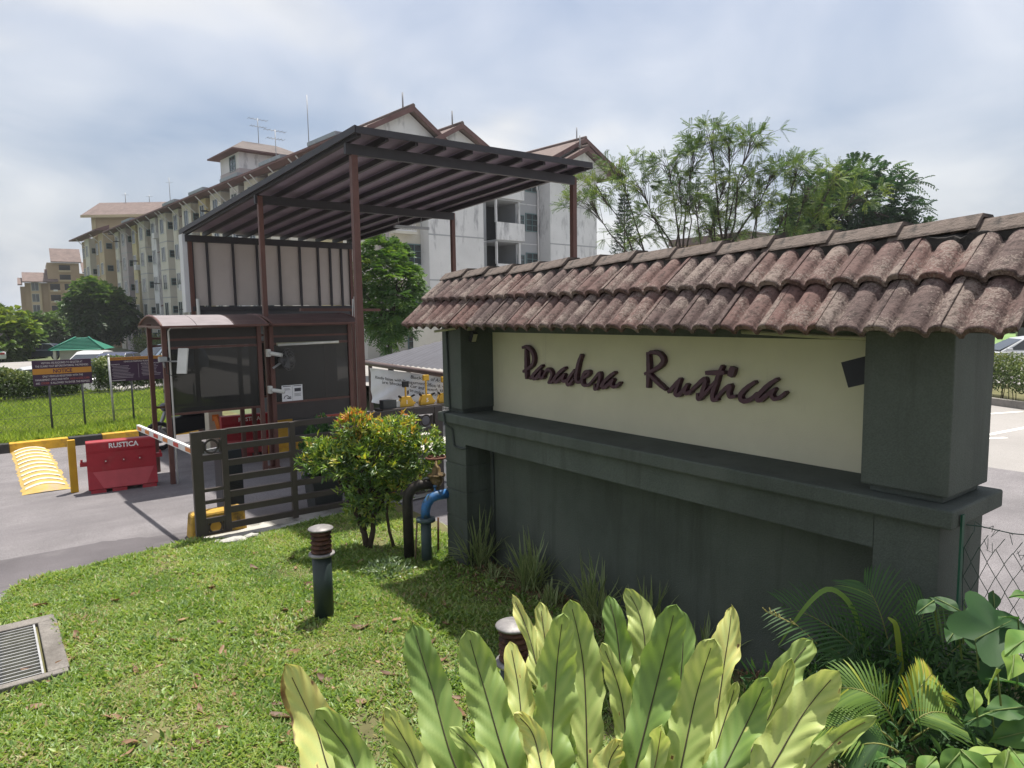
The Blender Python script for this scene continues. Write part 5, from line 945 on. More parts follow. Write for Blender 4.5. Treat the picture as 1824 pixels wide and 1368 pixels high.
# ---------------------------------------------------------------- bird's nest fern
M_fern = leafmat('fern_leaf', [(0, (.06, .12, .025)), (.3, (.17, .28, .06)), (.55, (.31, .41, .11)), (.78, (.48, .54, .18)), (.93, (.60, .56, .17)), (1, (.16, .08, .03))], .32, .6, .045, patch=.25)
M_rib = mat('fern_midrib', (.045, .03, .025), .6, .2, 10)
fb = Vector((1.62, 1.50, .60)); bf = thing('birds_nest_fern', 'large yellow green fern rosette with broad wavy leaves in the foreground', 'fern', fb)
camp = np.array([0, 0, 2.6]); TB = {'g': .34, 'p': .56, 'c': .74, 'y': .68}
for li, (pts, w, c) in enumerate(FERN):
    g_ = np.random.default_rng(300+li); P0 = np.array(pts[::-1]); cen = np.array(fb)+np.array([g_.normal()*.05, g_.normal()*.05, .05]); 
    K = np.concatenate([[cen+(P0[0]-cen)*.0], [cen+(P0[0]-cen)*.55+np.array([0, 0, .02])], P0]); nl = 120
    # smooth resample (Catmull-Rom)
    C_ = []
    for i in range(len(K)-1):
        p0, p1, p2, p3 = K[max(i-1, 0)], K[i], K[i+1], K[min(i+2, len(K)-1)]
        for t in np.linspace(0, 1, 12, endpoint=False): C_.append(.5*(2*p1+(p2-p0)*t+(2*p0-5*p1+4*p2-p3)*t*t+(3*p1-p0-3*p2+p3)*t**3))
    C_.append(K[-1]); C_ = np.array(C_); s_ = np.concatenate([[0], np.cumsum(np.linalg.norm(np.diff(C_, axis=0), axis=1))]); u = np.linspace(0, s_[-1], nl); C_ = np.stack([np.interp(u, s_, C_[:, k]) for k in range(3)], 1)
    Tg = norm(np.gradient(C_, axis=0)); toc = norm(camp-C_); rot = g_.uniform(-.38, .38); Sd = norm(np.cross(Tg, toc)); Nn = np.cross(Sd, Tg); Sd2 = Sd*math.cos(rot)+Nn*math.sin(rot); N2 = np.cross(Sd2, Tg)
    tt = u/u[-1]; prof = np.interp(tt, [0, .25, .45, .60, .74, .86, .94, .98, 1], [.10, .26, .62, .90, 1, .92, .72, .48, .0]); prof = prof*(1+.05*np.sin(tt*26+li)+.03*np.sin(tt*47+2*li)); hw = w*.41*prof
    nu = 17; us = np.linspace(-1, 1, nu); f1, f2 = g_.uniform(7, 11), g_.uniform(16, 24); ph = g_.uniform(0, 6, 4); spots_ = [(g_.uniform(.5, .98), g_.uniform(-1, 1), g_.uniform(.012, .032)) for _ in range(4 if c in 'cy' else 1)]; V = []; TT = []; fold = g_.uniform(.05, .30)
    for j, a in enumerate(us):
        k_ = 0 if a < 0 else 1; am = .022*abs(a)**1.7*np.clip(tt*5, 0, 1)*np.clip((1-tt)*4+.35, 0, 1)
        wv = am*(np.sin(f1*2*tt*PI*.55+ph[k_])*.75+.6*np.sin(f2*tt*PI*.6+ph[k_+2]))+(.0062*abs(a)**.6)*np.sin(tt*104-abs(a)*10+ph[1])*(.65+.35*np.sin(tt*9+ph[2]))+.0012*np.sin(tt*230-abs(a)*16)*abs(a)**.5
        V.append(C_+Sd2*(hw*a*(1+.06*abs(a)**3*np.sin(tt*f2*3.3+ph[k_+1])+.02*abs(a)**3*np.sin(tt*f2*7+ph[k_])))[:, None]+N2*(wv+fold*np.abs(a)*hw)[:, None]); base_t = TB[c]+.10*np.sin(tt*3+ph[0])+.07*abs(a)**2+.05*np.sin(tt*104-abs(a)*10+ph[1])+.12*(tt-.5)*(c in 'cy')
        if li == 0: base_t = np.where((a < -.80+.25*np.sin(tt*14)) & (tt > .50), 1.0, base_t)
        base_t = np.clip(base_t, 0, 1 if li == 0 else .9)
        for (st, sa, sr) in spots_: base_t = np.where((tt-st)**2*9+(a-sa)**2*.09 < sr*sr, 1.0, base_t)
        TT.append(base_t)
    V = np.stack(V, 1).reshape(-1, 3); TT = np.stack(TT, 1).ravel(); F = []
    for i in range(nl-1):
        for j in range(nu-1): q_ = i*nu+j; F.append((q_, q_+1, q_+nu+1, q_+nu))
    lf_ = link('leaf', mesh_np('leaf', V, F, TT, True), M_fern, bf)
    e = int(nl*.97); MB().tube([C_[i]+N2[i]*.0025 for i in range(e)], [.0042*(1-.72*i/e) for i in range(e)], 5, False).build('midrib', M_rib if c != 'p' or li % 2 else mat('fern_pale_rib', (.18, .14, .06), .6, .2, 10), lf_)
# ---------------------------------------------------------------- areca palm
M_palm = leafmat('palm_leaf', [(0, (.02, .06, .02)), (.45, (.06, .14, .035)), (.75, (.17, .28, .05)), (.93, (.42, .46, .05)), (1, (.55, .40, .12))], .34, .6, .03)
pm = thing('palm', 'feathery young palm with drooping fronds by the right pillar', 'palm', (3.5, 1.48, .35))
for fi, pts in enumerate(PALM):
    g_ = np.random.default_rng(500+fi); K = np.array(pts); t = np.linspace(0, 1, 30)[:, None]; C_ = (1-t)**2*K[0]+2*t*(1-t)*(K[1]*1.0+np.array([0, 0, .06]))+t*t*K[2]; Tg = norm(np.gradient(C_, axis=0)); Lr = np.linalg.norm(np.diff(C_, axis=0), axis=1).sum()
    up = norm(np.array([-.35, -.45, .8])+g_.normal(size=3)*.25); Sd = norm(np.cross(Tg, up)); Nn = np.cross(Sd, Tg); P = []; Sx = []; H = []; nst = 6
    for i in range(5, 30):
        for sg in (1, -1):
            for dup in (0,) if i < 29 else (0, .5):
                L = Lr*.46*math.sin(PI*min(.97, .22+.72*i/30))**.8*g_.uniform(.85, 1.1); d = Sd[i]*sg*.85+Tg[i]*(.62+.5*i/30)+Nn[i]*.18; d = d/np.linalg.norm(d); s5 = np.linspace(0, 1, nst)[:, None]
                P.append(C_[i]+d*L*s5-np.array([0, 0, 1])*L*.28*s5**2); x = np.cross(d, Nn[i]); Sx.append(np.repeat((x/np.linalg.norm(x))[None], nst, 0)); H.append(.0044*np.sin(PI*np.clip(np.linspace(.12, 1, nst), 0, 1))**.7+.0003)
    tb = .42+g_.uniform(-.22, .15); tb = {6: .72, 4: .66, 3: .70, 10: .92, 11: .78}.get(fi, tb)
    V, F, T = strips(np.array(P), np.array(Sx), np.array(H), tb, tb); T = np.clip(T+np.repeat(g_.normal(size=len(P))*.06, nst*3), 0, 1)
    fr = link('frond', mesh_np('frond', V, F, T, True), M_palm, pm); MB().tube(C_[::3], [.0045-.0003*i for i in range(10)], 5, False).build('rachis', mat('palm_rachis', (.17, .18, .05), .6, .15, 8), fr)
mb = MB()
for k in range(6): a = k*1.1; mb.tube([(3.5+.06*math.cos(a), 1.48+.06*math.sin(a), .25), (3.5+.10*math.cos(a), 1.48+.10*math.sin(a), .62)], [.016, .011], 7)
mb.build('stem', mat('palm_stem', (.10, .13, .04), .6, .2, 9), pm)
def strap(pts, w, label, tint):
    K = np.array(pts); s_ = np.linspace(0, 1, len(K)); t = np.linspace(0, 1, 22); C_ = np.stack([np.interp(t, s_, K[:, k]) for k in range(3)], 1)
    for _ in range(3): C_[1:-1] = (C_[:-2]+2*C_[1:-1]+C_[2:])/4
    Tg = norm(np.gradient(C_, axis=0)); Sd = norm(np.cross(Tg, np.array([-.6, -.5, .5]))); hw = w*np.clip(np.sin(PI*np.clip(t*.95+.03, 0, 1)), .05, 1)**.6
    V, F, T = strips(C_[None], Sd[None], hw[None], tint, tint+.05); return tag(link('strap_leaf', mesh_np('strap_leaf', V, F, T, True), M_palm), label, 'leaf')
strap([(3.55, 1.55, .45), (3.50, 1.60, .85), (3.42, 1.66, 1.12), (3.30, 1.72, 1.22), (3.17, 1.76, 1.14), (3.06, 1.84, .93)], .013, 'long arching strap leaf standing over the palm', .70)
strap([(3.45, 1.40, .55), (3.46, 1.42, .80), (3.42, 1.44, 1.08), (3.37, 1.46, 1.12)], .014, 'pale upright strap leaf in the middle of the palm', .80)
# seed stalk to the left of the palm
ss = MB().tube([(3.45, 1.55, .55), (3.28, 1.66, .85), (3.12, 1.78, 1.04), (2.98, 1.86, 1.12)], [.004, .003, .0025, .001], 5)
for k in range(14): t = k/13; p = Vector((3.12, 1.78, 1.04)).lerp(Vector((2.98, 1.86, 1.12)), t); ss.bar(p, p+Vector((random.uniform(-.03, .0), random.uniform(.0, .02), random.uniform(.0, .03))), .004)
tag(ss.build('seed_stalk', mat('seed_yellow', (.36, .32, .12), .8, .2, 12)), 'yellowish grass seed stalk against the dark wall', 'plant')
# ---------------------------------------------------------------- broad-leaved climbers at the right edge
M_vine = leafmat('vine_leaf', [(0, (.018, .055, .02)), (.35, (.045, .12, .03)), (.65, (.13, .25, .05)), (1, (.30, .40, .08))], .36, .6, .025, patch=.25)
vn = thing('climber', 'broad-leaved climbing plants over the fence at the right edge', 'plant', (3.2, .95, .4))
for k, (c, s_, code) in enumerate(VINE):
    g_ = np.random.default_rng(700+k); c = np.array(c); nrm = norm(np.array([-.35, -.2, .85])+g_.normal(size=3)*.33); tip = norm(np.array([-.45, .25, -.55])+g_.normal(size=3)*.5); tip = norm(tip-nrm*(tip@nrm)); sd_ = np.cross(nrm, tip); s2 = s_*.62
    lob = s_ > .2; nA = 40; V = [c-tip*s2*.5]; T = [.0]; dk = {'d': .16, 'm': .42, 'l': .74}[code]+g_.normal()*.07; R1 = []; 
    for ring in (.5, 1.0):
        for i in range(nA):
            a = 2*PI*i/nA; 
            if lob: r = .62+.42*abs(math.cos(2.5*a))**1.5
            else: r = 0
            if lob: x = math.cos(a)*r*ring; y = math.sin(a)*r*ring
            else: q5 = (1-math.cos(a))/2; x = (.85-1.5*q5)*ring; y = math.copysign(.44*math.sin(PI*min(1, q5)**1.25)*ring, math.sin(a))
            z = .16*abs(y)-.20*x*x+.04*math.sin(5*a+k)*ring; V.append(c+(tip*(x+.1)+sd_*y+nrm*z)*s2); T.append(0)
    V[0] = c+tip*.1*s2
    F = [(0, 1+i, 1+(i+1) % nA, 1+(i+1) % nA) for i in range(nA)]; V = np.array(V); tri = [(0, 1+i, 1+(i+1) % nA) for i in range(nA)]
    for i in range(nA): a, b, c2, d = 1+i, 1+(i+1) % nA, 1+nA+(i+1) % nA, 1+nA+i; tri += [(a, d, c2), (a, c2, b)]
    T = np.clip(dk+.05*np.sin(np.arange(len(V))*.8)+.06*(np.arange(len(V)) > nA), 0, 1); lf_ = link('leaf', mesh_np('leaf', V, tri, T, True), M_vine, vn)
    b0 = V[0]-tip*s2*.62; MB().tube([V[0]+nrm*.003+tip*s2*.6, V[0]+nrm*.002, b0, b0+np.array([.06, .0, -.16])], [.001, .0025, .003, .004], 5, False).build('leaf_stalk', mat('vine_stalk', (.12, .17, .05), .6, .2, 9), lf_)
# dark undergrowth that fills the bed at right
g_ = np.random.default_rng(41); n = 5200; P = np.stack([g_.uniform(2.75, 3.95, n), g_.uniform(.55, 1.9, n), g_.uniform(.0, 1, n)], 1); P = P[(P[:, 0] < 3.75) | (P[:, 1] < 1.36)]; n = len(P); P[:, 2] = np.array([lz(a, b) for a, b in P[:, :2]])+P[:, 2]**1.6*.36
tag(link('undergrowth', leaf_mesh('undergrowth', P, rnd_dirs(n, .9), rnd_dirs(n, .8), g_.uniform(.04, .12, n), g_.uniform(.008, .022, n), g_.uniform(0, .5, n)), M_palm), 'dark tangled undergrowth below the palm', 'undergrowth', kind='stuff')
# loose litter and creeping leaves in the bed along the wall foot
g_ = np.random.default_rng(43); n = 1500; P = np.stack([g_.uniform(3.45, 4.1, n), g_.uniform(2.2, 5.9, n), np.zeros(n)], 1); P[:, 2] = np.array([lz(a, b) for a, b in P[:, :2]])+.015
tag(link('bed_litter', leaf_mesh('bed_litter', P, rnd_dirs(n, .3), rnd_dirs(n, 1.5), g_.uniform(.03, .07, n), g_.uniform(.012, .024, n), g_.uniform(0, 1, n)), M_dry), 'brown leaf litter in the bed along the wall foot', 'leaf litter', kind='stuff')
# ---------------------------------------------------------------- wire fence at right
wf = thing('wire_fence', 'sagging green chain link fence with green post at the right pillar', 'fence', (3.95, 1.32, 0)); M_gw = mat('green_wire', (.02, .055, .04), .5, .2, 10); M_gp = mat('green_post', (.015, .075, .045), .5, .15, 8)
box('post', M_gp, wf, 3.845, 1.328, -.1, 3.875, 1.358-.02, 1.56)
mb = MB(); dirv = Vector((.80, -.60, 0)); o_ = Vector((3.88, 1.315, 0))
def fp(s_, z): return o_+dirv*s_+Vector((.012*math.sin(9*s_+7*z), .012*math.cos(7*s_-5*z), z-.06*math.sin(min(s_, 1.2)/1.2*PI)+.012*math.sin(13*s_+9*z)))
cell = .075
for k in range(-18, 22):
    for sg in (1, -1):
        pts = []
        for j in range(22):
            z = .25+j*cell*.95; s_ = k*cell*1.1+sg*((j % 2)-.5)*cell*.52*1.0
            # each wire zigzags between its neighbours
            s_ = k*cell*1.1+(cell*.55 if (j % 2) else 0)
            if 0 <= s_ <= 1.6 and z < 1.50: pts.append(fp(s_, z))
        if sg == 1 and len(pts) > 2: mb.tube(pts, .0021, 4, False)
for k in range(-18, 22):
    pts = [fp(k*cell*1.1-(cell*.55 if (j % 2) else 0), .25+j*cell*.95)+Vector((.003, .003, 0)) for j in range(17) if 0 <= k*cell*1.1-(cell*.55 if (j % 2) else 0) <= 1.6]
    if len(pts) > 2: mb.tube(pts, .0021, 4, False)
mb.build('wire_mesh', M_gw, wf); MB().tube([fp(i*.08, 1.50) for i in range(20)], .003, 5).build('top_wire', M_gw, wf)
tw = MB()
for k in range(26): p = fp(random.uniform(0, .9), random.uniform(1.40, 1.52)); tw.tube([p, p+Vector((random.uniform(-.05, .05), random.uniform(-.04, .04), random.uniform(-.05, .06))), p+Vector((random.uniform(-.09, .09), random.uniform(-.05, .05), random.uniform(-.05, .05)))], .0016, 4, False)
tw.build('loose_wire', M_gw, wf)
# ================================================================== TREES
M_barkd = mat('dark_bark', (.06, .05, .042), .95, .3, 6, bump=.5, bscale=30)
def tree(name, label, base, tips, outs, tint, trunk_top, r0, M, nper, rl, pairs, ll, lw, nl=10, seed=1, droop=.35, group=None):
    t_ = thing(name, label, 'tree', base, 0, group); P, D, Nm = pinnate(tips, outs, nper, rl, pairs, ll, lw, droop); tn = np.clip(rep_tint(tint, nper, pairs*2)+RNG.normal(size=len(P))*.08, 0, 1)
    link('crown', leaf_mesh('crown', P, D, Nm, ll*RNG.uniform(.75, 1.2, len(P)), lw, tn), M, t_); limbs(MB(), base, tips, r0, trunk_top, nl, seed).build('trunk', M_barkd, t_); return t_
M_rtree = leafmat('glossy_green', [(0, (.025, .075, .015)), (.5, (.07, .17, .025)), (.85, (.17, .30, .04)), (1, (.28, .38, .07))], .33, .4, .08)
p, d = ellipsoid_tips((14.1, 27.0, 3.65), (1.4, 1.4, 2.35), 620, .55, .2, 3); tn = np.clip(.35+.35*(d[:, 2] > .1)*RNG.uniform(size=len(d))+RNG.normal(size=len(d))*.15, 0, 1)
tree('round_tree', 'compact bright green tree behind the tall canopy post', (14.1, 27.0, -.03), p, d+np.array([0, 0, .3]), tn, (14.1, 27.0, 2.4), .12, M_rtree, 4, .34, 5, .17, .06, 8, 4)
M_ltree = leafmat('mid_green', [(0, (.02, .055, .018)), (.5, (.06, .125, .03)), (1, (.16, .25, .05))], .3, .45, .05)
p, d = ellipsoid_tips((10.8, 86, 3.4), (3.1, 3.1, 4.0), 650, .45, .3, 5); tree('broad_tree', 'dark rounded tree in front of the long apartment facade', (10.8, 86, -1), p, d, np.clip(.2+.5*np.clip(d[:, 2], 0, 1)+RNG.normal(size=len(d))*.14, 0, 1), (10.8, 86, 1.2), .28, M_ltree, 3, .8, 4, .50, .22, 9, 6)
# airy tree: branch fan with feathery clusters
cl = [(16.9, 17.29, 6.75), (17.5, 16.83, 7.38), (18.1, 16.37, 6.82), (18.85, 15.79, 7.54), (19.59, 15.22, 7.89), (19.96, 14.94, 8.53), (20.49, 14.54, 8.06), (21.08, 14.08, 8.23), (21.69, 13.61, 7.3), (22.29, 13.15, 7.29), (18.4, 16.13, 5.88), (19.3, 15.44, 6.43), (20.35, 14.64, 6.78), (21.26, 13.94, 6.2), (22.02, 13.36, 5.82), (19.92, 14.97, 5.48), (22.61, 12.91, 6.73), (23.1, 12.6, 6.2), (23.3, 12.3, 7.0), (22.9, 12.8, 5.4), (23.8, 12.0, 6.3), (20.95, 14.18, 7.13), (21.89, 13.46, 5.07), (20.52, 14.51, 5.1), (17.95, 16.48, 5.15), (16.75, 17.4, 6.29), (20.9, 15.2, 6.1), (21.9, 14.6, 6.6), (19.9, 16.2, 7.2), (19.0, 14.8, 6.2)]
def airy(name, label, cl, base, seed, M, r=.74, per=20, nper=6, rl=.42, pairs=10, ll=.075, lw=.026, r0=.1):
    g_ = np.random.default_rng(seed); t_ = thing(name, label, 'tree', base); mb = MB(); tips = []; outs = []; base = np.array(base); CA = np.array(cl); mids = CA[g_.permutation(len(CA))[:7]]
    for it in range(4): lab = np.argmin(np.linalg.norm(CA[:, None]-mids[None], axis=2), 1); mids = np.array([CA[lab == i].mean(0) if (lab == i).any() else mids[i] for i in range(7)])
    mids = [base+(m_-base)*np.array([.62, .62, .58])+g_.normal(size=3)*.15 for m_ in mids]
    for m_ in mids: mb.tube([base, base+(m_-base)*.4+np.array([0, 0, .3])+g_.normal(size=3)*.1, m_], [r0, r0*.75, r0*.55], 7, False)
    for j, c in enumerate(cl):
        c = np.array(c); s_ = mids[lab[j]]; q = [s_, s_+(c-s_)*.3+g_.normal(size=3)*.1, s_+(c-s_)*.65+np.array([0, 0, .12])+g_.normal(size=3)*.12, c]; mb.tube(q, [r0*.5, r0*.34, r0*.2, r0*.07], 6, False)
        for m_ in range(per):
            o = norm(g_.normal(size=3)+np.array([0, 0, .25])); e = c+o*r*np.array([1.35, 1.35, .5])*g_.uniform(.35, 1.1); mb.tube([q[2]+(c-q[2])*g_.uniform(.2, .9), (c+e)/2, e], [r0*.10, r0*.07, r0*.03], 4, False); tips.append(e); outs.append(norm(o*np.array([1, 1, .4])+np.array([0, 0, .1])))
    tips = np.array(tips); outs = np.array(outs); P, D, Nm = pinnate(tips, outs, nper, rl, pairs, ll, lw, .18, .7); tn = np.clip(rep_tint(np.clip(g_.uniform(.1, .8, len(tips)), 0, 1), nper, pairs*2)+RNG.normal(size=len(P))*.08, 0, 1)
    link('crown', leaf_mesh('crown', P, D, Nm, ll*RNG.uniform(.8, 1.2, len(P)), lw, tn), M, t_); mb.build('trunk', M_barkd, t_); return t_
M_airy = leafmat('feathery_green', [(0, (.03, .07, .022)), (.5, (.085, .155, .035)), (.9, (.20, .27, .05)), (1, (.36, .32, .07))], .35, .45, .05)
airy('feathery_tree', 'open feathery tree with bare spreading limbs above the sign wall roof', cl, (20.1, 14.7, 0), 9, M_airy)
p1_, d1_ = ellipsoid_tips((29.7, 18.8, 7.1), (3.2, 3.2, 3.5), 640, .35, .35, 8); p2_, d2_ = ellipsoid_tips((28.2, 20.4, 6.2), (2.0, 2.0, 2.6), 240, .35, .3, 18); p3_, d3_ = ellipsoid_tips((31.6, 17.2, 5.4), (2.0, 2.0, 1.8), 200, .35, .3, 19)
sc_ = 38/np.array([(30*.608+18.6*.794)])
p = np.concatenate([p1_, p2_, p3_]); d = np.concatenate([d1_, d2_, d3_]); off_ = np.array([8.0, 0.2, .3]); p = p+off_
M_dtree = leafmat('deep_green', [(0, (.012, .04, .016)), (.55, (.035, .09, .028)), (1, (.12, .20, .05))], .3, .45, .05)
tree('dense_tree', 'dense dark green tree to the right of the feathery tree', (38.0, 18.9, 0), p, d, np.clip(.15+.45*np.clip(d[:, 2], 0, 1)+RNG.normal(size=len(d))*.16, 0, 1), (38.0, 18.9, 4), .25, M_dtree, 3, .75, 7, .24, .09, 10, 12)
# conifer
M_pine = leafmat('pine_green', [(0, (.012, .035, .018)), (1, (.04, .08, .04))], .15, .5, .03)
pt_ = thing('conifer_tree', 'slim dark conifer beside the end of the apartment block', 'tree', (40.5, 38.2, -1)); P = []; D = []
for k in range(34):
    z = 1.5+k*.3; L = 1.9*(1-(z-1.5)/10.6)+.15
    for a in range(9): 
        az_ = a*.698+k*1.1; o = np.array([math.cos(az_), math.sin(az_), .25]); tt = RNG.uniform(.15, 1, 16)[:, None]; P.append(np.array([40.5, 38.2, z])+o*L*tt+RNG.normal(size=(16, 3))*.04); D.append(o+RNG.normal(size=(16, 3))*.35+np.array([0, 0, .3]))
P = np.concatenate(P); D = np.concatenate(D); link('crown', leaf_mesh('crown', P, D, rnd_dirs(len(P), 1), .30, .05, RNG.uniform(0, 1, len(P))), M_pine, pt_); MB().tube([(40.5, 38.2, -1), (40.5, 38.2, 11.4)], [.16, .03], 7).build('trunk', M_barkd, pt_)
def bush_tree(name, label, c, r, n, M, seed, ll=.5, lw=.22, group=None, gz=-1.0, sun=.5):
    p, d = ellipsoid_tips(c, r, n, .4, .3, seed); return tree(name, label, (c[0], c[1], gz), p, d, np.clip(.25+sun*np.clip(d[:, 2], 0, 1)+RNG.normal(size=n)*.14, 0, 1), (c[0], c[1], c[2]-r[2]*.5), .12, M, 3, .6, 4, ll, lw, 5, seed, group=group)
M_lime = leafmat('lime_green', [(0, (.04, .09, .015)), (.5, (.12, .20, .03)), (1, (.26, .33, .06))], .35, .45, .04)
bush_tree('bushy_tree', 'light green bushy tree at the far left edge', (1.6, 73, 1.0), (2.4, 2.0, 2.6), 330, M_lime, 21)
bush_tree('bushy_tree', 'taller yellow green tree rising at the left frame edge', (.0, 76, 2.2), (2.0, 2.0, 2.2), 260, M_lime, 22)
bush_tree('bushy_tree', 'dark green bushes below the far brown flats', (6.2, 100, 1.0), (3.2, 2.6, 2.4), 300, M_ltree, 23)
bush_tree('bushy_tree', 'small dark tree before the brown flats, left of the rounded tree', (9.6, 104, 1.6), (2.4, 2, 2.8), 260, M_ltree, 24)
bush_tree('bushy_tree', 'low dark bush left of the pavilion roof', (3.6, 80, .4), (1.8, 1.6, 1.6), 220, M_ltree, 25)
bush_tree('bushy_tree', 'dark tree far behind the silver car at the right edge', (84, 24, 1.2), (7, 7, 3.2), 420, M_dtree, 26, .6, .3)
bush_tree('bushy_tree', 'dark tree at the far right beyond the field', (92, 16, 1.4), (6, 6, 3.0), 320, M_dtree, 27, .6, .3)
# hedges
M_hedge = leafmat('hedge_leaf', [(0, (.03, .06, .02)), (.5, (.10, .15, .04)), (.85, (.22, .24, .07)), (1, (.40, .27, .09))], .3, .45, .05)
def hedge(label, a, b, w, h, n, seed, z0=0.0, ll=.07, lw=.035, lump=.4):
    g_ = np.random.default_rng(seed); a = np.array(a); b = np.array(b); t_ = thing('hedge', label, 'hedge', (*((a+b)/2), z0)); t = g_.uniform(0, 1, n); nn = np.array([-(b-a)[1], (b-a)[0]]); nn = nn/np.linalg.norm(nn); lumpy = 1-lump*.5+lump*.5*np.sin(t*np.linalg.norm(b-a)*2.4+seed)*np.sin(t*np.linalg.norm(b-a)*1.1)
    q = g_.normal(size=n)*.32; zz_ = g_.uniform(.12, 1, n)**.7*h*lumpy; xy = a+(b-a)*t[:, None]+nn*np.clip(q, -.6, .6)[:, None]*w; P = np.stack([xy[:, 0], xy[:, 1], z0+zz_], 1)
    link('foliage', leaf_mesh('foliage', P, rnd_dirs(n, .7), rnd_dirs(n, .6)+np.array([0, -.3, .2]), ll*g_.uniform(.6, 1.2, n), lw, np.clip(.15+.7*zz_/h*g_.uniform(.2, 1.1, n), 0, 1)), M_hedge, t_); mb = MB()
    for k in range(40): s_ = g_.uniform(); p = a+(b-a)*s_; e = P[g_.integers(n)]; e = np.array([p[0]+g_.normal()*.2, p[1]+g_.normal()*.1, z0+h*g_.uniform(.5, .9)]); mb.tube([(p[0]+g_.normal()*.06, p[1], z0-.02), e], [.012, .005], 4, False)
    tag(mb.build('stem', M_barkd, t_), kind='stuff')
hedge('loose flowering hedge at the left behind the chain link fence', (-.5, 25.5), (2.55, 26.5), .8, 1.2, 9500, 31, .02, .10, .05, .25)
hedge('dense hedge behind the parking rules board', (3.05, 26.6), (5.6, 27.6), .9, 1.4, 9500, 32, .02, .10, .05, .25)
hedge('clipped hedge on the planting strip at the right edge', (21.0, 5.0), (24.2, 9.6), .9, 1.35, 9500, 33, .05, .09, .045, .25)
hedge('dark low hedge at the foot of the apartment facade', (13.2, 80), (15.0, 66), 1.6, 2.2, 3000, 34, -1, .22, .12)
# ================================================================== BUILDINGS
TH = math.radians(4.5)
M_bcream = mat('building_cream', (.54, .52, .46), .85, .1, .4, stain=(.30, .27, .20), sscale=.8, sthr=(.56, .72), stretch=(1, 1, .25))
M_bwhite = mat('peeling_white', (.62, .62, .63), .85, .08, .6, stain=(.22, .22, .24), sscale=1.3, sthr=(.55, .72), stretch=(1, 1, .28))
M_bgrey = mat('building_grey', (.34, .35, .37), .85, .06, .5, stain=(.25, .25, .26), sscale=.7, sthr=(.6, .8), stretch=(1, 1, .3))
M_blav = mat('building_mauve', (.40, .36, .37), .85, .1, .4); M_byel = mat('building_yellow', (.48, .42, .26), .85, .1, .5, stain=(.2, .15, .08), sscale=1.2, sthr=(.62, .75)); M_bbrown = mat('building_brown', (.36, .27, .19), .85, .08, .3, stain=(.28, .20, .14), sscale=.6, sthr=(.55, .75)); M_btan = mat('building_tan', (.44, .36, .25), .85, .08, .3)
M_eave = mat('eave_red', (.14, .078, .074), .7, .15, 2); M_rooff = mat('far_roof_tile', (.16, .12, .11), .85, .2, 1.5, bump=.8, bscale=9, stain=(.10, .075, .07), sscale=.8, sthr=(.5, .75)); M_roofd = mat('far_roof_dark', (.12, .10, .095), .85, .2, 1.5, bump=.8, bscale=9); M_pane = mat('window_pane', (.035, .045, .05), .12, .3, .5, spec=.7); M_wframe = mat('window_frame', (.45, .47, .46), .5, .1, 3); M_wteal = mat('window_frame_teal', (.12, .19, .20), .5, .1, 3); M_dark = mat('opening_dark', (.04, .04, .045), .9, .2, 1)
def window_data(w, h, cols, rows, fm):
    f = MB(); t = .055; d = .06
    f.box(-w/2-t, -d, -h/2-t, w/2+t, 0, -h/2).box(-w/2-t, -d, h/2, w/2+t, 0, h/2+t).box(-w/2-t, -d, -h/2, -w/2, 0, h/2).box(w/2, -d, -h/2, w/2+t, 0, h/2)
    for i in range(1, cols): x = -w/2+w*i/cols; f.box(x-.022, -d+.008, -h/2, x+.022, -.012, h/2)
    for i in range(1, rows): z = -h/2+h*i/rows; f.box(-w/2, -d+.012, z-.018, w/2, -.014, z+.018)
    a = f.mesh('window'); a.materials.append(fm); b = MB().box(-w/2, -.025, -h/2, w/2, -.006, h/2).mesh('pane'); b.materials.append(M_pane); return a, b
WD = {'m': window_data(1.15, 1.15, 2, 3, M_wteal), 's': window_data(.55, .6, 1, 2, M_wteal), 'l': window_data(1.7, 1.2, 3, 1, M_wframe), 't': window_data(1.0, 1.35, 2, 1, M_wframe)}
def add_win(parent, p, rz, k):
    a, b = WD[k]; o = bpy.data.objects.new('window', a); COL.objects.link(o); o.parent = parent; o.location = p; o.rotation_euler = (0, 0, rz); q = bpy.data.objects.new('pane', b); COL.objects.link(q); q.parent = o; return o
def gable(root, u0, u1, ue, z0, zp, v0, v1, wallM, roofM, oh=.45, tri=True):
    """gable roof with its triangle wall and red barge boards; faces -v"""
    if tri: MB().prism([(u0+.15, z0-.3), (u1-.15, z0-.3), (u1-.15, z0), (ue, zp-.12), (u0+.15, z0)], v0, v0+.2, lambda u, v, t: (u, t, v)).build('gable_wall', wallM, root, False)
    th = .16; s0 = (zp-z0)/(ue-u0); s1 = (zp-z0)/(u1-ue); r = []
    for (ua, za, ub, zb) in ((u0-oh, z0-oh*s0, ue, zp), (ue, zp, u1+oh, z0-oh*s1)):
        o = MB().hexa([(ua, v0-oh, za), (ub, v0-oh, zb), (ub, v1, zb), (ua, v1, za)], [(ua, v0-oh, za+th), (ub, v0-oh, zb+th), (ub, v1, zb+th), (ua, v1, za+th)]).build('roof', roofM, root, False)
        MB().hexa([(ua, v0-oh-.06, za-.12), (ub, v0-oh-.06, zb-.12), (ub, v0-oh-.003, zb-.12), (ua, v0-oh-.003, za-.12)], [(ua, v0-oh-.06, za+.2), (ub, v0-oh-.06, zb+.2), (ub, v0-oh-.003, zb+.2), (ua, v0-oh-.003, za+.2)]).build('barge_board', M_eave, o, False)
    MB().tube([(ue, v0-oh-.05, zp+.19), (ue, v1, zp+.19)], .13, 7).build('ridge', roofM, root, False); MB().tube([(ue-.4, v0, zp+.1), (ue-.4, v0, zp+.95)], .05, 6).build('vent_pipe', M_bgrey, root, False)
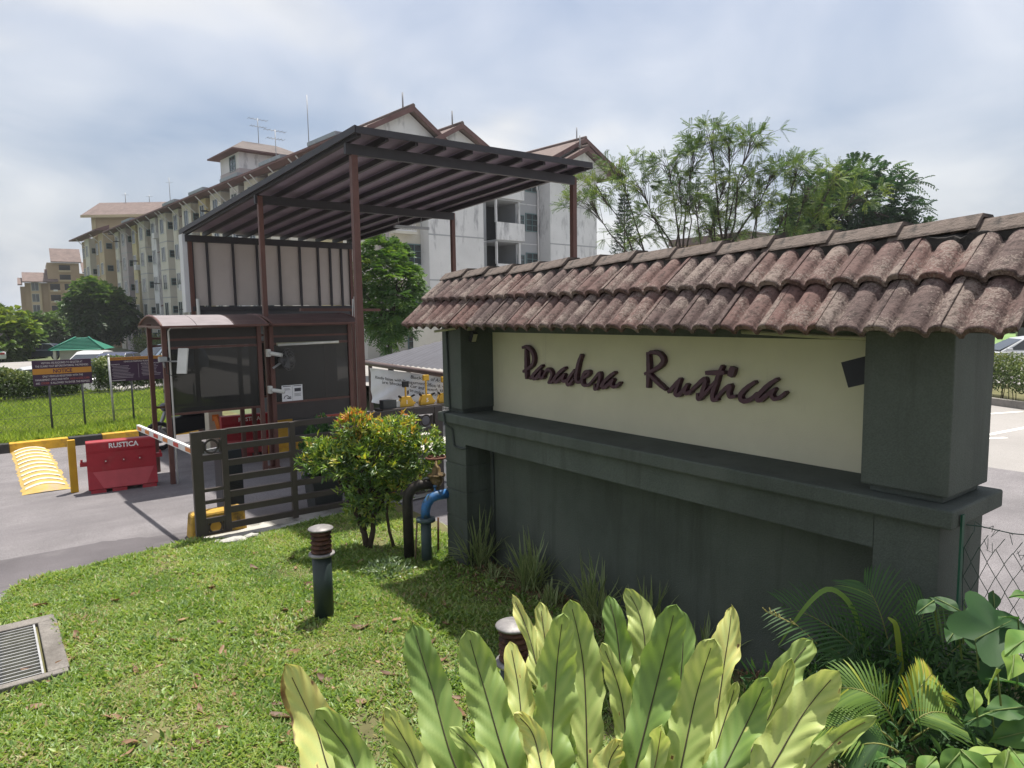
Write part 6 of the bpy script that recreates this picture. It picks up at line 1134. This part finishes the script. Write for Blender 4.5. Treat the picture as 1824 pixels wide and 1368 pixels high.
ab = thing('apartment_block', 'five-storey apartment block with stained white walls and red gable roofs behind the canopy', 'building', (19.53, 37.22, -1.0), TH)
Z0 = .23; FH = 2.73; ZT = Z0+5*FH
bx = lambda nm, M, *a: box(nm, M, ab, *a, world=False)
# right hand facade
bx('wall', M_bcream, .3, .3, -.5, 2.499, 9, ZT); bx('wall', M_bwhite, 2.5, -.6, -.5, 6.8, 9, ZT); bx('wall', M_bgrey, 6.801, .9, -.5, 8.3, 9, ZT); bx('stair_wall', M_dark, 8.301, 2.6, -.5, 10.7, 9, ZT); bx('wall', M_bgrey, 10.701, .6, -.5, 12.9, 9, ZT); bx('wall', M_bwhite, 12.901, -.6, -.5, 17.8, 9, ZT); bx('wall', M_bcream, 17.801, 2.6, -.5, 20.9, 11, ZT-.3)
for k in range(1, 6):
    z = Z0+FH*k
    for (u0, u1, v) in ((2.49, 6.81, -.612), (12.89, 17.81, -.612)): bx('floor_band', M_bgrey, u0, v, z-.05, u1, v+.03, z+.03)
    for (u0, u1, v) in ((6.81, 8.29, .888), (10.71, 12.89, .588), (17.81, 20.9, 2.588)): bx('floor_band', M_bwhite, u0, v, z-.03, u1, v+.03, z+.02)
    if k < 6:
        zb = Z0+FH*(k-1)+.05
        bx('balcony_parapet', M_bwhite, 8.25, -.25, zb+.90-.9, 10.75, -.13, zb+1.15); bx('balcony_slab', M_bgrey, 8.301, -.13, zb-.12, 10.70, 2.6, zb+.02); bx('balcony_post', M_bwhite, 10.35, -.11, zb+1.15, 10.5, .05, zb+FH-.12); bx('balcony_post', M_bwhite, 8.32, -.11, zb+1.15, 8.42, .05, zb+FH-.12)
        add_win(ab, (11.15, .6, zb+1.55), 0, 's'); add_win(ab, (12.25, .6, zb+1.45), 0, 'm'); add_win(ab, (2.0, .3, zb+1.5), 0, 'm'); add_win(ab, (18.4, 2.6, zb+1.5), 0, 's')
        bx('balcony_slab', M_bcream, .35, -.35, zb-.1, 1.85, .3, zb+.05); pr_ = bx('balcony_lattice', M_bwhite, .38, -.33, zb+.05, 1.82, -.27, zb+.12); 
        for i in range(8): MB().bar((.38+.18*i, -.30, zb+.12), (.56+.18*i, -.30, zb+.85), .03).bar((.56+.18*i, -.30, zb+.12), (.38+.18*i, -.30, zb+.85), .03).build('lattice', M_bwhite, pr_, False)
        MB().bar((.36, -.30, zb+.88), (1.84, -.30, zb+.88), .06).build('lattice', M_bwhite, pr_, False)
bx('plinth_band', mat('blue_grey_band', (.27, .31, .38), .8, .06, 1), 2.48, -.625, 3.6, 6.82, -.60, 4.7)
MB().tube([(12.7, .5, ZT-.2), (12.7, .5, ZT-1.6), (12.78, .5, ZT-1.8), (12.78, .5, 0)], .07, 8).build('downpipe', M_bwhite, ab, False)
for k in (2, 3): MB().prism([(0, 0), (.55, -.35), (.55, -.45), (0, -.1)], 18.0, 18.9, lambda u, v, t: (t, 2.6-u, Z0+FH*k+.0+v)).build('awning', M_eave, ab, False)
gable(ab, -1.2, 3.6, 1.45, 14.05, 15.45, -.4, 8, M_bwhite, M_rooff); gable(ab, 3.3, 6.5, 4.8, 14.1, 14.95, -.7, 8, M_bwhite, M_rooff); gable(ab, 12.8, 20.4, 16.5, 14.05, 15.95, -.2, 9, M_bwhite, M_rooff, .5); gable(ab, 13.2, 18.6, 15.95, 13.75, 15.15, -1.0, 3, M_bwhite, M_rooff, .4)
bx('roof_slab', M_roofd, 6.5, .2, ZT, 12.9, 9, ZT+.25); bx('roof_slab', M_roofd, -.95, 8.0, ZT, 14.0, 62, ZT+.3)
# long facade, seen at a grazing angle
bx('wall', M_blav, .0, .35, -.5, .299, 9, ZT); bx('wall', M_blav, .0, 9.001, -.5, 12, 61, ZT)
mods = [(0, M_bcream), (7.5, M_bcream), (15, M_bcream), (22.5, M_bcream), (30, M_bcream), (37.5, M_bcream), (45, M_bcream), (52.5, M_blav)]
for mi, (v0, mc_) in enumerate(mods):
    v0 += 1.0
    bx('bay', mc_, -1.0, v0, -.5, -.001, v0+2.5, ZT); bx('bay', (M_byel, M_bcream, M_bwhite)[mi % 3], -.8, v0+4.2, -.5, -.001, v0+6.0, ZT)
    MB().tube([(-.06, v0+2.6, 0), (-.06, v0+2.6, ZT)], .06, 6).build('downpipe', M_bgrey, ab, False)
    for k in range(5):
        z = Z0+FH*k
        if v0 > 14 or k > 3:
            add_win(ab, (-1.0, v0+1.25, z+1.5), -PI/2, 't'); add_win(ab, (-.8, v0+5.1, z+1.5), -PI/2, 't'); add_win(ab, (-.5, v0, z+1.5), 0, 's')
            if (mi+k) % 2 == 0: MB().prism([(0, 0), (-.8, -.35), (-.8, -.43), (0, -.08)], v0+2.7, v0+4.1, lambda u, v, t: (u-.001, t, z+2.3+v)).build('awning', M_eave, ab, False)
            if (mi*3+k) % 4 == 1: MB().lathe([(.0, .10), (.2, .06), (.34, .0), (.36, .01), (.2, .09)], (-1.35, v0+2.9, z+1.4), 12).build('satellite_dish', M_dark, ab, False)
            if (mi+k) % 3 == 0: bx('air_conditioner', M_bwhite, -1.3, v0+3.0, z+.5, -1.0+.98, v0+3.8, z+1.05)
        bx('floor_band', M_bgrey, -1.02, v0-.02, z+FH-.06, -.0012, v0+2.52, z+FH+.02)
    for vv in (v0+.2, v0+3.4, v0+6.6): MB().bar((-.9, vv, ZT-1.0), (-1.9, vv, ZT-.05), .07).build('eave_strut', M_bwhite, ab, False)
    MB().hexa([(-2.0, v0-1.0, ZT-.02), (-.9, v0-1.0, ZT+.05), (-.9, v0+6.49, ZT+.05), (-2.0, v0+6.49, ZT-.02)], [(-2.0, v0-1.0, ZT+.12), (-.9, v0-1.0, ZT+.2), (-.9, v0+6.49, ZT+.2), (-2.0, v0+6.49, ZT+.12)]).build('eave', M_eave, ab, False)
    if mi % 2 == 0 or mi in (1, 3): bx('roof_edge_tile', mat('gutter_blue_grey', (.24, .27, .30), .6, .1, 2), -2.06, v0+1.0, ZT+.125, -1.6, v0+4.6, ZT+.36)
# stair tower above roof
bx('tower_wall', M_bwhite, .4, 22.8, ZT+.3, 5.6, 27, 17.3); bx('tower_band', M_blav, .36, 22.76, ZT+.3, 5.64, 27.04, ZT+1.9); add_win(ab, (.4, 24.2, 16.3), -PI/2, 'm')
MB().add([(-.4, 22.0, 17.2), (6.4, 22.0, 17.2), (6.4, 27.8, 17.2), (-.4, 27.8, 17.2), (1.6, 24.9, 18.5), (4.6, 24.9, 18.5)], [(0, 1, 5, 4), (1, 2, 5), (2, 3, 4, 5), (3, 0, 4), (3, 2, 1, 0)]).build('tower_roof', M_roofd, ab, False); bx('tower_fascia', M_eave, -.42, 21.98, 17.08, 6.42, 27.82, 17.195)
def antenna(p, h, yagi): 
    mb = MB().tube([p, (p[0], p[1], p[2]+h)], .03, 5)
    if yagi:
        for dz, L in ((h-.1, 1.6), (h-.7, 1.3)):
            mb.tube([(p[0]-L/2, p[1], p[2]+dz), (p[0]+L/2, p[1], p[2]+dz)], .018, 4)
            for i in range(6): x = p[0]-L/2+L*i/5; mb.tube([(x, p[1]-.3, p[2]+dz), (x, p[1]+.3, p[2]+dz)], .012, 4)
    mb.build('antenna', M_steel, ab, False)
antenna((1.0, 17, ZT+.3), 3.6, True); antenna((3.0, 24.9, 18.4), 2.2, True); antenna((.0, 9.5, ZT+.3), 4.2, False)
# low cream annex with red awning at the foot
an = thing('annex', 'small cream annex with red awning behind the shelter roof', 'building', (22, 30, -1)); box('wall', M_bcream, an, 19.2, 28.5, -1, 27.5, 34, 2.45); MB().hexa([(18.9, 28.2, 2.46), (27.8, 28.2, 2.46), (27.8, 31.2, 3.3), (18.9, 31.2, 3.3)], [(18.9, 28.2, 2.6), (27.8, 28.2, 2.6), (27.8, 31.2, 3.45), (18.9, 31.2, 3.45)]).build('roof', M_roofd, an); MB().prism([(0, 0), (-.9, -.55), (-.9, -.63), (0, -.1)], 22.8, 25.0, lambda u, v, t: (t, 28.5+u-.001, 2.3+v)).build('awning', mat('awning_red', (.30, .03, .06), .6, .2, 5), an)
w_ = add_win(an, (0, 0, 0), 0, 'm'); w_.location = Vector((21.6, 28.49, 1.2))-Vector((22, 30, -1))
# brown continuation block further along
ab2 = thing('apartment_block', 'tan and brown apartment block continuing beyond the rounded tree', 'building', (14.6, 99.5, -1.0), TH)
bx2 = lambda nm, M, *a: box(nm, M, ab2, *a, world=False)
bx2('wall', M_bbrown, 0, 0, -.5, 12, 17.5, ZT+.6)
for mi in range(2):
    v0 = .8+8*mi; bx2('bay', (M_btan, M_bcream)[mi % 2], -1.2, v0, -.5, -.001, v0+2.6, ZT+.4); bx2('bay', M_bbrown, -.8, v0+4.4, -.5, -.001, v0+6.4, ZT+.4)
    for k in range(5):
        z = Z0+FH*k; o = add_win(ab2, (-1.2, v0+1.3, z+1.5), -PI/2, 't'); add_win(ab2, (-.8, v0+5.4, z+1.5), -PI/2, 't'); add_win(ab2, (-.6, v0, z+1.5), 0, 's')
        if (mi+k) % 2: MB().prism([(0, 0), (-.9, -.4), (-.9, -.5), (0, -.1)], v0+2.7, v0+4.3, lambda u, v, t: (u-.001, t, z+2.3+v)).build('awning', M_roofd, ab2, False)
    MB().hexa([(-2.2, v0-.8, ZT+.5), (-.6, v0-.8, ZT+.62), (-.6, v0+7.19, ZT+.62), (-2.2, v0+7.19, ZT+.5)], [(-2.2, v0-.8, ZT+.66), (-.6, v0-.8, ZT+1.3), (-.6, v0+7.19, ZT+1.3), (-2.2, v0+7.19, ZT+.66)]).build('eave', M_eave, ab2, False)
    MB().bar((-.9, v0+3.5, ZT-.6), (-2.0, v0+3.5, ZT+.5), .08).build('eave_strut', M_bwhite, ab2, False)
# tall brown block behind
tw_ = thing('tower_block', 'tall brown block with long rusty roof rising behind the flats', 'building', (22, 128, -1.0), math.atan2(-9.5, 12.4))
bt = lambda nm, M, *a: box(nm, M, tw_, *a, world=False)
bt('wall', M_bbrown, -7.2, 0, -.5, 9.5, 9, 20.3); bt('corner_pier', M_btan, -7.3, -.12, -.5, -6.6, .3, 20.28)
MB().hexa([(-8.4, -1.0, 20.0), (10.5, -1.0, 20.0), (10.5, 4.5, 22.8), (-8.4, 4.5, 22.8)], [(-8.4, -1.0, 20.25), (10.5, -1.0, 20.25), (10.5, 4.5, 23.05), (-8.4, 4.5, 23.05)]).build('roof', M_rooff, tw_, False); MB().hexa([(-8.4, 4.5, 22.8), (10.5, 4.5, 22.8), (10.5, 10, 20.0), (-8.4, 10, 20.0)], [(-8.4, 4.5, 23.05), (10.5, 4.5, 23.05), (10.5, 10, 20.25), (-8.4, 10, 20.25)]).build('roof', M_rooff, tw_, False)
bt('eave', M_btan, -8.45, -1.06, 19.85, 10.55, -1.001, 20.28)
for x, h in ((-4, 1.6), (0, 1.2), (3.5, 4.0)): MB().tube([(x, 4.5, 23), (x, 4.5, 23+h)], .05, 5).bar((x-.6, 4.5, 23+h*.8), (x+.6, 4.5, 23+h*.8), .03).build('antenna', M_steel, tw_, False)
# far brown flats, seen face on
fb_ = thing('apartment_block', 'far brown flats with red roofs and white window frames at left', 'building', (11.5, 150, -1.0), math.radians(-3))
bb = lambda nm, M, *a: box(nm, M, fb_, *a, world=False)
bb('wall', M_bbrown, -4.1, .6, -.5, -.6, 12, 10.2); bb('wall', M_bbrown, -.599, 0, -.5, 4.3, 12, 13.8); bb('wall', M_btan, -3.3, .1, 4.5, -1.7, .599, 10.15); bb('wall', M_bbrown, -4.8, 2.0, -.5, -4.101, 12, 9.6); bb('wall', M_btan, 4.301, .8, -.5, 6.2, 12, 12.0)
for k in range(5):
    z = .6+1.95*k
    add_win(fb_, (-2.6, .1 if k > 1 else .6, z+1.1), 0, 't'); 
    for x in (.4, 2.6):
        o = bb('balcony', M_dark, x-.75, -.01, z+.55, x+.75, -.002, z+1.65); MB().box(x-.8, -.35, z+.15, x+.8, -.02, z+.5).build('balcony_rail', M_btan, o, False); MB().box(x-.3, -.42, z+.3, x+.35, -.36, z+.6).build('air_conditioner', M_bwhite, o, False)
for k in range(2):
    z = 10.4+1.7*k; o = bb('balcony', M_dark, 1.2, -.01, z+.4, 2.9, -.002, z+1.3); MB().box(1.1, -.3, z+.05, 3.0, -.02, z+.38).build('balcony_rail', M_btan, o, False)
def slope(u0, u1, z0, z1, M, dv=3.2): MB().hexa([(u0, -.6, z0), (u1, -.6, z0), (u1, dv, z1), (u0, dv, z1)], [(u0, -.6, z0+.2), (u1, -.6, z0+.2), (u1, dv, z1+.2), (u0, dv, z1+.2)]).build('roof', M, fb_, False)
slope(-4.4, .0, 10.2, 12.0, M_rooff); slope(-5.1, -4.41, 9.7, 11.0, M_rooff); slope(-1.0, .9, 10.3, 12.6, M_rooff, 3.0); slope(.0, 4.7, 13.8, 16.4, M_rooff); slope(4.71, 6.5, 12.0, 14.0, M_rooff)
# distant hill, sheds
V = []; F = []; nH = 60
for i in range(nH):
    a = math.radians(-60+200*i/(nH-1)); r = 900; h = 22+7*math.sin(i*.9)+5*math.sin(i*2.3); x, y = r*math.sin(a), r*math.cos(a); V += [(x*.85, y*.85, -3), (x, y, h*.75), (x*1.2, y*1.2, h)]
for i in range(nH-1):
    for j in range(2): F.append((i*3+j, i*3+j+1, (i+1)*3+j+1, (i+1)*3+j))
me = bpy.data.meshes.new('hill'); me.from_pydata(V, [], F); me.update(); me.polygons.foreach_set('use_smooth', [True]*len(F)); tag(link('hill', me, mat('hill_green', (.075, .115, .08), .95, .35, .02)), kind='structure')
fs = thing('shed', 'long pale roofed shed on the far left skyline', 'building', (-6, 330, -1)); box('wall', M_bgrey, fs, -30, 330, -1, 8, 345, 6.5); box('roof', M_bwhite, fs, -31, 329, 6.5, 9, 346, 8.2)
rh = thing('shed', 'low dark roofed shed beyond the car park at the right edge', 'building', (66, 16, 0)); box('wall', M_gh, rh, 64, 10, -1, 72, 19, 3.0); box('roof', M_btan, rh, 63, 9, 3.001, 73, 20, 3.5); box('fascia', M_can, rh, 62.9, 8.9, 3.5, 73.1, 20.1, 4.6)
bh = thing('apartment_block', 'tan flats glimpsed through the branches of the feathery tree', 'building', (66, 45, -1)); box('wall', M_btan, bh, 62, 42, -1, 71, 50, 9.6); box('roof', M_rooff, bh, 61, 41, 9.601, 72, 51, 10.3)
for k in range(3):
    for j in range(3): w_ = add_win(bh, (0, 0, 0), 0, 'l'); w_.location = (-2.5+2.9*j, -3.0, 3.0+3*k)
# green-roofed pavilions
M_groof = mat('green_roof', (.015, .15, .10), .55, .1, 2); M_pav = mat('pavilion_wall', (.50, .48, .42), .8, .1, 1)
def pavilion(x, y, w, d, z0, h, rh_, label):
    p = thing('pavilion', label, 'pavilion', (x, y, z0), -.35, 'green-roofed pavilions'); box('wall', M_pav, p, -w/2+.6, -d/2+.6, 0, w/2-.6, d/2-.6, h, False); box('opening', M_dark, p, -.2, -d/2+.58, .7, w/2-.9, -d/2+.599, h-.25, False)
    for sx in (-1, 1): box('post', M_pav, p, sx*(w/2-.35)-.1, -d/2+.2, 0, sx*(w/2-.35)+.1, -d/2+.4, h, False)
    r = MB().add([(-w/2, -d/2, h), (w/2, -d/2, h), (w/2, d/2, h), (-w/2, d/2, h), (-w*.12, 0, h+rh_), (w*.12, 0, h+rh_)], [(0, 1, 5, 4), (1, 2, 5), (2, 3, 4, 5), (3, 0, 4), (3, 2, 1, 0)]).build('roof', M_groof, p, False)
    for i in range(1, 9):
        t = i/9; MB().bar((-w/2*(1-t)-w*.12*t, -d/2*(1-t)-.02, h+rh_*t+.03), (w/2*(1-t)+w*.12*t, -d/2*(1-t)-.02, h+rh_*t+.03), .05).build('tile_course', M_groof, r, False)
    for a, b in (((-w/2, -d/2), (-w*.12, 0)), ((w/2, -d/2), (w*.12, 0))): MB().tube([(*a, h+.05), (*b, h+rh_+.05)], .07, 6).build('hip_ridge', M_groof, r, False)
pavilion(7.0, 68, 3.9, 3.9, -.9, 1.05, .95, 'square pavilion with green tiled hip roof beyond the cars'); pavilion(-1.2, 62, 4.2, 4.2, -.9, 1.2, .8, 'green roof corner of a pavilion cut by the left frame edge')
# ================================================================== CARS
M_tyre = mat('tyre', (.02, .02, .02), .85, .2, 8); M_rim = mat('rim', (.45, .46, .47), .35, .1, 6, metal=.7); M_cglass = mat('car_glass', (.025, .03, .035), .06, .2, 1, spec=.8); M_lampw = mat('headlight', (.6, .62, .65), .15, .1, 4, spec=.7); M_lampr = mat('tail_light', (.35, .02, .02), .2, .1, 4, spec=.6)
def car(loc, rz, col, label, mpv=False, nm='parked_car'):
    c = thing(nm, label, 'car', loc, rz, 'parked cars'); Mp = mat('paint_%02d%02d%02d' % tuple(int(99*q) for q in col), col, .28, .05, 1.0, spec=.55, coat=.6); L, Wd, Hh = (4.5, 1.76, 1.68) if mpv else (4.45, 1.74, 1.45); hb = .92 if mpv else .86
    if mpv: side = [(-2.25, .35), (-2.2, .30), (2.1, .30), (2.25, .42), (2.24, .66), (1.95, .82), (1.2, .95), (-2.15, .98), (-2.24, .8)]; gh = [(1.25, .95), (.45, 1.56), (-.2, 1.66), (-1.5, 1.62), (-2.0, 1.45), (-2.18, .98)]
    else: side = [(-2.2, .38), (-2.15, .30), (2.1, .28), (2.22, .40), (2.2, .62), (1.85, .76), (1.0, .88), (-1.55, .92), (-2.15, .88), (-2.22, .7)]; gh = [(1.05, .88), (.25, 1.36), (-.3, 1.44), (-.95, 1.40), (-1.75, .92)]
    b = MB(); n = len(side); ys = [(-.86, .93, .0), (-.80, 1.0, .0), (.80, 1.0, .0), (.86, .93, .0)]
    vs = []
    for (f, sc, _) in ys:
        for (x, z) in side: vs.append((x*(1.0 if abs(f) < .85 else .985), f*Wd/1.72, .55+(z-.55)*sc))
    fs = [tuple(range(n)), tuple(reversed(range(3*n, 4*n)))]+[(k*n+i, (k+1)*n+i, (k+1)*n+(i+1) % n, k*n+(i+1) % n) for k in range(3) for i in range(n)]
    bo = b.add(vs, fs).build('body', Mp, c, False, bevel=.05)
    # greenhouse: tapering cabin, paint on roof, glass round it
    def cab(inset, z_in, grow=0.0):
        m_ = len(gh); v = []
        for f in (-1, 1):
            for (x, z) in gh: t = (z-gh[0][1])/(max(q[1] for q in gh)-gh[0][1]); v.append((x, f*(Wd/2*.95-inset*t+grow), z))
        return v, [tuple(range(m_)), tuple(reversed(range(m_, 2*m_)))]+[(i, m_+i, m_+(i+1) % m_, (i+1) % m_) for i in range(m_)]
    v, f = cab(.20, 0); MB().add(v, f).build('cabin', Mp, c, False, bevel=.03)
    m_ = len(gh)
    for sg in (-1, 1):
        def gp(x, z): t = (z-gh[0][1])/(max(q[1] for q in gh)-gh[0][1]); return (x, sg*(Wd/2*.95-.20*t+.006), z)
        zt = max(q[1] for q in gh)-.10; zb = gh[0][1]+.06; xf, xr = (1.02, -1.95) if mpv else (.78, -1.42); xt, xq = (.42, -1.62) if mpv else (.22, -1.0)
        for (a0_, a1_, b1_, b0_) in (((xf), (-.30), (-.30), (xt)), ((-.38), (xr), (xq), (-.38))): MB().add([gp(a0_, zb), gp(a1_, zb), gp(b1_, zt), gp(b0_, zt)], [(0, 1, 2, 3)]).build('side_window', M_cglass, c, False)
    xw0, zw0, xw1, zw1 = gh[0][0]+.02, gh[0][1]+.05, gh[1][0]+.04, gh[1][1]-.02; MB().add([(xw0, -.74, zw0), (xw0, .74, zw0), (xw1, .60, zw1), (xw1, -.60, zw1)], [(0, 1, 2, 3)]).build('windscreen', M_cglass, c, False)
    x0_, z0_, x1_, z1_ = gh[-1][0]-.02, gh[-1][1]+.06, gh[-2][0]-.03, gh[-2][1]-.04; MB().add([(x0_, -.70, z0_), (x0_, .70, z0_), (x1_, .58, z1_), (x1_, -.58, z1_)], [(0, 1, 2, 3)]).build('rear_window', M_cglass, c, False)
    for x in (-1.38, 1.40):
        for sg in (-1, 1):
            w_ = MB().lathe([(.30, -.10), (.32, -.07), (.32, .07), (.30, .10)], n=20).mesh('wheel'); M4 = Matrix.Translation((x, sg*(Wd/2-.10), .32)) @ Matrix.Rotation(PI/2, 4, 'X'); w_.transform(M4); o = link('wheel', w_, M_tyre, c, False)
            r_ = MB().lathe([(.21, -.108), (.21, .108)], n=16).mesh('rim'); r_.transform(M4); link('rim', r_, M_rim, o, False)
    for sg in (-1, 1):
        MB().box(2.05, sg*.52-.18, .60, 2.235, sg*.52+.18, .70).build('headlight', M_lampw, c, False, bevel=.02); MB().box(-2.24, sg*.60-.16, .66, -2.10, sg*.60+.16, .84).build('tail_light', M_lampr, c, False, bevel=.02); MB().box(.72, sg*(Wd/2+.0), .90, .90, sg*(Wd/2+.16), 1.02).build('mirror', Mp, c, False, bevel=.02)
    return c
car((1.5, 31.0, -.5), math.radians(182), (.62, .63, .64), 'white car behind the hedge at the notice board'); car((-1.6, 37.5, -.5), math.radians(185), (.06, .09, .22), 'dark blue car at the left edge behind the white car')
car((5.9, 40.5, -.5), math.radians(55), (.05, .06, .11), 'dark navy saloon parked beside the blue people carrier'); car((8.1, 42.0, -.5), math.radians(205), (.19, .24, .32), 'blue grey people carrier above the parking rules board', True); car((5.2, 43.8, -.5), math.radians(60), (.60, .60, .60), 'white car half hidden behind the navy saloon')
car((4.6, 74.5, -.9), math.radians(150), (.04, .05, .08), 'dark car parked left of the green pavilion'); car((.6, 72.0, -.8), math.radians(100), (.50, .52, .54), 'silver car far off at the left frame edge')
car((32.4, 9.4, -.03), math.radians(127), (.50, .52, .54), 'silver car beyond the hedge at the right edge')
# lamp posts
def lamp(p, h, label): 
    l = thing('lamp_post', label, 'lamp post', p); MB().tube([(0, 0, 0), (0, 0, h)], [.07, .05], 8).build('pole', M_post, l, False); MB().lathe([(.08, h), (.45, h+.18), (.5, h+.26), (.1, h+.34)], n=12).build('lamp_head', M_can, l, False)
lamp((13.9, 77.0, -1), 3.6, 'dark lamp post before the long facade'); lamp((.75, 50, -.5), 2.1, 'short grey post by the far left cars')
tag(MB().tube([(71.0, 21.1, -1), (71.0, 21.1, 5.0)], .12, 8).build('field_pole', M_galv), 'tall pale pole at the edge of the far field', 'pole')
sheet('playing_field', mat('field_green', (.16, .26, .09), .95, .2, .1), [(44, 2), (130, -20), (130, 60), (52, 24)], -.025)

# ================================================================== HAZE (thin humid air between camera and far flats)
hzM = bpy.data.materials.new('haze'); hzM.use_nodes = True; HN = hzM.node_tree; HN.nodes.clear()
pv = HN.nodes.new('ShaderNodeVolumePrincipled'); pv.inputs['Color'].default_value = (.92, .95, 1.0, 1); pv.inputs['Density'].default_value = 0.0004; pv.inputs['Anisotropy'].default_value = 0.2
ho = HN.nodes.new('ShaderNodeOutputMaterial'); HN.links.new(pv.outputs[0], ho.inputs['Volume'])
hz_ = MB().box(-1600, -1600, -5, 1600, 1600, 40).build('haze', hzM); tag(hz_, kind='stuff')
